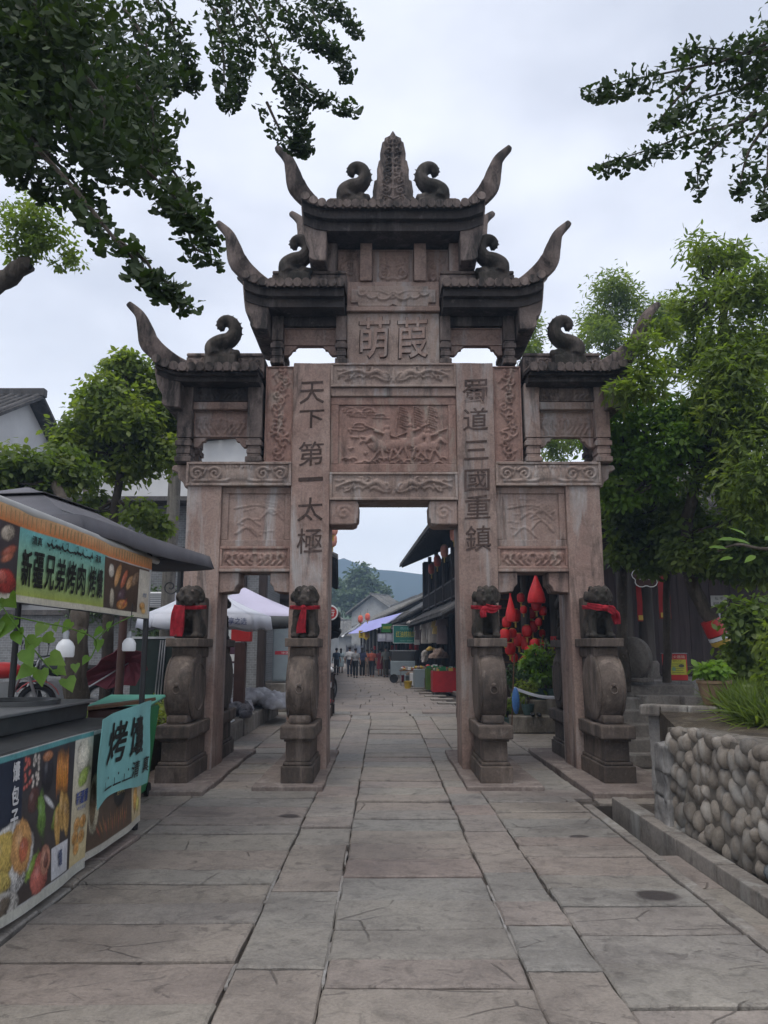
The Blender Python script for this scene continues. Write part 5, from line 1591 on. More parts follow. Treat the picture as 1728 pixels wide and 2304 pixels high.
for (y, z) in ((5.6, 0.36), (5.58, 0.28), (5.70, 0.26), (5.62, 0.20), (5.71, 0.36)): p.ell(y, z, 0.065, 0.05, (0.56, 0.30, 0.09), 0, 14, 0.05); p.ell(y, z, 0.03, 0.022, (0.44, 0.20, 0.05), 0, 10)
p.rect(3.2, 5.80, 0.04, 0.095, (0.50, 0.50, 0.44), None, 30, 1)
p.build('printed_picture', lb)
lb2, p = food_banner('dark vinyl banner with bread basket picture at the far end of the counter', 5.81, 7.06, 0.075, 0.96, -2.125, 2)
p.rect(5.81, 6.74, 0.13, 0.93, (0.10, 0.066, 0.045), (0.05, 0.044, 0.038), 16, 6)
p.ell(5.90, 0.44, 0.10, 0.22, (0.46, 0.42, 0.30), 0.05, 18); p.ell(5.88, 0.44, 0.06, 0.17, (0.13, 0.09, 0.05), 0.05, 16)
for k in range(9): p.ell(6.02 + 0.04 * k, 0.60 + 0.03 * (k % 3), 0.012, 0.20, (0.17, 0.12, 0.09), 0.1 * (k % 3) - 0.1, 8)
p.ell(6.36, 0.62, 0.13, 0.09, (0.44, 0.26, 0.06), 0.1, 16, 0.12); p.ell(6.42, 0.65, 0.07, 0.05, (0.60, 0.40, 0.10), 0, 14, 0.1); p.ell(6.52, 0.58, 0.06, 0.06, (0.45, 0.14, 0.06), 0, 12, 0.1)
p.ell(6.42, 0.45, 0.17, 0.13, (0.02, 0.022, 0.024), 0, 18); p.text('烤羊肉', 6.43, 0.45, 0.20, 0.07, (0.50, 0.42, 0.18), 0.02)
p.ell(6.40, 0.545, 0.06, 0.015, (0.6, 0.6, 0.6), 0, 10)
for k in range(14): p.ell(6.0 + 0.045 * k, 0.22 + 0.02 * (k % 3), 0.012, 0.09, (0.42, 0.20, 0.07) if k % 3 else (0.40, 0.11, 0.07), 0.7 - 0.08 * k, 8)
p.rect(6.74, 7.06, 0.13, 0.93, (0.56, 0.45, 0.25), (0.60, 0.58, 0.52), 5, 5)
p.ell(6.88, 0.75, 0.09, 0.13, (0.58, 0.26, 0.10), 0, 14, 0.08); p.text('馕', 6.93, 0.52, 0.08, 0.05, (0.25, 0.3, 0.45)); p.ell(6.86, 0.30, 0.08, 0.11, (0.60, 0.33, 0.08), 0, 12, 0.1); p.ell(6.95, 0.24, 0.06, 0.07, (0.55, 0.48, 0.12), 0, 12, 0.1)
p.text('羊肉串', 6.48, 0.83, 0.07, 0.12, (0.32, 0.30, 0.10))
p.rect(5.81, 7.06, 0.08, 0.125, (0.48, 0.46, 0.40), None, 14, 1)
p.build('printed_picture', lb2)
# --- teal cloth sign
cs = thing('cloth_sign', 'teal cloth sign with black lettering tied to the corner of the counter', 'sign', (-2.045, 6.4, 1.05))
q0 = Vector((-2.045, 6.4, 1.05))
def cf(y, z, k):
    return Vector((-2.045 + 0.018 * math.sin(y * 7) + 0.008 * math.sin(z * 9 + y * 3) + k, y, z + 0.05 * (1 - abs((y - 6.45) / 0.65)) * 0.3)) - q0
b = MB(); b.grid(lambda u, v: cf(5.72 + 1.30 * u, (0.43 + 0.03 * math.sin(u * 5)) + (0.62 - 0.03 * math.sin(u * 5) + 0.05 * u) * v, 0), 30, 10, (-0.004, 0, 0))
b.build('cloth', 'vinyl_teal', cs, smooth=True)
p = Print(cf, 0.0012); p.k = 6
for i, ch in enumerate('烤馕'): p.text(ch, 6.12 + 0.42 * i, 0.84, 0.36, 0.30, ink, 0.02, 0.08)
p.text('清', 6.54, 0.575, 0.20, 0.13, ink, 0.015); p.text('真', 6.88, 0.575, 0.18, 0.13, ink, 0.015)
for k, (ya, yb_) in enumerate(((5.90, 6.08), (6.10, 6.24), (6.26, 6.42))):
    p.rect(ya, yb_, 0.52, 0.532, ink, None, 2, 1); p.rect(ya + 0.02, ya + 0.032, 0.53, 0.58, ink, None, 1, 1); p.ell(ya + 0.09, 0.60, 0.011, 0.011, ink, 0, 8)
p.build('lettering', cs)
# --- counter with the round bread oven
ct = thing('oven_counter', 'grey steel counter with a round dark oven mouth behind the banner', 'counter', (-2.9, 5.6, 0))
b = MB(); b.box(-0.85, 0.70, -2.3, 1.38, 0.02, 0.955); b.build('cabinet', 'oven_steel', ct, bevel=0.01)
b = MB(); b.box(-0.85, 0.30, -2.2, 1.35, 0.957, 1.09); b.build('raised_box', 'oven_steel', ct, bevel=0.012)
b = MB(); b.box(-0.90, 0.36, -2.25, 1.40, 1.092, 1.115); b.build('counter_top', 'grey_metal', ct, bevel=0.005)
b = MB(); b.lathe([(0.30, 0.0), (0.34, 0.0), (0.34, 0.035), (0.29, 0.035), (0.27, 0.004)], (-0.05, 0.72, 1.117), 28); b.build('oven_rim', 'oven_steel', ct, smooth=True)
b = MB(); b.lathe([(0.262, 0.0), (0.262, 0.008)], (-0.05, 0.72, 1.117), 24); b.build('oven_mouth', 'oven_shade', ct)  # black disc standing in for the unlit inside of the opening
# --- bulbs
def bulb(label, loc, s=1.0):
    t = thing('hanging_bulb', label, 'lamp', loc, 0, 'bulbs hung under the stall banner')
    b = MB(); b.lathe([(0.0, -0.10 * s), (0.055 * s, -0.10 * s), (0.06 * s, -0.085 * s), (0.06 * s, -0.03 * s), (0.045 * s, 0.0), (0.022 * s, 0.02 * s)], (0, 0, 0), 18); b.build('bulb', 'white_plastic', t, smooth=True)
    b = MB(); b.lathe([(0.02 * s, 0.02 * s), (0.02 * s, 0.07 * s), (0.012 * s, 0.08 * s)], (0, 0, 0), 12); b.build('cap', 'grey_metal', t, smooth=True)
    b = MB(); b.tube([(0, 0, 0.08 * s), (0.004, 0.02, 0.3)], 0.004, 5); b.build('cord', 'black_metal', t)
bulb('white lamp bulb hanging in front of the tree trunk, below the banner', P(148, 1445, 5.3))
bulb('dim lamp bulb hanging near the black stall post', P(291, 1440, 6.4), 0.9)
# --- vine with big heart leaves
vn = thing('climbing_vine', 'vine with large pale green heart-shaped leaves trailing below the banner', 'vine', P(60, 1500, 4.3))
q0 = P(60, 1500, 4.3)
def vstem(pts, r=0.004):
    b = MB(); b.tube(curve([P(*a) - q0 for a in pts], 5), r, 5); b.build('stem', 'leaf_vine', vn)
vstem([(-20, 1330, 4.2), (30, 1400, 4.2), (60, 1440, 4.25), (100, 1490, 4.3), (130, 1520, 4.35)])
vstem([(20, 1385, 4.2), (90, 1400, 4.3), (160, 1415, 4.5), (215, 1440, 4.8), (205, 1480, 4.8)])
vstem([(215, 1440, 4.8), (250, 1410, 5.0), (300, 1385, 5.2)])
vl = [(10, 1362, .17, 200), (32, 1395, .16, 240), (-5, 1400, .15, 260), (82, 1435, .12, 250), (60, 1462, .13, 300), (74, 1500, .12, 230), (112, 1478, .13, 330), (92, 1508, .11, 280), (150, 1528, .12, 290), (128, 1505, .09, 320), (40, 1420, .11, 300), (100, 1405, .10, 250), (130, 1400, .09, 300), (190, 1420, .10, 260), (225, 1440, .09, 270), (200, 1478, .075, 255), (170, 1495, .07, 280), (230, 1415, .085, 230), (160, 1400, .09, 240), (250, 1400, .08, 280), (20, 1345, .13, 320), (120, 1432, .09, 200)]
g = np.random.default_rng(3)
for k, (x, y, s, a) in enumerate(vl):
    pos = np.array([tuple(P(x, y, 4.25 + 0.004 * max(0, x - 60)) - q0)])
    ax = np.array([[math.cos(R(a)), -0.2 + 0.3 * g.random(), math.sin(R(a))]]); nr = np.array([[0.3 * g.normal(), -0.9, 0.5 + 0.2 * g.normal()]])
    link('leaf', leaves_mesh('leaf', pos, nr, ax, np.array([s * 0.9]), 'heart', 'leaf_vine', 0.25), vn)

# ================================================================ grey square parasol
def square_parasol(label, centre, half, z_eave, z_apex, mats, valance=0.16, rz=0.0, vent=True, text=None, sides=4, pole='black_metal', name='parasol', pole_base=0.0, valance_mat=None):
    t = thing(name, label, 'parasol', (centre[0], centre[1], pole_base), rz)
    z0, z1 = z_eave - pole_base, z_apex - pole_base
    ring = [Vector((half * math.cos(2 * math.pi * (k + 0.5) / sides) / math.cos(math.pi / sides), half * math.sin(2 * math.pi * (k + 0.5) / sides) / math.cos(math.pi / sides), 0)) for k in range(sides)]
    def cone(r0, za, r1, zb, sag, nm, mat):
        b = MB()
        for k in range(sides):
            A, B = ring[k], ring[(k + 1) % sides]
            def fn(u, v):
                e = A.lerp(B, u)
                rr = r0 + (r1 - r0) * v
                p_ = e * rr
                return Vector((p_.x, p_.y, za + (zb - za) * v - sag * math.sin(math.pi * v) - sag * 0.6 * math.sin(math.pi * u) * (1 - v) * 0.0))
            b.grid(fn, 6, 5)
        o = b.build(nm, mat, t, recalc=True, smooth=True)
        md = o.modifiers.new('s', 'SOLIDIFY'); md.thickness = 0.006
        return o
    if vent:
        cone(1.0, z0, 0.30, z0 + (z1 - z0) * 0.72, 0.05, 'canopy', mats)
        cone(0.36, z0 + (z1 - z0) * 0.70, 0.0, z1, 0.01, 'vent_cap', mats)
        b = MB(); b.lathe([(half * 0.33, z0 + (z1 - z0) * 0.62), (half * 0.33, z0 + (z1 - z0) * 0.71)], (0, 0, 0), 4, a0=R(45), a1=R(405), cap=False); b.build('vent_mesh', 'dark_canvas', t)
    else:
        cone(1.0, z0, 0.0, z1, 0.05, 'canopy', mats)
    b = MB()
    for k in range(sides):
        A, B = ring[k], ring[(k + 1) % sides]
        def fn(u, v):
            e = A.lerp(B, u) * (1.0 + 0.02 * (1 - v) + 0.012 * math.sin(u * 14) * (1 - v))
            return Vector((e.x, e.y, z0 - valance * (1 - v) * (1 + 0.1 * math.sin(u * 9 + k))))
        b.grid(fn, 14, 2)
    o = b.build('valance', valance_mat or mats, t, smooth=True)
    md = o.modifiers.new('s', 'SOLIDIFY'); md.thickness = 0.005
    for k in range(sides):
        b = MB(); b.beam((0, 0, z1 - 0.12), (ring[k].x * 0.98, ring[k].y * 0.98, z0 - 0.015), 0.018, 0.022); b.build('rib', pole, t)
    b = MB(); b.tube([(0, 0, 0), (0, 0, z1)], 0.028, 10); b.build('pole', pole, t, smooth=True)
    if text:
        body, k, w, h, col = text
        A, B = ring[k], ring[(k + 1) % sides]
        d = (B - A).normalized(); nn = Vector((d.y, -d.x, 0)); mid = (A + B) / 2
        p_ = Print(lambda x, z, q_: mid * 1.01 + d * x + nn * (0.025 + q_) + Vector((0, 0, z0 - valance * 0.5 + z)))
        p_.text(body, 0, 0, w, h, col, 0.01); p_.build('lettering', t)
    return t
square_parasol('charcoal grey square parasol with a vented top behind the stall banner', (-3.32, 7.03), 1.30, 2.52, 3.04, 'grey_canvas', 0.14, R(-8))

# ================================================================ left background
def octo(label, c, r, ze, za, mat, **kw): return square_parasol(label, c, r, ze, za, mat, sides=8, vent=False, **kw)
c1 = P(462, 1385, 13.2)
octo('white round parasol with blue lettering on its valance behind the leftmost column', (c1.x, c1.y), 1.02, 2.10, 2.66, 'white_canvas', valance=0.22, rz=R(-12), text=('自由畅享之选', 6, 0.62, 0.11, (0.10, 0.13, 0.30)), pole='steel', pole_base=0.0)
c2 = P(548, 1385, 16.5)
square_parasol('large lilac canvas tent top behind the white parasol', (c2.x, c2.y), 1.25, 2.20, 2.85, 'lilac_canvas', 0.18, R(22), vent=False, pole='steel', name='canvas_tent', valance_mat='underside')

# grey brick shop with a framed poster window
sh = thing('brick_shop', 'grey brick shopfront with a tall dark-framed poster window', 'building', (-4.2, 19.6, 0))
b = MB(); b.box(-3.6, 1.02, 0, 4, 0, 5.2); b.build('wall', 'grey_brick', sh)
b = MB(); b.box(1.03, 1.22, -0.08, 0.15, 0.2, 5.0); b.build('corner_post', 'dark_wood', sh)
b = MB(); b.box(-3.9, 1.5, -0.7, 4.2, 5.21, 5.32); b.build('roof', 'roof_tile_grey', sh)
for (x0, x1, z0, z1) in ((-0.75, 0.62, 0.95, 4.6),):
    w = MB(); w.box(x0, x1, -0.04, -0.012, z0, z1); wo = w.build('poster_window', 'white_paint', sh)
    f = MB()
    for a, c, e, g_ in ((x0 - 0.09, x0, z0 - 0.09, z1), (x1, x1 + 0.09, z0 - 0.09, z1), (x0, x1, z0 - 0.09, z0), (x0 - 0.09, x1 + 0.09, z1, z1 + 0.09)): f.box(a, c, -0.09, -0.011, e, g_)
    f.build('window_frame', 'dark_wood', wo)
    p = Print(lambda x, z, k: (x, -0.042 - k, z))
    p.rect(x0 + 0.02, x1 - 0.02, z0 + 0.02, z1 - 0.02, (0.55, 0.58, 0.58), (0.62, 0.66, 0.66), 2, 6)
    for (cx, c) in ((-0.35, (0.55, 0.05, 0.07)), (0.02, (0.45, 0.04, 0.05)), (0.36, (0.07, 0.03, 0.05))):
        p.poly([(cx - 0.15, 1.2), (cx + 0.15, 1.2), (cx + 0.15, 1.62), (cx + 0.07, 1.80), (cx - 0.07, 1.80), (cx - 0.15, 1.62)], c); p.rect(cx - 0.15, cx + 0.15, 1.25, 1.42, (0.6, 0.6, 0.58), None, 1, 1)
    p.ell(0.5, 3.3, 0.09, 0.12, (0.62, 0.22, 0.05)); p.ell(0.46, 3.55, 0.1, 0.08, (0.3, 0.5, 0.5)); p.ell(0.2, 4.1, 0.2, 0.05, (0.3, 0.38, 0.1), 0.4)
    p.build('poster_print', wo)
# electricity cabinet on a stone platform
pl = tag(MB().box(-0.9, 0.75, -0.5, 3, 0, 0.70).build('stone_platform', 'kerb_stone', None, bevel=0.02), 'low beige stone platform beneath the pale grey cabinet', 'platform'); pl.location = (-2.35, 20.4, 0)
cb = thing('utility_cabinet', 'pale grey steel utility cabinet with a red label beside the brick shop', 'cabinet', (-2.5, 20.4, 0.71))
b = MB(); b.box(-0.36, 0.40, -0.3, 0.3, 0.03, 1.40); b.build('body', 'cabinet_grey', cb, bevel=0.012)
b = MB(); b.box(-0.33, 0.37, -0.315, -0.302, 0.07, 1.35); b.build('door', 'cabinet_grey', cb, bevel=0.004)
b = MB(); b.box(-0.38, 0.42, -0.34, 0.32, 1.402, 1.43); b.build('lid', 'white_plastic', cb)
p = Print(lambda x, z, k: (x, -0.317 - k, z)); p.rect(-0.30, 0.36, 0.70, 0.79, (0.50, 0.05, 0.07), None, 2, 1); p.text('中国联通', 0.08, 0.745, 0.42, 0.06, (0.7, 0.7, 0.7)); p.build('label_print', cb)
# stone ledge with sacks and greens
lg = thing('stone_ledge', 'low stone ledge behind the left archway bay holding sacks', 'ledge', (-3.2, 13, 0))
for i, (a, c) in enumerate(((0, 1.4), (1.41, 2.9), (2.91, 4.4), (4.41, 6.0))):
    b = MB(); b.box(-0.75, 0.66 + 0.02 * (i % 2), a - 0.05, c - 0.06, 0, 0.31 + 0.01 * (i % 2)); b.build('ledge_block', 'kerb_stone', lg, bevel=0.02, seg=2)
def heap(label, name, cat, loc, r, mat, seed, n=9, sq=0.6, group=None):
    t = MB(); q = random.Random(seed)
    for k in range(n):
        a = q.uniform(0, 6.28); d = q.random() ** 0.6
        t.ell((r[0] * d * math.cos(a), r[1] * d * math.sin(a), r[2] * (1 - d) * 0.6 + 0.03), (r[0] * q.uniform(0.25, 0.5), r[1] * q.uniform(0.25, 0.5), r[2] * q.uniform(0.3, 0.6)), 10, 7)
    o = remesh(t, name, mat, None, max(r) * 0.045, 0)
    for v in o.data.vertices:
        n_ = mnoise.noise(v.co * 9 + Vector((seed, 0, 0))) + 0.8 * abs(mnoise.noise(v.co * 21 + Vector((seed, 5, 0)))); v.co += v.normal * n_ * 0.06 * min(1.0, max(r) / 0.4)
    for v in o.data.vertices: v.co.z = max(v.co.z, 0.0)
    o.location = loc
    return tag(o, label, cat, group)
heap('crumpled pale plastic sheeting heaped at the back of the stone ledge', 'plastic_heap', 'plastic sheet', (-2.75, 17.0, 0.315), (0.62, 1.0, 0.42), 'plastic_sheet', 3, 12)
heap('dark sacks piled beside the brown post on the stone ledge', 'sack_pile', 'sacks', (-3.15, 15.4, 0.315), (0.40, 0.6, 0.36), 'dark_sack', 8, 9)
heap('grey bundle of cloth on the front part of the stone ledge', 'cloth_bundle', 'bundle', (-2.75, 14.7, 0.315), (0.36, 0.45, 0.24), 'dark_sack', 12, 8)
sh2 = tag(MB().box(-0.4, 0.35, -0.4, 0.4, 0, 0.02).build('white_sheet', 'white_plastic', None), 'white sheet spread on the near end of the stone ledge', 'sheet'); sh2.location = (-2.95, 13.45, 0.318)
gv = thing('leafy_greens', 'bunch of green vegetables lying on the white sheet', 'vegetables', (-2.85, 13.7, 0.345))
leaf_cloud('leaves', [((0, 0, 0.06), (0.2, 0.2, 0.07))], 260, 0.10, 'leaf_bright', gv, 'blade', 3, 0.1)
wp = thing('wooden_post', 'square brown post with a red box on top behind the left bay', 'post', P(537, 1600, 15.0) * 1.0)
wp.location.z = 0.3
b = MB(); b.box(-0.10, 0.10, -0.1, 0.1, 0, 1.38); b.build('post', 'brown_paint', wp, bevel=0.01)
b = MB(); b.prism([(-0.17, 1.39), (0.2, 1.39), (0.2, 1.62), (0.02, 1.75), (-0.17, 1.62)], -0.12, 0.12); b.build('box', 'red_paint', wp, bevel=0.01)

# green bin, cabinet, lamp post, air conditioner
bn_ = thing('wheelie_bin', 'green plastic bin with a teal lid just behind the stall', 'bin', (-2.74, 8.45, -0.0))
b = MB(); b.add([(-0.2, -0.2, 0.05), (0.2, -0.2, 0.05), (0.2, 0.2, 0.05), (-0.2, 0.2, 0.05), (-0.27, -0.28, 0.95), (0.27, -0.28, 0.95), (0.27, 0.28, 0.95), (-0.27, 0.28, 0.95)], [(0, 3, 2, 1), (0, 1, 5, 4), (1, 2, 6, 5), (2, 3, 7, 6), (3, 0, 4, 7), (4, 5, 6, 7)]); b.build('body', 'green_plastic', bn_, bevel=0.02)
b = MB(); b.obox((0.0, 0.02, 1.0), (0.62, 0.66, 0.035), Matrix.Rotation(R(6), 3, 'X')); b.build('lid', 'teal_plastic', bn_, bevel=0.012)
for s in (-1, 1):
    b = MB(); b.lathe([(0.07, -0.02), (0.07, 0.02)], (s * 0.2, 0.2, 0.07), 14, 'X'); b.build('wheel', 'rubber', bn_)
tb = thing('brown_crate', 'brown board crate standing between the counter and the green bin', 'crate', (-2.55, 7.55, 0))
b = MB(); b.box(-0.2, 0.2, -0.2, 0.2, 0, 1.0); b.build('box', 'brown_paint', tb, bevel=0.01)
b = MB(); b.obox((0, 0, 1.03), (0.6, 0.5, 0.03), Matrix.Rotation(R(-7), 3, 'Y')); b.build('lid', 'brown_wood', tb)
gc = thing('green_cabinet', 'dark green metal cabinet with grey pipes under the white parasol', 'cabinet', P(365, 1500, 13.6) * 1.0); gc.location.z = 0
b = MB(); b.box(-0.45, 0.45, -0.3, 0.3, 0.1, 1.72); b.build('body', 'dark_green_paint', gc, bevel=0.01)
b = MB(); b.box(-0.47, 0.47, -0.32, 0.32, 1.722, 1.76); b.build('top', 'steel', gc)
for k in range(3):
    b = MB(); b.tube([(-0.02 + 0.05 * k, -0.33, 0.5), (0.05 + 0.04 * k, -0.33, 1.7)], 0.014, 6); b.build('pipe', 'steel', gc)
lp = thing('lamp_post', 'black iron lamp post with scroll brackets behind the leftmost column', 'lamp post', P(397, 1500, 12.6) * 1.0); lp.location.z = 0
b = MB(); b.tube([(0, 0, 0), (0, 0, 3.2)], 0.055, 10); b.build('post', 'black_metal', lp, smooth=True)
for s in (-1, 1):
    b = MB(); b.tube([(s * (0.06 + a_), 0, 2.55 + z_) for a_, z_ in spiral(0.10, 0.0, 0.13, 0.02, 1.4, 3.1)], 0.012, 5); b.build('scroll', 'black_metal', lp)
ac = thing('air_conditioner', 'pale air conditioner unit mounted on the wall below the parasol edge', 'air conditioner', P(363, 1350, 17.5))
b = MB(); b.box(-0.32, 0.32, -0.16, 0.16, -0.17, 0.17); b.build('case', 'white_paint', ac, bevel=0.015)
for k in range(7):
    b = MB(); b.box(-0.27, 0.27, -0.172, -0.161, -0.14 + k * 0.042, -0.118 + k * 0.042); b.build('grille_slat', 'grey_metal', ac)
for s in (-1, 1):
    b = MB(); b.box(s * 0.25 - 0.02, s * 0.25 + 0.02, -0.16, 1.8, -0.20, -0.172); b.build('bracket', 'black_metal', ac)
# garden wall carrying it, and the planter
gw = thing('garden_wall', 'long grey brick wall behind the motorbikes and planter', 'wall', (-8.0, 18.6, 0))
b = MB(); b.box(-9, 2.6, 0, 0.3, 0, 2.35); b.build('wall', 'grey_brick', gw)
b = MB(); b.box(-9.1, 2.7, -0.1, 0.4, 2.352, 2.47); b.build('coping', 'roof_tile_grey', gw)
hedge = thing('wall_ivy', 'pale green ivy spilling over the brick wall above the air conditioner', 'ivy', (-5.3, 18.4, 2.4))
leaf_cloud('leaves', [((0, 0, 0.25), (0.9, 0.35, 0.5)), ((-1.5, 0, 0.2), (0.8, 0.3, 0.4)), ((-0.1, -0.1, -0.5), (0.5, 0.2, 0.5))], 2600, 0.10, 'leaf_far', hedge, 'oval', 5)
pb = thing('planter_bed', 'stone-edged planting bed behind the stall counter', 'planter', (-4.0, 9.9, 0))
for i in range(6):
    b = MB(); b.box(-2.6 + i * 0.62, -2.6 + (i + 1) * 0.62 - 0.012, -0.85, -0.6, 0, 0.66 + 0.02 * (i % 2)); b.build('edging_stone', 'concrete', pb, bevel=0.02)
b = MB(); b.box(-2.6, 1.1, -0.59, 2.0, 0, 0.62); b.build('soil', 'soil', pb)
hd = stuff(leaf_cloud('low_groundcover', [((-3.6, 9.6, 0.72), (0.6, 0.35, 0.14)), ((-3.05, 10.2, 0.70), (0.5, 0.5, 0.15)), ((-4.3, 10.0, 0.72), (0.9, 0.6, 0.14)), ((-3.3, 11.0, 0.72), (0.8, 0.5, 0.16))], 4200, 0.06, 'leaf_left', None, 'oval', 9))
for (nm, lab, px, Y, r_, top, mat) in (('tree_trunk', 'rough dark tree trunk rising from the planter behind the hanging bulb', 172, 9.9, 0.155, 4.4, 'bark'),):
    pass
um = thing('folded_umbrella', 'collapsed maroon umbrella lying on its side behind the planter', 'umbrella', P(262, 1500, 12.2) * 1.0)
b = MB()
apex = Vector((0.35, 0, 0.30)); rim = []
for k in range(9):
    a = R(95 + 26 * k); rim.append(Vector((-0.25 + 0.55 * math.cos(a) * 1.05, 0.1 * math.sin(3 * k), -0.05 + 0.42 * math.sin(a))))
rim = [Vector((-0.48, -0.25, -0.28)), Vector((-0.35, -0.35, -0.08)), Vector((-0.12, -0.35, 0.12)), Vector((0.12, -0.15, 0.34)), Vector((0.40, 0.1, 0.22)), Vector((0.42, 0.25, -0.05)), Vector((0.25, 0.2, -0.30)), Vector((-0.1, -0.1, -0.34))]
ap = Vector((0.10, 0.25, 0.05))
vs = []; fs = []
for k in range(8):
    A, B = rim[k], rim[(k + 1) % 8]
    o_ = len(vs)
    mid = (A + B) / 2 * 0.9 + ap * 0.1
    vs += [ap, A, mid, B, (ap + A) / 2 + Vector((0, -0.06, 0.0)), (ap + B) / 2 + Vector((0, -0.06, 0.0)), (ap + mid) / 2]
    fs += [(o_, o_ + 4, o_ + 6), (o_, o_ + 6, o_ + 5), (o_ + 4, o_ + 1, o_ + 2, o_ + 6), (o_ + 6, o_ + 2, o_ + 3, o_ + 5)]
b.add(vs, fs); o = b.build('canopy', 'maroon_cloth', um); o.modifiers.new('s', 'SOLIDIFY').thickness = 0.006
b = MB(); b.tube([(0.1, 0.25, 0.05), (-0.3, -0.6, -0.35)], 0.012, 6); b.build('shaft', 'steel', um)
pp = thing('painted_post', 'slim red-brown post standing in the planting bed', 'post', P(268, 1540, 11.2) * 1.0)
pp.location.z = 0.6
b = MB(); b.tube([(0, 0, 0), (0.01, 0, 1.5)], 0.06, 10); b.build('shaft', 'brown_paint', pp, smooth=True)
b = MB(); b.tube([(-0.06, 0, 0), (-0.03, 0, 0.9)], 0.012, 6); b.build('stake', 'brown_wood', pp)
# motorbike
def wheel(t, loc, r, w=0.09, spokes=8):
    n = 26
    ring = [(0, r * 0.86 * math.cos(2 * math.pi * k / n), r * 0.86 * math.sin(2 * math.pi * k / n)) for k in range(n + 1)]
    b = MB(); b.tube([Vector(a) + Vector(loc) for a in ring], r * 0.16, 8, cap=False); wl = b.build('wheel', 'rubber', t, smooth=True)
    b = MB(); b.tube([Vector((0, a[1] * 0.82, a[2] * 0.82)) + Vector(loc) for a in ring], r * 0.05, 6, cap=False)
    b.lathe([(r * 0.22, -0.03), (r * 0.22, 0.03)], loc, 14, 'X')
    for k in range(spokes):
        a = 2 * math.pi * k / spokes; b.beam(Vector(loc) + Vector((0, r * 0.15 * math.cos(a), r * 0.15 * math.sin(a))), Vector(loc) + Vector((0, r * 0.72 * math.cos(a), r * 0.72 * math.sin(a))), 0.012, 0.02, (1, 0, 0))
    b.build('rim', 'grey_metal', wl)
def motorbike(label, loc, rz, mat, group):
    """local +Y is forward"""
    t = thing('motorbike', label, 'motorbike', loc, rz, group)
    wheel(t, (0, 0.62, 0.29), 0.29); wheel(t, (0, -0.62, 0.29), 0.29)
    for s in (-1, 1):
        b = MB(); b.tube([(s * 0.07, 0.62, 0.29), (s * 0.07, 0.40, 0.95)], 0.025, 8); b.build('fork', 'steel', t, smooth=True)
    b = MB(); b.tube([(-0.36, 0.33, 1.02), (-0.15, 0.40, 1.0), (0.15, 0.40, 1.0), (0.36, 0.33, 1.02)], 0.016, 8); b.build('handlebar', 'black_metal', t, smooth=True)
    for s in (-1, 1):
        b = MB(); b.tube([(s * 0.28, 0.36, 1.02), (s * 0.34, 0.36, 1.2)], 0.007, 6); b.ell((s * 0.36, 0.37, 1.24), (0.06, 0.015, 0.04), 10, 6); b.build('mirror', 'black_metal', t, smooth=True)
    b = MB(); b.ell((0, 0.10, 0.80), (0.14, 0.30, 0.13)); b.build('fuel_tank', mat, t, smooth=True)
    b = MB(); b.ell((0, -0.36, 0.80), (0.13, 0.40, 0.07)); b.build('seat', 'rubber', t, smooth=True)
    b = MB(); b.box(-0.10, 0.10, -0.25, 0.25, 0.28, 0.62); b.tube([(0, 0.25, 0.45), (0, 0.42, 0.9)], 0.04, 8); b.tube([(0, -0.62, 0.29), (0, -0.1, 0.4)], 0.04, 8); b.build('engine', 'grey_metal', t, bevel=0.02)
    b = MB()
    b.grid(lambda u, v: Vector(((u - 0.5) * 0.16, 0.62 + 0.34 * math.cos(R(20 + 130 * v)), 0.29 + 0.34 * math.sin(R(20 + 130 * v)))), 4, 8, (0, 0, 0.01)); b.build('mudguard', mat, t, smooth=True)
    b = MB(); b.grid(lambda u, v: Vector(((u - 0.5) * 0.18, -0.62 - 0.36 * math.cos(R(0 + 120 * v)), 0.29 + 0.36 * math.sin(R(0 + 120 * v)))), 4, 8, (0, 0, 0.012)); b.build('mudguard', mat, t, smooth=True)
    b = MB(); b.lathe([(0.02, 0.12), (0.09, 0.06), (0.095, 0.0)], (0, 0.44, 0.88), 14, 'Y'); b.build('headlight', 'glass_dark', t, smooth=True)
    b = MB(); b.tube([(0.12, 0.1, 0.3), (0.14, -0.3, 0.28), (0.15, -0.75, 0.36)], 0.04, 8); b.build('exhaust', 'steel', t, smooth=True)
    b = MB(); b.box(-0.13, 0.13, -0.85, -0.62, 0.72, 0.98); b.build('rear_box', 'black_metal', t, bevel=0.02)
m0 = P(20, 1555, 12.2)
motorbike('red motorbike at the left picture edge with its wheel turned out', (m0.x - 0.28, 12.3, 0.42), R(-62), 'red_paint', 'motorbikes parked behind the stall')
motorbike('dark motorbike with a rear box parked behind the red one', (m0.x + 0.35, 13.4, 0.42), R(100), 'black_metal', 'motorbikes parked behind the stall')
tr_ = tag(MB().box(-2.6, 1.3, -1.0, 2.6, 0, 0.42).build('parking_terrace', 'concrete', None, bevel=0.02), 'raised concrete terrace the motorbikes stand on', 'terrace'); tr_.location = (m0.x - 0.2, 12.6, 0)
heap('pale refuse bags lying on the terrace by the motorbike wheels', 'refuse_bags', 'bags', (m0.x + 0.75, 12.4, 0.42), (0.3, 0.25, 0.2), 'plastic_sheet', 20, 6)
heap('white box and paper rubbish beside the maroon umbrella', 'paper_rubbish', 'rubbish', (P(185, 1530, 12.2).x, 12.2, 0.42), (0.28, 0.25, 0.3), 'plastic_sheet', 25, 6)

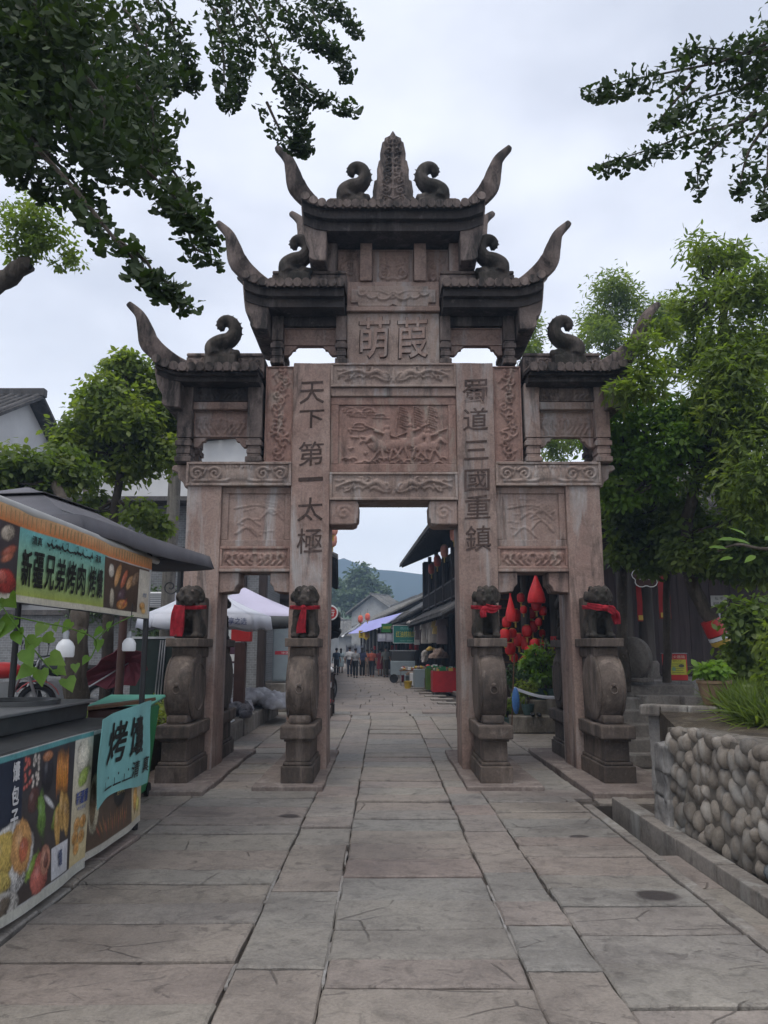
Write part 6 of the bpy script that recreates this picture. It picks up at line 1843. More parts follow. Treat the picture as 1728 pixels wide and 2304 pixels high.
# --- white-walled houses with tiled roofs, far left
def tiled_roof(parent, x0, x1, y_ridge, z_ridge, y_eave, z_eave, step=0.26, mat='roof_tile_grey', name='roof'):
    """one slope: deck plus a run of tile rolls, each a piece of its own"""
    d = MB(); d.add([(x0, y_ridge, z_ridge), (x1, y_ridge, z_ridge), (x1, y_eave, z_eave), (x0, y_eave, z_eave), (x0, y_ridge, z_ridge - 0.1), (x1, y_ridge, z_ridge - 0.1), (x1, y_eave, z_eave - 0.1), (x0, y_eave, z_eave - 0.1)],
                    [(0, 1, 2, 3), (7, 6, 5, 4), (3, 2, 6, 7), (0, 4, 5, 1), (0, 3, 7, 4), (1, 5, 6, 2)])
    o = d.build(name, mat, parent)
    n = max(2, int((x1 - x0) / step))
    L = math.hypot(y_eave - y_ridge, z_eave - z_ridge)
    t = MB(); vs, fs = [], []
    for i in range(7):
        for k in range(6):
            a = math.pi * k / 5; rr = 0.075 * (1.0 if i % 2 == 0 else 0.9)
            vs.append((rr * math.cos(a), L * i / 6, rr * math.sin(a)))
    for i in range(6):
        for k in range(5): fs.append((i * 6 + k, i * 6 + k + 1, i * 6 + 7 + k, i * 6 + 6 + k))
    t.add(vs, fs); me = t.mesh('tile_row', mat, smooth=True)
    ang = math.atan2(z_eave - z_ridge, abs(y_eave - y_ridge))
    s = 1 if y_eave > y_ridge else -1
    for i in range(n):
        link('tile_row', me, o, (x0 + (i + 0.5) * (x1 - x0) / n, y_ridge, z_ridge + 0.005), (ang if s > 0 else ang, 0, 0 if s > 0 else math.pi))
    return o
def house(label, x0, x1, y0, y1, h, ridge, wall='plaster_white', over=0.6, roof_mat='roof_tile_grey', group=None):
    t = thing('tiled_house', label, 'house', ((x0 + x1) / 2, y0, 0), 0, group)
    hx = (x1 - x0) / 2; D = y1 - y0
    b = MB(); b.box(-hx, hx, 0, D, 0, h); b.build('wall', wall, t)
    b = MB(); b.add([(-hx, 0, h), (-hx, D, h), (-hx, D / 2, ridge - 0.12), (hx, 0, h), (hx, D, h), (hx, D / 2, ridge - 0.12)], [(0, 1, 2), (3, 5, 4), (0, 2, 5, 3), (1, 4, 5, 2), (0, 3, 4, 1)]); b.build('gable', wall, t)
    tiled_roof(t, -hx - over, hx + over, D / 2, ridge, -over, h - 0.1 , mat=roof_mat)
    tiled_roof(t, -hx - over, hx + over, D / 2, ridge, D + over, h - 0.1, mat=roof_mat)
    b = MB(); b.box(-hx - over - 0.05, hx + over + 0.05, D / 2 - 0.12, D / 2 + 0.12, ridge - 0.05, ridge + 0.2); b.build('ridge', roof_mat, t, bevel=0.02)
    return t
h1 = house('white gabled house with dark tiled roof at the far left edge', -16.5, -10.65, 19.5, 24.5, 7.5, 9.0, over=0.5)
h1b = thing('white_building', 'white plastered building with a sloping tiled wall-top behind the left tree', 'building', (-8.0, 22.5, 0))
b = MB(); b.prism([(-5.5, 0), (4.6, 0), (4.6, 7.9), (-1.0, 7.4), (-5.5, 5.9)], 0, 5); b.build('wall', 'plaster_white', h1b)
for k in range(20):
    u0, u1 = k / 20, (k + 1) / 20 - 0.006
    def zz(u):
        x = -5.5 + 10.1 * u
        return float(np.interp(x, [-5.5, -1.0, 4.6], [5.9, 7.4, 7.9]))
    b = MB(); xa, xb = -5.5 + 10.1 * u0, -5.5 + 10.1 * u1
    b.add([(xa, -0.35, zz(u0) + 0.01), (xb, -0.35, zz(u1) + 0.01), (xb, 5.2, zz(u1) + 0.01), (xa, 5.2, zz(u0) + 0.01), (xa, -0.35, zz(u0) + 0.22), (xb, -0.35, zz(u1) + 0.22), (xb, 5.2, zz(u1) + 0.22), (xa, 5.2, zz(u0) + 0.22)], [(0, 3, 2, 1), (4, 5, 6, 7), (0, 1, 5, 4), (1, 2, 6, 5), (2, 3, 7, 6), (3, 0, 4, 7)])
    b.build('coping_tile', 'roof_tile_grey', h1b, bevel=0.02)
for (x0, x1, z0, z1) in ((3.35, 3.95, 4.5, 5.3), (-3.4, -2.4, 2.9, 4.3), (0.2, 1.2, 2.9, 4.3)):
    b = MB(); b.box(x0, x1, -0.03, -0.004, z0, z1); w_ = b.build('window', 'glass_dark', h1b)
    b = MB()
    for a, c, e, f_ in ((x0 - 0.08, x0, z0 - 0.08, z1 + 0.08), (x1, x1 + 0.08, z0 - 0.08, z1 + 0.08), (x0, x1, z1, z1 + 0.08), (x0, x1, z0 - 0.08, z0)): b.box(a, c, -0.07, -0.003, e, f_)
    b.build('frame', 'dark_wood', w_)
# --- trees on the left
def pxc(x, y, Y): return P(x, y, Y)
tree('leafy green tree with a forked trunk growing left of the archway', (P(255, 1300, 13.5).x, 13.5, 0.3), [(P(255, 1300, 13.5).x, 13.5, 0.3), P(252, 1250, 13.5), P(262, 1120, 13.5), P(275, 1020, 13.5), P(280, 900, 13.5)], 0.11,
     clumpy([(P(285, 900, 13.6), 0.95), (P(330, 1000, 13.3), 0.85), (P(230, 1000, 13.8), 0.85), (P(300, 830, 13.6), 0.5), (P(375, 930, 13.6), 0.5), (P(195, 985, 13.6), 0.5), (P(150, 1010, 13.4), 0.45)], 1, 7, 3) + clumpy([(P(345, 1160, 13.2), 0.5), (P(220, 1140, 13.6), 0.45)], 1, 5, 4), 20000, 0.12, 'leaf_left', seed=3, group='trees left of the archway')
tree('spreading green tree behind the grey parasol at the left edge', (P(172, 1560, 9.9).x, 9.9, 0.6), [(P(172, 1560, 9.9).x, 9.9, 0.6), P(172, 1450, 9.9), P(178, 1380, 10.0), P(170, 1200, 10.6), P(120, 1080, 11.4)], 0.17,
     clumpy([(P(90, 1070, 11.6), 0.62), (P(10, 1110, 11.4), 0.62), (P(150, 1050, 11.8), 0.5), (P(-60, 1090, 11.8), 0.7)], 1, 7, 5), 11000, 0.11, 'leaf_left_dark', seed=5, group='trees left of the archway', limbs=True)
for i, (px, py0, py1, Y, r_) in enumerate(((378, 1090, 1400, 16.0, 0.16), (180, 1060, 1250, 16.5, 0.12))):
    bx = P(px, 1300, Y)
    t = thing('pale_pole', ['pale bare trunk rising beside the leftmost column', 'thin pale trunk between the left trees'][i], 'tree', (bx.x, Y, 0), 0, 'bare trunks behind the left trees')
    b = MB(); limb(b, [(0, 0, 0), (0.02, 0, 2.5), (0.04, 0, P(px, py0, Y).z + 1.2)], r_, r_ * 0.8, 10, 0.01, i); b.build('trunk', 'bark_pale', t, smooth=True)
# ================================================================ RIGHT: cobble wall
mk_stone('cobble', (0.20, 0.172, 0.145), (0.34, 0.295, 0.245), g_lo=0.62, g_hi=0.85, g_amt=0.5, tint=0.45, bump=0.35, fine=30, rough=0.7)
mk_stone('cobble_blue', (0.13, 0.145, 0.15), (0.20, 0.215, 0.22), g_lo=0.62, g_hi=0.85, g_amt=0.4, tint=0.35, bump=0.3, rough=0.65)
mk_stone('wall_mortar', (0.13, 0.115, 0.095), (0.21, 0.185, 0.155), bump=0.9, fine=24)
cw = thing('cobble_wall', 'low retaining wall of rounded river cobbles beside the drain', 'wall', (2.52, 7.0, 0))
def wx(y): return 2.46 + (7.1 - y) * 0.08            # face of the wall in world x
b = MB(); b.add([(wx(2.6) - 2.52 + 0.03, -4.4, 0), (wx(7.1) - 2.52 + 0.03, 0.05, 0), (0.75, 0.15, 0), (0.95, -4.4, 0), (wx(2.6) - 2.52 + 0.05, -4.4, 0.83), (wx(7.1) - 2.52 + 0.05, 0.05, 0.83), (0.75, 0.15, 0.83), (0.95, -4.4, 0.83)],
                [(0, 3, 2, 1), (4, 5, 6, 7), (0, 1, 5, 4), (1, 2, 6, 5), (2, 3, 7, 6), (3, 0, 4, 7)]); b.build('core', 'wall_mortar', cw)
q = random.Random(31)
cob = []
for k in range(7):
    m = MB(); m.ell((0, 0, 0), (1, 1, 1), 11, 8)
    for i, v in enumerate(m.v):
        d = Vector(v); n_ = mnoise.noise(d * 1.3 + Vector((k * 5, 0, 0))); m.v[i] = tuple(d * (1 + 0.16 * n_))
    cob.append(m.mesh('cobble', 'cobble_blue' if k in (2, 5) else 'cobble', smooth='all'))
placed = []
def cobble_at(y, z, w, h, k, lean=0.0, out=0.0):
    link('cobble', cob[k], cw, (wx(y) - 2.52 + 0.060 - out, y - 7.0, z), (q.uniform(-0.75, 0.35), lean + q.uniform(-0.25, 0.25), q.uniform(-0.4, 0.4)), (q.uniform(0.07, 0.095), w, h))
tries = 0
while tries < 5200 and len(placed) < 295:                     # big stones first, then ever smaller ones in the gaps
    tries += 1
    big = 1.0 - tries / 5200.0
    w = q.uniform(0.034, 0.046) + 0.036 * big; h = w * q.uniform(1.1, 1.6)
    y, z = q.uniform(3.0, 6.98), q.uniform(0.02, 0.79)
    if any(((y - a) / (w + c)) ** 2 + ((z - b_) / (h + d)) ** 2 < 0.64 for a, b_, c, d in placed): continue
    placed.append((y, z, w, h)); cobble_at(y, z, w, h, q.choice([0, 1, 3, 4, 6] * 5 + [2, 5]), 0, q.uniform(-0.02, 0.012))
y = 6.9                                                     # leaning top course
while y > 2.9:
    w = q.uniform(0.04, 0.085)
    if q.random() < 0.85: cobble_at(y - w, 0.84 + q.uniform(-0.025, 0.02), w, q.uniform(0.05, 0.075), q.choice([0, 1, 3, 4, 6]), R(30), 0.0)
    y -= w * 2 + q.uniform(0, 0.03)
m = MB(); m.grid(lambda u, v: Vector((wx(2.6 + 4.45 * u) - 2.52 + 0.05 + 0.33 * v, -4.4 + 4.45 * u, 0.865 + 0.02 * mnoise.noise((u * 30, v * 4, 0)))), 60, 6, (0, 0, -0.06)); m.build('mortar_cap', 'wall_mortar', cw, smooth=True)
def rough_pier(name, parent, x0, x1, y0, y1, z0, z1, mat, amp, seed):
    bm = bmesh.new(); bmesh.ops.create_cube(bm, size=1.0); bmesh.ops.subdivide_edges(bm, edges=bm.edges[:], cuts=9, use_grid_fill=True)
    for v in bm.verts:
        c_ = Vector((x0 + (v.co.x + 0.5) * (x1 - x0), y0 + (v.co.y + 0.5) * (y1 - y0), z0 + (v.co.z + 0.5) * (z1 - z0)))
        k_ = c_ * 7 + Vector((seed, 0, 0))
        v.co = c_ + Vector((mnoise.noise(k_), mnoise.noise(k_ + Vector((5, 0, 0))), mnoise.noise(k_ + Vector((0, 5, 0))))) * amp
    me = bpy.data.meshes.new(name); bm.to_mesh(me); bm.free(); me.materials.append(M[mat])
    me.polygons.foreach_set('use_smooth', [True] * len(me.polygons))
    return link(name, me, parent)
for i, (z0, z1) in enumerate(((-0.02, 0.27), (0.26, 0.50), (0.49, 0.73))):
    rough_pier('end_stone', cw, -0.09 + 0.012 * (i % 2), 0.10, -0.06, 0.26 - 0.02 * i, z0, z1, 'concrete', 0.03, i * 3)
# terrace soil, edging blocks, dark shrubs
ter = tag(MB().add([(2.6, 2.6, 0), (7.5, 2.6, 0), (7.5, 9.1, 0), (2.95, 8.55, 0), (2.6, 7.1, 0), (2.75, 2.6, 0.82), (7.5, 2.6, 0.86), (7.5, 9.1, 0.92), (2.95, 8.5, 0.90), (2.62, 7.0, 0.82)],
    [(0, 4, 3, 2, 1), (5, 6, 7, 8, 9), (0, 1, 6, 5), (1, 2, 7, 6), (2, 3, 8, 7), (3, 4, 9, 8), (4, 0, 5, 9)]).build('planting_terrace', 'soil', None), 'earth planting terrace held up by the cobble wall', 'terrace')
ed = thing('edging_wall', 'short dry wall of squared stones around the planting terrace by the steps', 'wall', (2.9, 8.6, 0))
arc_ = [(0.85 + 0.95 * math.cos(R(203 + 4 * k)), 0.25 + 0.59 * math.sin(R(203 + 4 * k))) for k in range(34)]
m = MB(); m.grid(lambda u, v: Vector((*arc_[min(33, int(round(u * 33)))], 0.0)) + Vector((0.02 * mnoise.noise((u * 9, v * 4, 0)), 0.02 * mnoise.noise((u * 9, v * 4, 5)), 0.84 * v)), 33, 10, (0.05, 0.16, 0)); m.build('wall_face', 'concrete', ed, smooth=True)
for i in range(8):
    a = R(210 + i * 17.5)
    cx, cy = 0.85 + 0.95 * math.cos(a), 0.25 + 0.59 * math.sin(a)
    m = MB(); m.obox((cx + 0.01, cy + 0.05, 0.90), (0.235 + 0.03 * (i % 3), 0.24, 0.115), Matrix.Rotation(math.atan2(0.59 * math.cos(a), -0.95 * math.sin(a)), 3, 'Z')); m.build('coping_stone', 'kerb_stone', ed, bevel=0.022, seg=2)
# steps up to the hall
st_ = thing('stone_steps', 'worn pale stone steps between the rightmost column and the planting terrace', 'steps', (3.6, 10.6, 0))
for i in range(6):
    m = MB(); m.box(-0.75 + 0.05 * i, 1.2, 0.32 * i, 0.32 * (i + 1) + (0.6 if i == 5 else 0.02), 0 if i == 0 else 0.165 * i - 0.02, 0.165 * (i + 1)); m.build('step', 'kerb_stone', st_, bevel=0.015, seg=2)
# hall platform
pf = thing('hall_platform', 'stone platform carrying the dark timber hall', 'platform', (5.2, 12.4, 0))
for row in range(3):
    x = -1.75
    while x < 3.6:
        w = q.uniform(0.5, 0.95)
        m = MB(); m.box(x + 0.004, min(x + w, 3.6), 0, 0.5, 0.335 * row + 0.003, 0.335 * (row + 1) - 0.003); m.build('platform_stone', 'kerb_stone', pf, bevel=0.016, seg=2)
        x += w
m = MB(); m.box(-1.8, 3.65, 0.02, 6, 1.006, 1.05); m.build('floor_slab', 'concrete', pf)
m = MB(); m.box(-1.75, 3.6, 0.51, 5.9, 0, 1.0); m.build('fill', 'soil', pf)
for (x, y, z, w, d, h, lab) in ((4.15, 11.95, 1.05 - 0.36, 0.62, 0.35, 0.17, 'flat'), (4.25, 11.95, 0.52, 0.50, 0.34, 0.165, 'mid'), (4.05, 11.9, 0.345, 0.7, 0.36, 0.165, 'low'), (4.62, 11.8, 0.0, 0.42, 0.4, 0.86, 'tall')):
    o = MB().box(-w / 2, w / 2, -d / 2, d / 2, 0, h).build('loose_block', 'kerb_stone', None, bevel=0.015, seg=2)
    o.location = (x, y, z)
    tag(o, {'flat': 'flat stone laid on top of the loose block stack by the steps', 'mid': 'squared stone in the middle of the loose block stack', 'low': 'long stone at the bottom of the loose block stack', 'tall': 'upright pale stone block beside the loose block stack'}[lab], 'stone block', 'loose stone blocks by the steps')
# --- dark timber hall
hall = thing('timber_hall', 'dark brown timber hall with plank walls on the right', 'building', (3.75, 14.6, 1.05))
for i in range(27):
    m = MB(); m.box(i * 0.2 + 0.003, (i + 1) * 0.2 - 0.003, 0.0 + 0.006 * (i % 2), 0.05, 0.05, 2.7); m.build('wall_plank', 'wall_wood', hall)
m = MB(); m.box(0, 5.4, 0.06, 4.5, 0.0, 2.75); m.build('inner_wall', 'dark_wood', hall)
m = MB(); m.box(-0.1, 5.5, -0.06, 0.08, 2.701, 2.9); m.build('beam', 'dark_wood', hall)
m = MB(); m.box(-0.1, 5.5, -0.04, 0.06, -0.0, 0.049); m.build('sill', 'dark_wood', hall)
for x in (-0.02, 0.34, 2.7, 5.0):
    m = MB(); m.lathe([(0.135, 0.30), (0.13, 1.5), (0.12, 2.85)], (x + 0.5, -1.0, 0), 18); m.build('column', 'grey_wood', hall, smooth=True)
    m = MB(); m.lathe([(0.17, 0.0), (0.185, 0.04), (0.17, 0.10), (0.175, 0.20), (0.18, 0.25), (0.15, 0.30)], (x + 0.5, -1.0, 0), 18); m.build('column_base', 'kerb_stone', hall, smooth=True)
tiled_roof(hall, -0.9, 5.9, 2.2, 4.5, -2.0, 2.8, 0.26)
tiled_roof(hall, -0.9, 5.9, 2.2, 4.5, 5.6, 2.8, 0.26)
for i in range(14):
    m = MB(); m.beam((-0.7 + 0.48 * i, -1.95, 2.69), (-0.7 + 0.48 * i, 2.2, 4.37), 0.07, 0.09); m.build('rafter', 'dark_wood', hall)
# fittings of the hall
mk_plain('couplet_red', (0.34, 0.012, 0.014), 0.6, 0.35, 6)
def couplet(label, px, y0, y1, Y, w):
    a, c = P(px, y0, Y), P(px, y1, Y)
    t = thing('red_couplet', label, 'paper banner', (a.x, Y, c.z), 0, 'red paper couplets on the hall')
    H_ = a.z - c.z
    m = MB(); m.grid(lambda u, v: Vector(((u - 0.5) * w, -0.02 + 0.008 * math.sin(v * 9), H_ * v)), 3, 12, (0, 0.004, 0)); m.build('paper', 'couplet_red', t, smooth=True)
    m = MB(); m.box(-w * 0.42, w * 0.42, -0.045, -0.04, 0.02, 0.10); m.build('gold_edge', 'gold', t)
    return t
couplet('broad red couplet hanging right of the round hall column', 1490, 1285, 1392, 13.2, 0.20)
couplet('narrow red couplet hanging left of the round hall column', 1436, 1318, 1398, 13.2, 0.09)
cl = thing('cloud_sign', 'dark cloud-shaped sign outlined in white on the hall column', 'sign', P(1453, 1298, 12.9))
pts = []
for k in range(5):
    a0 = R(90 + 72 * k); cx, cz = 0.12 * math.cos(a0), 0.095 * math.sin(a0)
    pts += [(cx * 1.15 + 0.105 * math.cos(a0 + R(d_)), cz * 1.1 + 0.085 * math.sin(a0 + R(d_))) for d_ in (-75, -45, -15, 15, 45, 75)]
m = MB(); m.prism(pts, 0, 0.03); m.build('board', 'brown_paint', cl)
m = MB(); m.tube([(x, -0.006, z) for x, z in pts + pts[:1]], 0.008, 6); m.build('outline', 'white_plastic', cl)
p = Print(lambda x, z, k: (x, -0.003 - k, z)); p.text('剑门豆腐', 0.02, -0.02, 0.27, 0.065, (0.7, 0.62, 0.65), 0.01); p.build('lettering', cl)
# fire-extinguisher box
fb = thing('extinguisher_box', 'red steel fire extinguisher box with a yellow instruction label', 'box', P(1520, 1528, 12.75) * 1.0, R(-6)); fb.location.z = 1.052
m = MB(); m.box(-0.175, 0.175, -0.09, 0.09, 0, 0.42); m.build('case', 'red_paint', fb, bevel=0.008)
m = MB(); m.box(-0.185, 0.185, -0.1, 0.1, 0.421, 0.435); m.build('lid', 'grey_metal', fb)
p = Print(lambda x, z, k: (x, -0.091 - k, z)); p.rect(-0.11, 0.155, 0.09, 0.33, (0.52, 0.50, 0.06), None, 1, 1); p.text('灭火器箱', 0.02, 0.375, 0.24, 0.05, (0.65, 0.5, 0.4)); p.text('使用方法', 0.02, 0.31, 0.14, 0.025, (0.1, 0.08, 0.02))
for k in range(5): p.rect(-0.07, 0.12 - 0.02 * (k % 2), 0.12 + 0.034 * k, 0.128 + 0.034 * k, (0.16, 0.22, 0.06), None, 1, 1)
p.ell(0.08, 0.23, 0.045, 0.025, (0.1, 0.1, 0.08), 0, 12); p.ell(-0.04, 0.18, 0.03, 0.035, (0.2, 0.35, 0.2), 0, 12); p.build('label_print', fb)
# millstone
ms_ = thing('millstone', 'round stone millstone standing on edge against the hall column', 'millstone', P(1424, 1520, 12.3) * 1.0, R(-50)); ms_.location.z = 1.05
m = MB(); m.lathe([(0.30, -0.07), (0.33, -0.05), (0.33, 0.05), (0.30, 0.07)], (0, 0, 0.36), 30, 'Y'); m.lathe([(0.02, -0.075), (0.22, -0.072)], (0, 0, 0.36), 20, 'Y', cap=False); m.build('stone', 'kerb_stone', ms_, smooth=True)
m = MB(); m.box(-0.28, 0.28, -0.14, 0.14, 0, 0.06); m.build('base', 'kerb_stone', ms_, bevel=0.01)
# potted plant on the terrace edge
def pot_plant(label, loc, r, h, mat, leaf, n, size, spread, hh, shape='oval', seed=1, group='potted plants on the right'):
    t = thing('potted_plant', label, 'plant', loc, 0, group)
    m = MB(); m.lathe([(r * 0.68, 0), (r * 0.9, h * 0.45), (r, h * 0.85), (r * 1.08, h * 0.88), (r * 1.08, h), (r * 0.95, h), (r * 0.9, h * 0.9)], (0, 0, 0), 20); m.build('pot', mat, t, smooth=True)
    m = MB(); m.lathe([(r * 0.92, h * 0.9), (0.01, h * 0.93)], (0, 0, 0), 14); m.build('earth', 'soil', t)
    qq = random.Random(seed)
    for k in range(4):
        m = MB(); m.tube(curve([(0, 0, h * 0.9), (qq.uniform(-.4, .4) * spread, qq.uniform(-.4, .4) * spread, h + hh * 0.5), (qq.uniform(-.8, .8) * spread, qq.uniform(-.8, .8) * spread, h + hh)], 4), 0.006 + hh * 0.008, 5); m.build('stem', 'bark', t)
    cls = [(Vector((qq.uniform(-.6, .6) * spread, qq.uniform(-.6, .6) * spread, h + hh * qq.uniform(0.3, 0.9))), (spread * 0.55, spread * 0.55, hh * 0.35)) for k in range(5)]
    leaf_cloud('foliage', cls, n, size, leaf, t, shape, seed)
    return t
pz = P(1577, 1580, 8.9)
pot_plant('round tan clay pot with bright leafy plant on the terrace edge', (pz.x - 0.02, 8.45, 0.96), 0.17, 0.26, 'terracotta', 'leaf_bright', 420, 0.09, 0.2, 0.16, seed=4)
# --- pots, blocks and tape seen through the right bay
blk = thing('pot_step', 'pair of dark stone steps holding pots behind the right bay', 'steps', (2.95, 14.9, 0))
for (x0, x1, y0, y1, z0, z1) in ((-0.55, 0.85, 0, 0.6, 0, 0.30), (-0.45, 1.2, 0.61, 1.6, 0, 0.56), (0.22, 0.95, 0.05, 0.55, 0.301, 0.62)):
    m = MB(); m.box(x0, x1, y0, y1, z0, z1); m.build('step', 'wall_mortar', blk, bevel=0.02, seg=2)
pots = [(1160, 15.75, 0.565, 0.13, 0.2, 'bark', 0.35, 0.5), (1185, 15.2, 0.31, 0.12, 0.20, 'pot_green', 0.3, 0.5), (1215, 15.7, 0.565, 0.13, 0.22, 'pot_green', 0.35, 0.9), (1243, 15.6, 0.565, 0.12, 0.22, 'pot_green', 0.3, 0.55), (1262, 15.75, 0.565, 0.14, 0.22, 'pot_green', 0.35, 1.1), (1196, 15.95, 0.565, 0.13, 0.22, 'terracotta', 0.4, 0.75), (1230, 16.2, 0.565, 0.13, 0.2, 'bark', 0.4, 1.25), (1140, 15.4, 0.0, 0.15, 0.25, 'pot_green', 0.3, 0.5), (1285, 16.0, 0.3, 0.14, 0.22, 'bark', 0.35, 1.2)]
desc = ['dark pot with spiky plant at the left of the pot step', 'green bucket with a small plant low on the pot step', 'green pot with a tall leafy shrub in the middle of the pot step', 'small green pot with yellowish leaves right of the middle', 'green pot with tall grey-green leaves next to the rightmost column', 'clay pot with a bushy plant behind the green bucket', 'dark pot with the tallest climbing plant below the red bags', 'low green pot on the ground beside the blue tape', 'dark pot half hidden by the rightmost column']
for i, (px, Y, z, r_, h_, mt, sp, hh) in enumerate(pots):
    pot_plant(desc[i], (P(px, 1500, Y).x, Y, z), r_, h_, mt, ['leaf_pot', 'leaf_right', 'leaf_bright'][i % 3] if i != 3 else 'leaf_bright', int(260 + 330 * hh), 0.075 + 0.02 * (i % 3), sp * 0.7, hh * 0.8, ['oval', 'lance', 'oval'][i % 3], 40 + i)
tp = thing('barrier_tape', 'sagging pale blue tape strung across the right bay with a blue bag', 'tape', (2.35, 14.3, 0.85))
ribbon([(0.0, 0, 0.0), (0.45, 0.0, -0.14), (0.9, 0.1, -0.17), (1.25, 0.2, -0.12)], 0.05, 'tape', tp, 'white_canvas', 0.004)
m = MB(); m.tube([(-0.06, 0, -0.85), (0.03, 0.0, 0.62)], 0.012, 6); m.build('cane', 'brown_wood', tp)
mk_plain('blue_bag', (0.08, 0.22, 0.55), 0.35, 0.4, 9, 0.4)
m = MB(); m.ell((0.03, -0.02, -0.22), (0.07, 0.05, 0.24), 10, 8); m.build('bag', 'blue_bag', tp, smooth=True)
for i, dx in enumerate((-0.05, 0.07)):
    o = MB().ell((0, 0, 0.035), (0.045, 0.12, 0.04), 10, 6).build('black_shoe', 'rubber', None, smooth=True); o.location = (P(1205, 1590, 14.9).x + dx, 14.95, 0.302)
    tag(o, ['left of a pair of black shoes on the lower pot step', 'right of a pair of black shoes on the lower pot step'][i], 'shoe', 'pair of shoes')
# --- lantern shop behind the pots
ls = thing('lantern_shop', 'timber shop hung with red lanterns behind the right bay', 'building', (2.35, 17.2, 0.5))
m = MB(); m.box(0.0, 2.6, 0.35, 0.45, 0.0, 3.0); m.build('back_wall', 'dark_wood', ls)
m = MB(); m.box(-0.1, 2.7, -0.8, 3.0, -0.5, -0.004); m.build('floor', 'kerb_stone', ls, bevel=0.02)
for i in range(9):
    m = MB(); m.box(0.0, 0.55, 0.30, 0.345, 0.55 + 0.2 * i, 0.575 + 0.2 * i); m.build('shelf_slat', 'brown_wood', ls)
for x in (0.72, 1.35, 2.45):
    m = MB(); m.lathe([(0.10, 0.02), (0.095, 2.9)], (x, -0.35, 0), 14); c_ = m.build('column', 'grey_wood', ls, smooth=True)
    m = MB(); m.lathe([(0.108, 1.05), (0.108, 1.32)], (x, -0.35, 0), 14, cap=False); m.build('red_band', 'red_paint', c_, smooth=True)
tiled_roof(ls, -0.5, 3.2, 2.0, 4.3, -1.1, 2.75, 0.26)
for i in range(8):
    m = MB(); m.beam((-0.35 + 0.5 * i, -1.05, 2.64), (-0.35 + 0.5 * i, 2.0, 4.17), 0.06, 0.08); m.build('rafter', 'grey_wood', ls)
def red_bag(label, px, y0, y1, Y, w):
    a, c = P(px, y0, Y), P(px, y1, Y); h = a.z - c.z
    t = thing('red_pouch', label, 'lantern', (a.x, Y, c.z), 0, 'red cloth pouches hung in the right bay')
    m = MB(); m.lathe([(0.01, 0.0), (w * 0.46, h * 0.02), (w * 0.5, h * 0.12), (w * 0.42, h * 0.35), (w * 0.25, h * 0.62), (w * 0.10, h * 0.86), (w * 0.06, h * 0.93), (w * 0.10, h)], (0, 0, 0), 16); m.build('cloth', 'bag_red', t, smooth=True)
    m = MB(); m.tube([(0, 0, h * 0.9), (0, 0, h + 0.35)], 0.006, 5); m.build('cord', 'black_metal', t)
red_bag('large red cloth pouch hanging under the right bay corbel', 1205, 1290, 1358, 15.0, 0.36)
red_bag('slim red cloth pouch hanging left of the large one', 1148, 1335, 1400, 15.2, 0.23)
q = random.Random(17)
lant = None
def lantern_parts(t, r, h, mat):
    m = MB(); m.lathe([(r * 0.45, -h / 2), (r * 0.8, -h * 0.42), (r, -h * 0.2), (r, h * 0.2), (r * 0.8, h * 0.42), (r * 0.45, h / 2)], (0, 0, 0), 16); m.build('shade', mat, t, smooth=True)
    m = MB(); m.lathe([(r * 0.46, h * 0.5), (r * 0.46, h * 0.56), (0.01, h * 0.57)], (0, 0, 0), 12); m.build('cap', 'gold', t)
    m = MB(); m.lathe([(r * 0.46, -h * 0.5), (r * 0.46, -h * 0.56), (0.01, -h * 0.57)], (0, 0, 0), 12); m.build('bottom_rim', 'gold', t)
    m = MB(); m.tube([(0, 0, -h * 0.56), (0, 0, -h * 0.95)], r * 0.18, 6); m.build('tassel', 'gold', t)
    m = MB(); m.tube([(0, 0, h * 0.56), (0, 0, h * 1.1)], 0.008, 5); m.build('cord', 'black_metal', t)
proto = None
small = [(1140, 1400), (1148, 1460), (1160, 1385), (1172, 1345), (1186, 1420), (1195, 1380), (1203, 1450), (1212, 1400), (1220, 1425), (1190, 1465), (1180, 1490), (1157, 1480), (1210, 1480), (1222, 1375), (1198, 1410), (1136, 1430), (1153, 1425), (1168, 1440), (1178, 1372), (1207, 1362), (1216, 1452)]
for i, (px, py) in enumerate(small):
    loc = P(px, py, 16.5 + 0.45 * (i % 3) * 0.5)
    sc = q.uniform(0.7, 1.25)
    if proto is None:
        proto = thing('small_lantern', 'small red lantern crowded among others in the lantern shop', 'lantern', loc, 0, 'small red lanterns in the lantern shop'); lantern_parts(proto, 0.10, 0.22, 'bag_red')
    else: lo_ = dup(proto, None, None, loc, 0, None, (sc, sc, sc))
    (proto if i == 0 else lo_)['label'] = 'small red lantern in the lantern shop, %s counted from the left' % 'first second third fourth fifth sixth seventh eighth ninth tenth eleventh twelfth thirteenth fourteenth fifteenth sixteenth seventeenth eighteenth nineteenth twentieth twenty-first'.split()[sorted(small).index((px, py))]
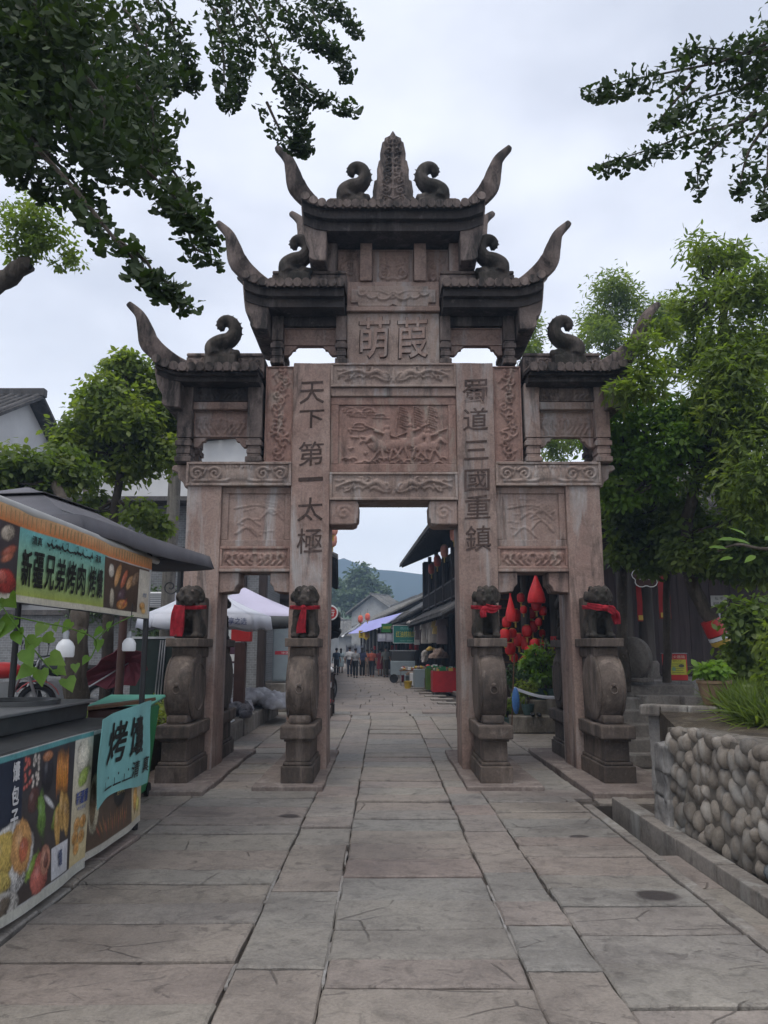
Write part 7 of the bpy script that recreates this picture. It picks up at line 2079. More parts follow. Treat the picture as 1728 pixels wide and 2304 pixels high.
# --- small notice and leaning tree
text_board('small white notice with two lines of grey lettering in the right shrubs', 'white_notice', 'sign', (0.235, 0.155), P(1618, 1352, 11.2), 0.0, (0.5, 0.5, 0.5), [('私 宅', 0, 0.035, 0.12, 0.05, (0.12, 0.12, 0.12)), ('谢绝参观', 0, -0.038, 0.19, 0.05, (0.12, 0.12, 0.12))], None, 0.012)
pst = tag(MB().tube([(0, 0, -1.2), (0, 0, 0.02)], 0.018, 8).build('notice_post', 'grey_metal', None), 'thin post holding up the small white notice', 'post'); pst.location = P(1618, 1352, 11.2) + Vector((0, 0.03, -0.07))
RY = 11.3
base = P(1645, 1500, RY); base.z = 0.9
cl_ = clumpy([(P(1610, 570, 10.2), 0.48), (P(1690, 650, 9.8), 0.55), (P(1700, 780, 9.8), 0.75), (P(1580, 690, 10.6), 0.5), (P(1650, 880, 10.0), 0.75), (P(1540, 810, 10.8), 0.52), (P(1450, 850, 9.5), 0.36), (P(1405, 880, 9.5), 0.24), (P(1455, 775, 9.5), 0.24), (P(1490, 740, 9.7), 0.26), (P(1640, 980, 10.4), 0.6), (P(1710, 980, 9.8), 0.8), (P(1710, 1110, 9.6), 0.7), (P(1620, 1100, 10.6), 0.6)], 1, 9, 9)
tree('tall leafy tree leaning out over the right end of the archway', base, [base, P(1610, 1420, RY), P(1560, 1310, RY), P(1545, 1200, 11.0), P(1580, 1000, 10.6), P(1620, 800, 10.4), P(1630, 640, 10.3)], 0.125, cl_, 27000, 0.112, 'leaf_right', seed=12, shape='lance', group='trees at the right', droop=0.45)
bd = thing('trunk_band', 'red cloth band with white ties round the leaning right tree trunk', 'cloth band', P(1605, 1410, RY))
m = MB(); d_ = (P(1600, 1400, RY) - P(1612, 1425, RY)); m.tube([-d_ * 0.75, d_ * 0.6], 0.142, 14); m.build('cloth', 'red_paint', bd, smooth=True)
m = MB(); m.tube([-d_ * 1.15, -d_ * 0.85], 0.144, 14); m.build('white_tie', 'white_plastic', bd, smooth=True)
m = MB(); m.tube([-d_ * 1.6, -d_ * 1.2], 0.138, 14); m.build('gold_tie', 'gold', bd, smooth=True)
tree('dense dark green tree covering the hall front at the right', (P(1440, 1500, 12.0).x + 0.4, 12.0, 1.05), [(P(1440, 1500, 12.0).x + 0.4, 12.0, 1.05), P(1500, 1350, 11.9), P(1500, 1200, 11.8), P(1480, 1120, 11.8)], 0.07,
     clumpy([(P(1430, 1150, 11.8), 0.5), (P(1520, 1200, 11.6), 0.65), (P(1630, 1220, 11.0), 0.7), (P(1400, 1235, 11.9), 0.42), (P(1590, 1235, 11.2), 0.42), (P(1705, 1250, 10.4), 0.5), (P(1470, 1255, 11.7), 0.35)], 1, 8, 14), 16500, 0.108, 'leaf_right_dark', seed=14, group='trees at the right', droop=0.5)
tree('bright yellow-green tree behind the right end of the archway', (P(1395, 1400, 12.2).x, 12.15, 0.9), [(P(1395, 1400, 12.2).x, 12.15, 0.9), P(1400, 1250, 12.2), P(1450, 1050, 10.9)], 0.10,
     clumpy([(P(1440, 950, 11.0), 0.78), (P(1530, 1000, 10.9), 0.75), (P(1460, 1060, 10.9), 0.55), (P(1395, 1020, 11.1), 0.45), (P(1600, 930, 11.1), 0.6), (P(1395, 1100, 10.9), 0.35)], 1, 8, 15), 18000, 0.09, 'leaf_bright', seed=15, group='trees at the right')
tree('airy tree rising behind the middle right roof', (5.9, 22, 0), [(5.9, 22, 0), (5.6, 22, 4.0), P(1400, 800, 22)], 0.14,
     clumpy([(P(1400, 690, 22), 1.2), (P(1370, 760, 22), 0.9), (P(1500, 720, 22), 1.0), (P(1190, 765, 23), 0.9), (P(1290, 800, 23), 0.8), (P(1250, 980, 23), 0.9)], 1, 6, 16), 13000, 0.17, 'leaf_right', seed=16, shape='lance', group='trees at the right')
# shrubs and grass on the terrace
def shrub(label, c, rr, n, size, leaf, seed, shape='oval'):
    t = thing('leafy_shrub', label, 'shrub', (c[0], c[1], c[2]), 0, 'shrubs on the right terrace')
    qq = random.Random(seed)
    for k in range(5):
        m = MB(); limb(m, [(0, 0, 0), (qq.uniform(-.3, .3) * rr[0], qq.uniform(-.3, .3) * rr[1], rr[2]), (qq.uniform(-.8, .8) * rr[0], qq.uniform(-.8, .8) * rr[1], rr[2] * 1.7)], 0.016, 0.005, 5); m.build('stem', 'bark', t)
    leaf_cloud('foliage', [(Vector((qq.uniform(-.5, .5) * rr[0], qq.uniform(-.5, .5) * rr[1], rr[2] * qq.uniform(0.5, 1.7))), (rr[0] * 0.55, rr[1] * 0.55, rr[2] * 0.5)) for k in range(8)], n, size, leaf, t, shape, seed)
a = P(1715, 1560, 9.2); shrub('tall dark shrub at the right edge of the terrace', (a.x, 9.2, 0.88), (0.55, 0.4, 0.62), 3600, 0.10, 'leaf_right_dark', 3)
a = P(1655, 1540, 10.2); shrub('light green shrub left of the tall dark one below the notice', (a.x, 10.2, 0.9), (0.24, 0.3, 0.36), 1500, 0.085, 'leaf_right', 4)
a = P(1720, 1450, 7.6); shrub('near shrub with larger leaves at the right picture edge', (a.x + 0.25, 7.4, 0.86), (0.4, 0.35, 0.5), 1500, 0.11, 'leaf_right', 5, 'lance')
for i, (px, Y, rr, n) in enumerate(((1700, 8.2, 0.40, 900), (1672, 8.9, 0.3, 600), (1735, 7.3, 0.36, 800), (1640, 8.9, 0.12, 160))):
    t = thing('grass_tuft', ['long strappy grass clump at the terrace back', 'grass clump right of the clay pot', 'grass clump nearest the viewer above the cobble wall', 'small grass tuft nearest the clay pot'][i], 'grass', (P(px, 1600, Y).x, Y, 0.88), 0, 'grass clumps on the right terrace')
    g = np.random.default_rng(60 + i)
    a_ = g.random(n) * 6.28; rad = g.random(n) ** 0.7 * rr
    pos = np.stack([rad * np.cos(a_) * 0.8, rad * np.sin(a_) * 0.8, np.zeros(n)], 1)
    ax = np.stack([np.cos(a_) * 0.7, np.sin(a_) * 0.7, 0.9 + g.random(n)], 1) + g.normal(size=(n, 3)) * 0.2
    link('blades', leaves_mesh('blades', pos, g.normal(size=(n, 3)) + np.array([0, -0.6, 0.3]), ax, 0.22 + 0.2 * g.random(n), 'blade', 'leaf_right', 1.2), t)
nb = thing('near_leaf_branch', 'branch of large pale leaves reaching in at the right edge', 'branch', P(1728, 1240, 5.2))
q0 = P(1728, 1240, 5.2)
m = MB(); m.tube(curve([(0.5, 0.3, 0.1), P(1725, 1235, 5.2) - q0, P(1660, 1225, 5.2) - q0, P(1615, 1240, 5.2) - q0], 5), [0.012] * 11 + [0.008] * 5, 6); m.build('twig', 'bark', nb)
for k, (px, py, s_, an) in enumerate(((1660, 1215, .16, 200), (1690, 1225, .17, 160), (1640, 1235, .15, 190), (1700, 1250, .16, 230), (1720, 1215, .17, 40), (1650, 1255, .13, 215), (1730, 1255, .16, 300), (1680, 1205, .13, 120))):
    link('leaf', leaves_mesh('leaf', np.array([tuple(P(px, py, 5.2) - q0)]), np.array([[0.2, -0.6, 0.7]]), np.array([[math.cos(R(an)), 0.1, math.sin(R(an))]]), np.array([s_]), 'lance', 'leaf_bright', 0.3), nb)
# ================================================================ THE STREET beyond the gate
SR = math.atan(0.057)
def sp(y, x, z=0.0):
    """street frame: y metres along, x metres right of the paving axis"""
    return Vector((x + drift(y), y, z))
mk_plain('tarp_lilac', (0.30, 0.30, 0.62), 0.6, 0.15, 3, 0.2)
mk_plain('tarp_white', (0.60, 0.60, 0.58), 0.6, 0.2, 3, 0.2)
mk_plain('goods_mix', (0.42, 0.30, 0.24), 0.7, 0.6, 14)
mk_plain('goods_pale', (0.55, 0.50, 0.47), 0.7, 0.5, 12)
mk_plain('cloth_table', (0.42, 0.015, 0.02), 0.8, 0.3, 8)
def shophouse(label, y0, L, side, wall_x, h1, h2, over, two=True, wall='wall_wood', roof='roof_tile_grey', depth=6.0, pent=True, group='shophouses along the street', bay=2.6, band=True, pover=None):
    """side: +1 right, -1 left. Local +X runs away from the street, local Y along it (mirrored for the left)"""
    o = sp(y0, side * wall_x)
    t = thing('shophouse', label, 'house', o, math.atan((drift(y0) - drift(y0 + L)) / L), group)
    s = side
    def bx(name, x0, x1, y0_, y1_, z0, z1, mat, bev=0.0, par=None):
        m = MB(); m.box(s * x0, s * x1, y0_, y1_, z0, z1); return m.build(name, mat, par or t, bevel=bev)
    n = max(2, int(round(L / bay)))
    for i in range(n + 1):
        y = L * i / n
        m = MB(); m.lathe([(0.105, 0.22), (0.10, h1 + 0.4)], (0, y, 0), 12); c_ = m.build('column', 'dark_wood', t, smooth=True)
        m = MB(); m.lathe([(0.19, 0.0), (0.2, 0.1), (0.16, 0.22)], (0, y, 0), 12); m.build('column_base', 'concrete', t, smooth=True)
        if band and i < 2: m = MB(); m.lathe([(0.112, 1.50), (0.110, 1.80)], (0, y, 0), 12, cap=False); m.build('red_band', 'red_paint', c_, smooth=True)
    bx('back_wall', 1.6, 1.7, 0, L, 0, h2 if two else h1, wall)
    bx('end_wall', 0.15, depth, -0.05, 0.06, 0.0, h2 if two else h1, wall); bx('end_wall', 0.15, depth, L - 0.06, L + 0.05, 0, h2 if two else h1, wall)
    k = 0; y = 0.1
    while y < L - 0.3:                                      # shutters, some left open
        w = 0.62
        if k % 3 != 1:
            bx('shutter', 1.53, 1.595, y, y + w - 0.02, 0.15, h1 - 0.3, 'plaster_old' if k % 4 == 0 else 'brown_paint')
        y += w; k += 1
    bx('lintel_beam', -0.1, 0.1, -0.1, L + 0.1, h1 + 0.1, h1 + 0.38, 'dark_wood')
    bx('step', -0.5, 1.6, -0.1, L + 0.1, 0.0, 0.14, 'kerb_stone', 0.02)
    def slope(xa, za, xb, zb, name):
        """xa,za high edge; xb,zb eave"""
        r = bpy.data.objects.new(name, None); COL.objects.link(r); r.parent = t
        m = MB(); m.add([(s * xa, -0.5, za), (s * xa, L + 0.5, za), (s * xb, L + 0.5, zb), (s * xb, -0.5, zb), (s * xa, -0.5, za - 0.1), (s * xa, L + 0.5, za - 0.1), (s * xb, L + 0.5, zb - 0.08), (s * xb, -0.5, zb - 0.08)], [(0, 1, 2, 3), (4, 7, 6, 5), (3, 2, 6, 7), (0, 4, 5, 1), (0, 3, 7, 4), (1, 5, 6, 2)])
        m.build('deck', roof, r)
        vs, fs = [], []
        A, B = Vector((0, 0, 0)), Vector((s * (xb - xa), 0, zb - za))
        for i in range(5):
            for j in range(5):
                a = math.pi * j / 4; rr = 0.08 if i % 2 == 0 else 0.072
                vs.append(A.lerp(B, i / 4) + Vector((0, rr * math.cos(a), rr * math.sin(a))))
        for i in range(4):
            for j in range(4): fs.append((i * 5 + j, i * 5 + j + 1, i * 5 + 6 + j, i * 5 + 5 + j))
        tm = MB().add(vs, fs).mesh('tile_row', roof, smooth=True)
        nn = int((L + 1.0) / 0.27)
        for i in range(nn): link('tile_row', tm, r, (s * xa, -0.5 + (i + 0.5) * (L + 1) / nn, za + 0.01))
        m = MB()
        for i in range(int(L / 0.6) + 1): m.beam((s * (xa), 0.6 * i - 0.2, za - 0.16), (s * (xb + 0.06), 0.6 * i - 0.2, zb - 0.13), 0.07, 0.09)
        ra = m.build('rafters', 'dark_wood', r); ra['kind'] = 'stuff'
    ht = h2 if two else h1 + 0.4
    slope(depth / 2, ht + 1.75, -over, ht - 0.15, 'main_roof'); 
    m = MB(); m.add([(s * depth / 2, -0.5, ht + 1.75), (s * depth / 2, L + 0.5, ht + 1.75), (s * (depth + 0.5), L + 0.5, ht - 0.15), (s * (depth + 0.5), -0.5, ht - 0.15)], [(0, 1, 2, 3)]); m.build('rear_roof', roof, t)
    bx('ridge', depth / 2 - 0.12, depth / 2 + 0.12, -0.5, L + 0.5, ht + 1.70, ht + 1.98, roof)
    for yy in (-0.3, L + 0.05):
        m = MB(); m.prism([(s * 0.15, ht - 0.1), (s * depth, ht - 0.1), (s * depth / 2, ht + 1.6)], yy, yy + 0.25); m.build('gable', 'plaster_old', t)
    if two:
        bx('upper_wall', 0.9, 1.0, 0, L, h1 + 0.4, h2, 'wall_wood')
        bx('balcony_floor', -0.35, 1.0, -0.1, L + 0.1, h1 + 0.39, h1 + 0.48, 'dark_wood')
        bx('rail', -0.32, -0.24, -0.1, L + 0.1, h1 + 1.22, h1 + 1.30, 'dark_wood'); bx('rail', -0.32, -0.24, -0.1, L + 0.1, h1 + 0.62, h1 + 0.68, 'dark_wood')
        bt = MB(); bt.box(s * -0.30, s * -0.26, -0.018, 0.018, h1 + 0.68, h1 + 1.22); bm_ = bt.mesh('baluster', 'dark_wood')
        nb_ = int(L / 0.16)
        for i in range(nb_): link('baluster', bm_, t, (0, L * (i + 0.5) / nb_, 0))
        for i in range(n + 1):
            m = MB(); m.lathe([(0.09, h1 + 0.48), (0.085, h2 - 0.05)], (s * -0.28, L * i / n, 0), 10); m.build('upper_post', 'dark_wood', t, smooth=True)
        bx('end_panel', -0.3, 1.0, L - 0.05, L, h1 + 0.48, h2, 'wall_wood')
        y = 0.25; k = 0
        while y < L - 0.8:
            w_ = bx('window', 0.86, 0.895, y, y + 0.7, h1 + 1.0, h2 - 0.35, 'glass_dark')
            bx('window_lattice', 0.83, 0.858, y + 0.33, y + 0.37, h1 + 1.0, h2 - 0.35, 'brown_wood', 0, w_)
            y += 1.05; k += 1
    if pent:
        slope(0.7 if not two else -0.1, h1 + 0.55, -(over if not two else min(over, 1.0)) - 0.1, h1 - 0.05, 'pent_roof')
    return t
shophouse('two-storey dark timber shophouse with a balcony and lanterns right of the passage', 25.5, 12.0, 1, 3.35, 2.75, 5.75, 1.45, True)
shophouse('lower timber shophouse next after the balcony house on the right', 38.2, 9.5, 1, 2.75, 2.7, 4.6, 0.95, False, pent=True)
shophouse('grey-roofed shophouse in the middle of the right row', 48.5, 12, 1, 2.7, 3.3, 4.5, 0.9, False, 'plaster_old', 'roof_tile_pale')
shophouse('far shophouse with pale roof near the end of the right row', 61.5, 14, 1, 2.8, 3.4, 4.5, 0.9, False, 'plaster_old', 'roof_tile_pale')
shophouse('timber shophouse seen edge-on left of the passage', 24.0, 11.0, -1, 1.95, 2.6, 4.5, 0.85, True, band=False)
shophouse('second shophouse on the left of the street', 36.0, 11.0, -1, 1.9, 2.4, 4.2, 0.85, False, band=False)
shophouse('third shophouse on the left of the street', 48.0, 16.0, -1, 1.85, 2.5, 4.2, 0.85, False, 'plaster_old', 'roof_tile_pale', band=False)
house('pale gabled house closing the far left of the street', -8.4, -3.4, 88, 94, 5.0, 7.2, 'plaster_old', 0.5, 'roof_tile_pale', 'houses at the far end of the street').rotation_euler = (0, 0, R(75))
house('pale gabled house standing above the right roofs far away', 0.2, 4.2, 96, 102, 6.0, 8.2, 'plaster_old', 0.6, 'roof_tile_pale', 'houses at the far end of the street').rotation_euler = (0, 0, R(62))
house('low tiled house across the end of the street', -6.2, -1.6, 104, 110, 3.4, 5.4, 'plaster_old', 0.5, 'roof_tile_pale', 'houses at the far end of the street')
# --- lanterns under the balcony eave
lw = ['nearest faded lantern beside the archway column', 'second faded lantern of the balcony row', 'third orange-red lantern of the balcony row', 'farthest and smallest red lantern of the balcony row']
for i, (px, py, Y) in enumerate(((1022, 1202, 26.2), (1000, 1240, 28.6), (984, 1262, 31.4), (971, 1280, 34.6))):
    t = thing('paper_lantern', lw[i], 'lantern', P(px, py, Y), 0, 'paper lanterns along the balcony'); lantern_parts(t, 0.15, 0.46, 'lantern_faded' if i < 2 else 'lantern_red')
for i, (px, py, Y, m_, l_) in enumerate(((748, 1215, 25.2, 'lantern_faded', 'pink paper lantern half hidden by the left inner column'), (750, 1190, 24.6, 'lantern_faded', 'topmost lantern left of the passage'), (811, 1393, 46, 'lantern_red', 'small red lantern above the white awning'), (827, 1388, 47, 'lantern_red', 'dark red lantern right of the small red one'))):
    t = thing('paper_lantern', l_, 'lantern', P(px, py, Y), 0, 'paper lanterns along the street'); lantern_parts(t, 0.15, 0.42, m_)
# round no-parking style sign on the left
rs = thing('round_sign', 'round red sign with a white rim projecting from the left shops', 'sign', P(744, 1379, 23.5))
m = MB(); m.lathe([(0.01, -0.04), (0.21, -0.04), (0.21, 0.0)], (0, 0, 0), 26, 'Y'); m.build('disc', 'red_paint', rs)
m = MB(); m.tube([(0.205 * math.cos(a_), -0.03, 0.205 * math.sin(a_)) for a_ in [2 * math.pi * k / 28 for k in range(29)]], 0.025, 6); m.build('rim', 'white_plastic', rs)
p = Print(lambda x, z, k: (x, -0.043 - k, z)); p.text('行', 0.02, 0, 0.20, 0.20, (0.7, 0.65, 0.65), 0.02); p.build('lettering', rs)
m = MB(); m.beam((-0.2, 0.0, 0), (-1.3, 0.0, 0.05), 0.03, 0.03); m.build('arm', 'black_metal', rs)
# --- awnings
def awning(label, A, B, drop, mat, name='street_awning'):
    """A,B: high edge ends; drop: vector to the low edge"""
    A, B, d = Vector(A), Vector(B), Vector(drop)
    t = thing(name, label, 'awning', A)
    m = MB(); m.grid(lambda u, v: (A.lerp(B, u) - A) + d * v + Vector((0, 0, -0.12 * math.sin(math.pi * u) * v - 0.05 * math.sin(math.pi * v))), 10, 6, (0, 0, -0.012)); m.build('cloth', mat, t, smooth=True)
    for e in (A, B):
        m = MB(); m.tube([e - A, e - A + d], 0.02, 6); m.build('arm', 'steel', t)
awning('lilac-blue awning stretched over the stalls on the right', P(906, 1378, 43), P(822, 1400, 52), P(862, 1408, 41.5) - P(906, 1378, 43), 'tarp_lilac')
awning('white awning beside the lilac one farther along', P(818, 1398, 56), P(806, 1405, 62), P(776, 1427, 53) - P(818, 1398, 56), 'tarp_white')
# --- shop signs
text_board('teal sign with yellow lettering above the snack stall', 'snack_sign', 'sign', (1.15, 0.82), P(912, 1427, 37.5), 0.0, (0.01, 0.16, 0.13), [('四川名吃', 0.05, 0.28, 0.55, 0.13, (0.25, 0.5, 0.45)), ('红油核桃饼', 0.02, 0.0, 0.95, 0.30, (0.55, 0.48, 0.06)), ('地方特产 现做现卖', 0.05, -0.31, 0.6, 0.06, (0.3, 0.5, 0.4))], 'white_plastic', 0.05, 'shop signs in the street')
text_board('small green sign with yellow lettering left of the teal sign', 'shop_sign', 'sign', (0.55, 0.45), P(870, 1413, 41), 0.0, (0.015, 0.15, 0.03), [('核桃饼', 0, 0.02, 0.42, 0.16, (0.5, 0.45, 0.05))], None, 0.04, 'shop signs in the street')
text_board('pale notice board with rows of photographs below the small green sign', 'notice_board', 'board', (0.5, 0.42), P(860, 1434, 41), 0.0, (0.35, 0.36, 0.45), [(None, -0.1, 0.05, 0.16, 0.2, (0.55, 0.56, 0.6)), (None, 0.1, 0.05, 0.16, 0.2, (0.5, 0.5, 0.56))], 'dark_wood', 0.03, 'shop signs in the street')
text_board('dark framed notice to the right of the pale notice board', 'notice_board', 'board', (0.36, 0.44), P(876, 1434, 40.8), 0.0, (0.28, 0.28, 0.34), [(None, 0, 0.0, 0.24, 0.3, (0.42, 0.42, 0.48))], 'dark_wood', 0.03, 'shop signs in the street')
yp = thing('yellow_pennant', 'yellow pointed pennant hanging over the far walkers', 'pennant', P(824, 1430, 46))
m = MB(); m.prism([(-0.2, 0.2), (-0.2, -0.1), (0, -0.28), (0.2, -0.1), (0.2, 0.2)][::-1], 0, 0.015); mk_plain('yellow', (0.62, 0.42, 0.03), 0.6, 0.2); m.build('cloth', 'yellow', yp)
p = Print(lambda x, z, k: (x, -0.003 - k, z)); p.text('酒', 0, 0.0, 0.22, 0.22, (0.35, 0.03, 0.02), 0.01); p.build('lettering', yp)
m = MB(); m.tube([(-0.24, 0, 0.2), (0.24, 0, 0.2)], 0.012, 6); m.build('rod', 'black_metal', yp)
ys_ = thing('yellow_sign', 'small yellow lettered sign beside the pennant', 'sign', P(812, 1427, 47))
m = MB(); m.box(-0.13, 0.13, 0, 0.03, -0.22, 0.22); m.build('board', 'yellow', ys_)
p = Print(lambda x, z, k: (x, -0.003 - k, z)); p.text('特', 0, 0.1, 0.16, 0.16, (0.05, 0.05, 0.02), 0.01); p.text('产', 0, -0.1, 0.16, 0.16, (0.05, 0.05, 0.02), 0.01); p.build('lettering', ys_)
def cloth_mat(c): 
    k = 'cloth_%.2f_%.2f_%.2f' % c
    if k not in M: mk_plain(k, c, 0.85, 0.25, 8)
    return k
# --- stalls on the right pavement
def goods(t, name, n, x0, x1, y0, y1, z, mats, seed, s0=0.04, s1=0.09):
    qq = random.Random(seed)
    for i in range(n):
        m = MB(); r_ = qq.uniform(s0, s1); cx, cy = qq.uniform(x0, x1), qq.uniform(y0, y1)
        if qq.random() < 0.5: m.ell((cx, cy, z + r_ * 0.8), (r_, r_, r_ * 0.8), 8, 6)
        else: m.box(cx - r_, cx + r_, cy - r_ * 0.8, cy + r_ * 0.8, z + 0.002, z + r_ * qq.uniform(0.8, 2.2))
        m.build(name, qq.choice(mats), t, smooth=False)
def table(label, loc, w, d, h, cloth, items, seed, rz=0.0):
    t = thing('stall_table', label, 'table', loc, rz, 'stall tables along the street')
    m = MB(); m.box(-w / 2, w / 2, -d / 2, d / 2, h - 0.04, h); m.build('top', 'brown_wood', t)
    for sx in (-1, 1):
        for sy in (-1, 1):
            m = MB(); m.box(sx * (w / 2 - 0.05) - 0.02, sx * (w / 2 - 0.05) + 0.02, sy * (d / 2 - 0.05) - 0.02, sy * (d / 2 - 0.05) + 0.02, 0, h - 0.041); m.build('leg', 'grey_metal', t)
    if cloth:
        m = MB(); m.box(-w / 2 - 0.01, w / 2 + 0.01, -d / 2 - 0.015, -d / 2 - 0.006, 0.10, h + 0.004); m.box(-w / 2 - 0.02, -w / 2 - 0.012, -d / 2, d / 2, 0.1, h + 0.004); m.build('cloth', cloth, t)
    goods(t, 'ware', items, -w / 2 + 0.06, w / 2 - 0.06, -d / 2 + 0.06, d / 2 - 0.06, h + 0.001, ['goods_mix', 'goods_pale', 'red_paint', 'white_plastic', 'green_plastic', 'gold'], seed)
    return t
a = P(1005, 1545, 27.5); table('stall table with a red cloth and jumbled wares near the right column', (a.x, 27.5, 0.0), 1.0, 1.1, 0.80, 'cloth_table', 26, 3)
a = P(978, 1545, 29.0); table('small stall table with a yellow-green cloth front', (a.x, 29.0, 0), 0.62, 0.8, 0.85, 'leaf_bright', 16, 4)
a = P(925, 1530, 34.0); table('bare wooden stall table with pale wares in mid street', (a.x, 34.0, 0), 1.0, 1.0, 0.66, None, 22, 5)
yb_ = thing('yellow_bucket', 'yellow bucket on the ground before the bare stall table', 'bucket', (P(918, 1530, 31.5).x, 31.5, 0))
m = MB(); m.lathe([(0.13, 0), (0.17, 0.28), (0.18, 0.29)], (0, 0, 0), 16); m.build('body', 'yellow', yb_, smooth=True)
m = MB(); m.tube([(-0.17, 0, 0.28), (-0.1, -0.05, 0.2), (0.1, -0.05, 0.2), (0.17, 0, 0.28)], 0.008, 5); m.build('handle', 'grey_metal', yb_)
sn = thing('snack_cart', 'glass-fronted snack cart under the teal sign', 'cart', (P(905, 1500, 37).x, 37.0, 0))
m = MB(); m.box(-0.55, 0.6, -0.4, 0.4, 0.35, 1.0); m.build('body', 'cabinet_grey', sn, bevel=0.02)
m = MB(); m.box(-0.5, 0.55, -0.35, 0.35, 1.001, 1.45); m.build('glass_case', 'glass_dark', sn)
m = MB(); m.box(-0.6, 0.65, -0.45, 0.45, 1.452, 1.5); m.build('roof', 'steel', sn)
for s in (-1, 1):
    m = MB(); m.lathe([(0.2, -0.03), (0.2, 0.03)], (s * 0.4, -0.42, 0.2), 16, 'Y'); m.build('wheel', 'rubber', sn)
for (px, py, Y, nm, mt, lb_, sz) in ((955, 1475, 30.5, 'hanging_clothes', 'goods_pale', 'pale clothes hanging at the stall edge', (0.18, 0.12, 0.5)), (935, 1400, 36.5, 'hanging_hats', 'goods_pale', 'row of pale hats hung under the eave', (0.4, 0.3, 0.18)), (985, 1470, 28.5, 'ware_pile', 'goods_mix', 'pile of mixed wares behind the red table', (0.35, 0.3, 0.35)), (968, 1460, 30.0, 'straw_hat_stack', 'gold', 'yellow hats stacked on the stall stand', (0.16, 0.16, 0.14))):
    c_ = P(px, py, Y); heap(lb_, nm, 'wares', (c_.x, c_.y, c_.z - sz[2] * 0.5), sz, mt, int(px), 8)
ordn = ['first', 'second', 'third', 'fourth', 'fifth', 'sixth', 'seventh', 'eighth']
q = random.Random(77)
for i in range(7):                                            # crates of goods along the shop fronts
    Y = 30.3 + i * 1.55; x_ = 2.35 + q.uniform(-0.15, 0.25)
    t = thing('goods_crate', 'crate of mixed goods by the right shopfronts, %s counted from the archway' % ordn[i], 'crate', sp(Y, x_, 0.0), SR, 'goods crates by the right shopfronts')
    w, h = q.uniform(0.4, 0.65), q.uniform(0.35, 0.75)
    m = MB(); m.box(-w / 2, w / 2, -w / 2, w / 2, 0, h); m.build('crate', q.choice(['brown_wood', 'cabinet_grey', 'white_plastic', 'cloth_table', 'green_plastic']), t, bevel=0.012)
    goods(t, 'ware', 9, -w / 2 + 0.08, w / 2 - 0.08, -w / 2 + 0.08, w / 2 - 0.08, h + 0.001, ['goods_mix', 'goods_pale', 'red_paint', 'white_plastic', 'gold'], 90 + i)
for i in range(8):                                            # things hung under the pent roof
    Y = 27.2 + i * 1.25
    t = thing('hanging_garment', 'garment hung under the balcony house eave, %s counted from the archway' % ordn[i], 'garment', sp(Y, 2.55, 2.62), SR, 'garments hung under the balcony house eave')
    wd, hg = q.uniform(0.25, 0.45), q.uniform(0.5, 0.95)
    cc = q.choice([(0.5, 0.46, 0.42), (0.42, 0.05, 0.05), (0.25, 0.28, 0.36), (0.55, 0.53, 0.5), (0.16, 0.12, 0.12), (0.5, 0.36, 0.12)])
    m = MB(); m.prism([(-wd / 2, -hg), (wd / 2, -hg), (wd * 0.42, -0.25), (wd * 0.6, -0.3), (wd * 0.5, -0.05), (0.05, 0), (-0.05, 0), (-wd * 0.5, -0.05), (-wd * 0.6, -0.3), (-wd * 0.42, -0.25)], -0.04, 0.04); m.build('cloth', cloth_mat(cc), t, bevel=0.01)
    m = MB(); m.tube([(0, 0, 0), (0, 0, 0.18)], 0.008, 5); m.build('hanger', 'black_metal', t)
# gutter planks along the right kerb
for i in range(7):
    y = 22.5 + i * 1.7
    o = MB().box(-0.35, 0.35, 0, 0.35, 0, 0.05).build('drain_cover', 'kerb_stone', None, bevel=0.01); o.location = sp(y, 2.15, 0.0) ; o.rotation_euler = (0, 0, SR)
    tag(o, 'narrow stone drain cover along the right street edge, number %s from the archway' % ['one', 'two', 'three', 'four', 'five', 'six', 'seven'][i], 'drain cover', 'drain covers along the right street edge')
# --- left: bicycle wheel and goods rack
bk = thing('bicycle', 'bicycle leaning at the left street edge behind the inner column', 'bicycle', (P(748, 1510, 24.5).x - 0.12, 24.2, 0.0), R(-14))
wheel(bk, (0, 0.5, 0.34), 0.34, spokes=12); wheel(bk, (0, -0.55, 0.34), 0.34, spokes=12)
m = MB(); m.tube([(0, 0.5, 0.34), (0, 0.38, 0.9), (0, 0.3, 0.95)], 0.02, 8); m.tube([(0, 0.4, 0.8), (0, -0.05, 0.32), (0, -0.2, 0.8), (0, 0.4, 0.75)], 0.018, 8); m.tube([(0, -0.05, 0.32), (0, -0.55, 0.34), (0, -0.2, 0.8)], 0.014, 8); m.build('frame', 'black_metal', bk, smooth=True)
m = MB(); m.tube([(-0.28, 0.22, 1.0), (0, 0.3, 0.98), (0.28, 0.22, 1.0)], 0.014, 8); m.build('handlebar', 'steel', bk, smooth=True)
m = MB(); m.ell((0, -0.24, 0.86), (0.07, 0.13, 0.04)); m.build('saddle', 'rubber', bk, smooth=True)
rk = thing('goods_rack', 'low dark rack stacked with red and white packets left of the passage', 'rack', (P(738, 1560, 19.0).x - 0.28, 19.0, 0))
for z in (0.25, 0.62, 0.95):
    m = MB(); m.box(-0.42, 0.42, -0.35, 0.35, z, z + 0.03); m.build('shelf', 'dark_wood', rk)
for sx in (-1, 1):
    for sy in (-1, 1):
        m = MB(); m.box(sx * 0.4 - 0.02, sx * 0.4 + 0.02, sy * 0.33 - 0.02, sy * 0.33 + 0.02, 0, 1.0); m.build('leg', 'dark_wood', rk)
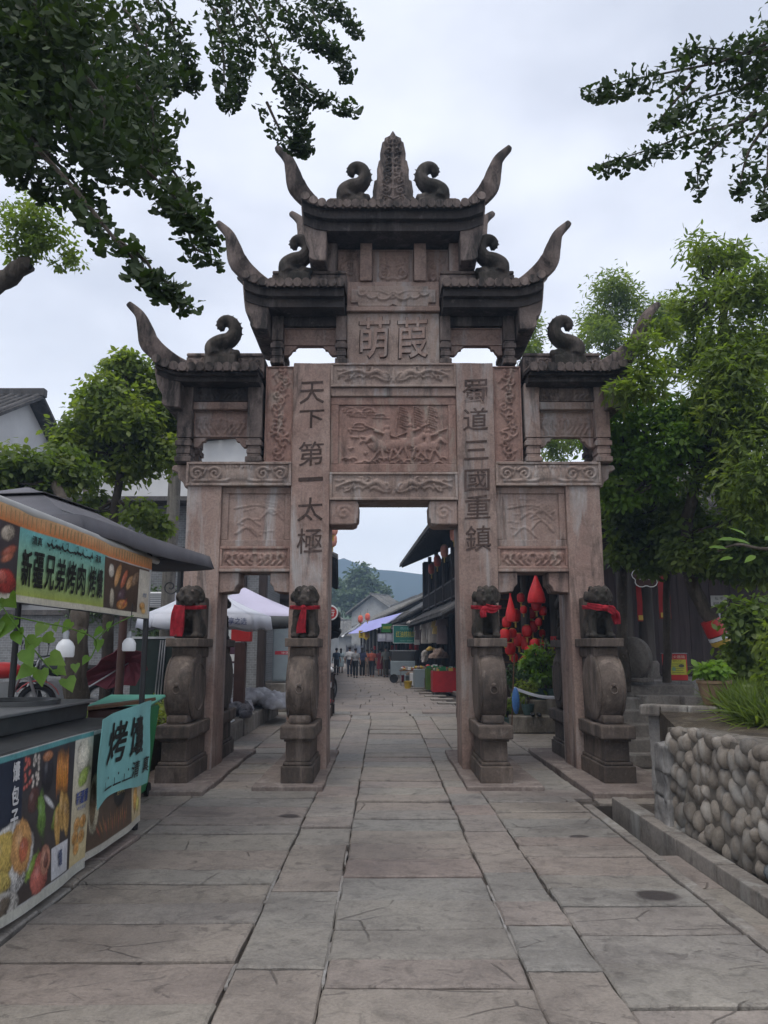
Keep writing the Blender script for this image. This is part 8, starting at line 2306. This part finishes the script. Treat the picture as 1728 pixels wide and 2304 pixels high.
for z, sd_ in ((0.281, 7), (0.651, 8), (0.981, 9)): goods(rk, 'packet', 14, -0.38, 0.38, -0.32, 0.3, z, ['red_paint', 'white_plastic', 'red_paint', 'goods_pale', 'brown_wood'], sd_, 0.05, 0.10)
# --- people
mk_plain('skin', (0.36, 0.21, 0.15), 0.6, 0.1); mk_plain('hair', (0.012, 0.010, 0.010), 0.5, 0.2); mk_plain('shoe_dark', (0.02, 0.02, 0.02), 0.6, 0.1)
def person(label, px, Y, h, top, bottom, dress=False, long_hair=False, stride=0.12, rz=0.0, shoes='shoe_dark', bag=None, arm=0.06):
    c = sp(Y, 0); loc = (P(px, 1500, Y).x, Y, 0.0)
    t = thing('person', label, 'person', loc, rz, 'people walking in the street')
    k = h / 1.70
    b = MB()
    b.ell((0, 0, 1.58 * k), (0.078 * k, 0.095 * k, 0.115 * k)); b.tube([(0, 0, 1.38 * k), (0, 0.01, 1.52 * k)], [0.06 * k, 0.052 * k], 10)
    b.ell((0, 0.085 * k, 1.565 * k), (0.014 * k, 0.02 * k, 0.018 * k), 6, 5)
    for s in (-1, 1): b.ell((s * 0.08 * k, 0, 1.575 * k), (0.012 * k, 0.02 * k, 0.03 * k), 6, 5)
    b.ell((0, 0, 1.20 * k), (0.16 * k, 0.10 * k, 0.22 * k)); b.ell((0, 0, 0.95 * k), (0.15 * k, 0.105 * k, 0.14 * k))
    for s in (-1, 1):
        st_y = s * stride * k
        b.tube([(s * 0.085 * k, 0, 0.92 * k), (s * 0.085 * k, st_y * 0.55 + 0.02, 0.50 * k), (s * 0.08 * k, st_y, 0.06 * k)], [0.082 * k, 0.058 * k, 0.042 * k], 10)
        b.ell((s * 0.08 * k, st_y + 0.04 * k, 0.03 * k), (0.04 * k, 0.10 * k, 0.03 * k))
        hx = s * (0.22 + arm) * k
        b.tube([(s * 0.17 * k, 0, 1.36 * k), (s * 0.215 * k, -0.02 * k, 1.10 * k), (hx, -s * 0.05 + 0.03, 0.86 * k)], [0.05 * k, 0.042 * k, 0.033 * k], 10)
        b.ell((hx, -s * 0.05 + 0.04, 0.80 * k), (0.025 * k, 0.04 * k, 0.06 * k))
        for f in range(4): b.tube([(hx, -s * 0.05 + 0.01 + 0.018 * f, 0.77 * k), (hx - s * 0.008, -s * 0.05 + 0.015 + 0.018 * f, 0.70 * k)], 0.009 * k, 5)
    remesh(b, 'body', 'skin', t, 0.018, 1)
    b = MB(); b.ell((0, 0, 1.20 * k), (0.185 * k, 0.125 * k, 0.235 * k)); b.ell((0, 0, 1.0 * k), (0.175 * k, 0.125 * k, 0.12 * k)); b.ell((0, 0, 1.36 * k), (0.175 * k, 0.085 * k, 0.055 * k))
    for s in (-1, 1): b.tube([(s * 0.165 * k, 0, 1.37 * k), (s * 0.215 * k, -0.015, 1.13 * k)], [0.066 * k, 0.062 * k], 10)
    if dress:
        b.lathe([(0.14 * k, 1.02 * k), (0.19 * k, 0.75 * k), (0.23 * k, 0.42 * k), (0.21 * k, 0.42 * k)], (0, 0, 0), 18)
    remesh(b, 'dress' if dress else 'top', cloth_mat(top), t, 0.022, 1)
    if not dress:
        b = MB(); b.ell((0, 0, 0.93 * k), (0.168 * k, 0.122 * k, 0.13 * k))
        for s in (-1, 1):
            st_y = s * stride * k
            b.tube([(s * 0.085 * k, 0, 0.93 * k), (s * 0.085 * k, st_y * 0.55 + 0.02, 0.50 * k), (s * 0.08 * k, st_y, 0.12 * k)], [0.098 * k, 0.075 * k, 0.065 * k], 10)
        remesh(b, 'trousers', cloth_mat(bottom), t, 0.022, 1)
    for s in (-1, 1):
        b = MB(); b.ell((s * 0.08 * k, s * stride * k + 0.04 * k, 0.035 * k), (0.05 * k, 0.125 * k, 0.045 * k), 10, 6); b.build('shoe', shoes, t, smooth=True)
    b = MB(); b.ell((0, -0.018 * k, 1.61 * k), (0.09 * k, 0.10 * k, 0.10 * k))
    if long_hair: b.ell((0, -0.07 * k, 1.45 * k), (0.075 * k, 0.04 * k, 0.17 * k))
    remesh(b, 'hair', 'hair', t, 0.018, 1)
    if bag:
        g_ = thing('shoulder_bag', bag, 'bag', (loc[0] + 0.2, loc[1], 0.85), rz); m = MB(); m.box(-0.05, 0.05, -0.14, 0.14, -0.13, 0.1); m.build('pouch', 'brown_wood', g_, bevel=0.02)
        m = MB(); m.tube([(0, -0.12, 0.1), (-0.03, 0, 0.5), (0, 0.12, 0.1)], 0.01, 5); m.build('strap', 'brown_wood', g_)
person('person in a white shirt and dark trousers walking away, leftmost of the group', 787, 45, 1.70, (0.60, 0.60, 0.62), (0.03, 0.035, 0.06), stride=0.14)
person('person in a grey top and black trousers walking beside the white shirt', 800, 43, 1.62, (0.26, 0.26, 0.27), (0.012, 0.012, 0.014), stride=-0.16)
person('person in a navy top with long hair in the middle of the group', 815, 43.5, 1.66, (0.025, 0.03, 0.075), (0.014, 0.014, 0.02), long_hair=True, stride=0.10, shoes='white_plastic')
person('smaller person in an orange-brown top behind the navy one', 826, 46, 1.56, (0.36, 0.13, 0.07), (0.20, 0.16, 0.13), stride=0.1)
person('person in a rust-red blouse and cropped black trousers', 837, 44, 1.60, (0.34, 0.07, 0.045), (0.015, 0.013, 0.016), stride=-0.14, shoes='skin')
person('person in a long red dress by the shop front', 855, 46, 1.60, (0.30, 0.03, 0.045), (0.3, 0.03, 0.04), dress=True, stride=0.08)
person('person in an olive-grey shirt and brown trousers, rightmost of the group', 868, 44, 1.72, (0.20, 0.205, 0.185), (0.07, 0.055, 0.035), stride=0.12)
person('person in a pale blue dress far down on the left', 767, 52, 1.60, (0.40, 0.50, 0.55), (0.4, 0.5, 0.5), dress=True, long_hair=True)
person('person in a dark blue top half hidden at the left shop', 757, 48, 1.62, (0.06, 0.10, 0.16), (0.05, 0.05, 0.06))
person('seated-height vendor in dark red behind the snack cart', 922, 38.2, 1.55, (0.16, 0.03, 0.03), (0.03, 0.03, 0.03), stride=0.02)
# racks of clothes behind the walkers
for i, (px, Y, c_) in enumerate(((790, 56, (0.40, 0.44, 0.55)), (800, 55, (0.55, 0.56, 0.60)), (810, 54, (0.30, 0.34, 0.45)))):
    t = thing('clothes_rail', ['bluish clothes on a rail under the white awning', 'pale clothes on a rail under the white awning', 'slate clothes on a rail nearest the pennant'][i], 'clothes rail', (P(px, 1470, Y).x, Y, 0), 0, 'clothes rails in the street')
    m = MB(); m.tube([(-0.35, 0, 0), (-0.35, 0, 1.9), (0.35, 0, 1.9), (0.35, 0, 0)], 0.02, 6); m.build('rail', 'steel', t)
    for k in range(6):
        m = MB(); x = -0.3 + 0.1 * k; m.prism([(x - 0.04, 0.8), (x + 0.04, 0.8), (x + 0.05, 1.6), (x, 1.85), (x - 0.05, 1.6)], -0.2, 0.2); m.build('garment', cloth_mat(tuple(round(v * (0.6 + 0.15 * (k % 4)), 2) for v in c_)), t)
# --- hills, mountain, woods
def ridge_mesh(name, Y, prof, depth, seed, mat, zfoot=-2):
    """prof: photo points of the skyline at distance Y"""
    xs = [P(a, b_, Y) for a, b_ in prof]
    m = MB(); n, k = 90, 14
    X0, X1 = xs[0].x, xs[-1].x
    def fn(u, v):
        x = X0 + (X1 - X0) * u
        zt = float(np.interp(x, [q_.x for q_ in xs], [q_.z for q_ in xs]))
        zt += 0.012 * zt * mnoise.noise((x * 9 / (X1 - X0) * 8, seed, 0))
        yy = Y - depth * (1 - v)
        spur = 1 + 0.10 * mnoise.noise((x * 0.02 + seed, v * 3, 0)) * (1 - v)
        return Vector((x, yy, zfoot + (zt - zfoot) * (v ** 1.2) * spur))
    m.grid(fn, n, k); 
    return struct(m.build(name, mat, None, smooth='all'))
mk_plain('mountain_green', (0.030, 0.052, 0.040), 0.95, 0.4, 0.02)
mk_plain('hill_green', (0.06, 0.095, 0.04), 0.95, 0.4, 0.06, 0.5, bscale=0.6)
ridge_mesh('mountain', 450, [(-900, 1400), (200, 1330), (560, 1300), (700, 1278), (745, 1262), (768, 1258), (785, 1252), (800, 1262), (815, 1274), (840, 1281), (870, 1282), (905, 1287), (930, 1289), (1000, 1300), (1200, 1310), (1500, 1330), (2600, 1400)], 150, 3, 'mountain_green')
ridge_mesh('hill', 190, [(-600, 1420), (400, 1390), (700, 1372), (760, 1345), (800, 1330), (850, 1335), (930, 1365), (1200, 1390), (2300, 1420)], 60, 8, 'hill_green')
for i, (px, py, Y, rr, n, lab) in enumerate(((822, 1318, 120, 3.4, 3600, 'round green tree rising behind the roofs at the street end'), (770, 1342, 128, 2.8, 2600, 'paler green tree left of the round one beyond the roofs'), (795, 1350, 118, 2.2, 1700, 'low tree between the two far trees'), (850, 1345, 118, 2.4, 1700, 'small tree at the right of the far group'))):
    c_ = P(px, py, Y)
    tree(lab, (c_.x, Y, 0), [(c_.x, Y, 0), (c_.x, Y, c_.z * 0.6), (c_.x, Y, c_.z)], 0.3, clumpy([(c_, rr)], 1, 9, 70 + i), n, 0.75, 'leaf_far', seed=70 + i, group='trees beyond the street end', limbs=False)
# ================================================================ overhanging ginkgo branches
def ginkgo(label, base, trunk, sprays, seed, size=0.062, r0=0.16):
    """sprays: (photo polyline [(x, y, dist)...], radius in metres, leaves)"""
    base = Vector(base)
    t = thing('ginkgo_tree', label, 'tree', base, 0, 'ginkgo trees overhanging the street')
    m = MB(); limb(m, [Vector(p_) - base for p_ in trunk], r0, r0 * 0.45, 12, 0.02, seed); m.build('trunk', 'bark', t, smooth=True)
    g = np.random.default_rng(seed); tip = Vector(trunk[-1]) - base
    allp, alln, alla, alls = [], [], [], []
    for k, (pts, rad, n) in enumerate(sprays):
        pl = [P(*a) - base for a in pts]
        c = curve(pl, 6)
        m = MB(); m.tube(c, np.linspace(0.014, 0.003, len(c)).tolist(), 5); m.build('branchlet', 'bark', t)
        if pts[0][1] < -20 and k % 2 == 0:
            m = MB(); m.tube(curve([tip, (tip + pl[0]) / 2 + Vector((0, 0, 0.15)), pl[0]], 5), [0.03] * 5 + [0.018] * 6, 6); m.build('limb', 'bark', t, smooth=True)
        cc = np.array([tuple(v) for v in c])
        tt = g.random(n) ** 0.9 * (len(cc) - 1); i0 = np.minimum(tt.astype(int), len(cc) - 2); f = (tt - i0)[:, None]
        p0 = cc[i0] * (1 - f) + cc[i0 + 1] * f
        taper = (1.0 - 0.72 * (tt / (len(cc) - 1)) ** 1.5)[:, None]
        off = g.normal(size=(n, 3)); off /= np.linalg.norm(off, axis=1, keepdims=True)
        pos = p0 + off * (g.random((n, 1)) ** 0.6) * rad * taper
        pos[:, 2] -= 0.02
        ax = off * 0.7 + np.array([0, 0, -0.9]) + g.normal(size=(n, 3)) * 0.45
        nr = g.normal(size=(n, 3)) + np.array([0, -0.5, 0.5])
        allp.append(pos); alln.append(nr); alla.append(ax); alls.append(size * (0.6 + 0.65 * g.random(n)))
    link('crown', leaves_mesh('crown', np.concatenate(allp), np.concatenate(alln), np.concatenate(alla), np.concatenate(alls), 'fan', 'leaf_ginkgo', 0.18), t)
    return t
L = []
# the dense mass in the upper left, built up from many hanging boughs at different depths
q = random.Random(5)
for k in range(44):
    x0 = q.uniform(-140, 290); y0 = q.uniform(-140, 215); Y = q.uniform(3.6, 6.0)
    L.append(([(x0, y0, Y), (x0 + q.uniform(10, 60), y0 + 70, Y - 0.1), (x0 + q.uniform(20, 95), y0 + q.uniform(130, 200), Y - 0.2)], 0.30, 430))
L += [([(250, 150, 4.6), (330, 300, 4.5), (400, 400, 4.4), (445, 470, 4.4), (480, 540, 4.4)], 0.16, 360),
      ([(200, 250, 4.0), (280, 340, 3.9), (370, 420, 3.9), (415, 470, 3.9), (450, 495, 3.9)], 0.15, 320),
      ([(80, 330, 3.6), (180, 440, 3.5), (260, 540, 3.4), (330, 610, 3.4), (385, 640, 3.4), (430, 680, 3.4)], 0.085, 190),
      ([(60, 300, 4.0), (140, 380, 4.0), (190, 440, 3.9), (225, 500, 3.9)], 0.14, 190),
      ([(0, 300, 4.4), (40, 350, 4.4), (70, 390, 4.3), (110, 430, 4.3)], 0.16, 190),
      ([(260, 540, 3.4), (330, 590, 3.4), (350, 650, 3.4)], 0.06, 60),
      ([(400, 400, 4.2), (420, 500, 4.1), (440, 560, 4.1), (490, 575, 4.1)], 0.08, 80),
      ([(340, -20, 5.2), (390, 60, 5.2), (420, 130, 5.2), (435, 190, 5.2)], 0.15, 320),
      ([(300, 60, 5.0), (370, 130, 5.0), (385, 190, 5.0)], 0.18, 200),
      ([(470, -60, 6.0), (520, 40, 6.0), (545, 130, 6.0), (530, 220, 6.0)], 0.20, 520),
      ([(520, -60, 6.0), (590, 60, 6.0), (640, 160, 6.0), (670, 250, 6.0), (680, 330, 6.0)], 0.19, 620),
      ([(560, -60, 6.4), (640, 20, 6.4), (700, 80, 6.4), (760, 110, 6.4)], 0.20, 520),
      ([(640, -60, 6.8), (720, 0, 6.8), (770, 20, 6.8), (805, 70, 6.8)], 0.15, 380),
      ([(640, 150, 6.0), (700, 205, 6.0), (750, 225, 6.0), (800, 245, 6.0)], 0.10, 190),
      ([(700, 20, 6.6), (740, 90, 6.6), (775, 140, 6.6), (780, 170, 6.6)], 0.12, 200),
      ([(480, 20, 5.6), (500, 100, 5.6), (505, 180, 5.6), (515, 235, 5.6)], 0.14, 240),
      ([(600, 230, 6.0), (630, 290, 6.0), (665, 320, 6.0), (695, 330, 6.0)], 0.10, 110)]
ginkgo('ginkgo tree overhanging the upper left with a dense mass of fan leaves', (-5.2, 4.2, 0.0), [(-5.2, 4.2, 0), (-5.1, 4.2, 2.6), (-4.3, 4.3, 5.0), (-3.0, 4.4, 6.4)], [(a_, b_, n_ if n_ == 430 else int(n_ * 1.35)) for a_, b_, n_ in L], 8)
Rr = []
for (a, rr, n) in (([(1800, 60, 5.0), (1650, 130, 5.0), (1520, 160, 5.0), (1420, 180, 5.0), (1325, 205, 5.0)], 0.17, 300), ([(1790, 120, 5.2), (1680, 190, 5.2), (1560, 230, 5.2), (1500, 275, 5.2)], 0.18, 260),
                   ([(1790, 200, 4.8), (1680, 270, 4.8), (1560, 300, 4.8), (1450, 340, 4.8), (1355, 368, 4.8)], 0.16, 280), ([(1780, 80, 5.0), (1700, 120, 5.0), (1620, 110, 5.0), (1540, 105, 5.0)], 0.17, 220),
                   ([(1700, 250, 4.8), (1620, 320, 4.8), (1575, 370, 4.8), (1570, 425, 4.8)], 0.10, 70), ([(1740, 260, 4.7), (1690, 330, 4.7), (1670, 390, 4.7), (1665, 425, 4.7)], 0.10, 70), ([(1790, 150, 4.6), (1740, 250, 4.6), (1725, 400, 4.6), (1712, 470, 4.6)], 0.13, 150), ([(1790, 30, 5.3), (1720, 90, 5.3), (1700, 200, 5.3)], 0.24, 330), ([(1560, 180, 5.0), (1500, 250, 5.0), (1480, 280, 5.0)], 0.10, 70)):
    Rr.append((a, rr, n))
ginkgo('ginkgo tree reaching in from the upper right with thin leafy twigs', (4.9, 4.6, 0.0), [(4.9, 4.6, 0), (4.8, 4.6, 2.8), (4.2, 4.7, 4.6), (3.4, 4.8, 5.3)], [(a_, b_, int(n_ * 1.4)) for a_, b_, n_ in Rr], 9, 0.062)
# lopped limb with fresh small leaves at the left edge
bx_ = P(-120, 760, 9.0)
tree('lopped tree limb with a tuft of small fresh leaves at the left edge', (-6.9, 9.0, 0), [(-6.9, 9.0, 0), (-6.6, 9.0, 3.0), P(-60, 700, 9.0), P(30, 615, 9.0), P(62, 592, 9.0)], 0.16,
     clumpy([(P(60, 480, 9.0), 0.42), (P(110, 540, 9.0), 0.40), (P(50, 560, 9.0), 0.30), (P(150, 580, 9.0), 0.22)], 1, 6, 31), 2600, 0.065, 'leaf_right', seed=31, limbs=False, tr1=0.62)

# ================================================================ the air
hz = MB(); hz.box(-560, 560, -60, 480, -1.2, 72)
n = NT('haze'); n.t.nodes.remove(n.b)
pv = n.new('ShaderNodeVolumePrincipled'); pv.inputs['Color'].default_value = (0.52, 0.72, 1.0, 1); pv.inputs['Density'].default_value = 0.0017; pv.inputs['Anisotropy'].default_value = 0.2
n.link(pv.outputs[0], n.out.inputs['Volume'])
haze = stuff(hz.build('haze', n.m, None))

bpy.data.scenes.remove(_tmp)
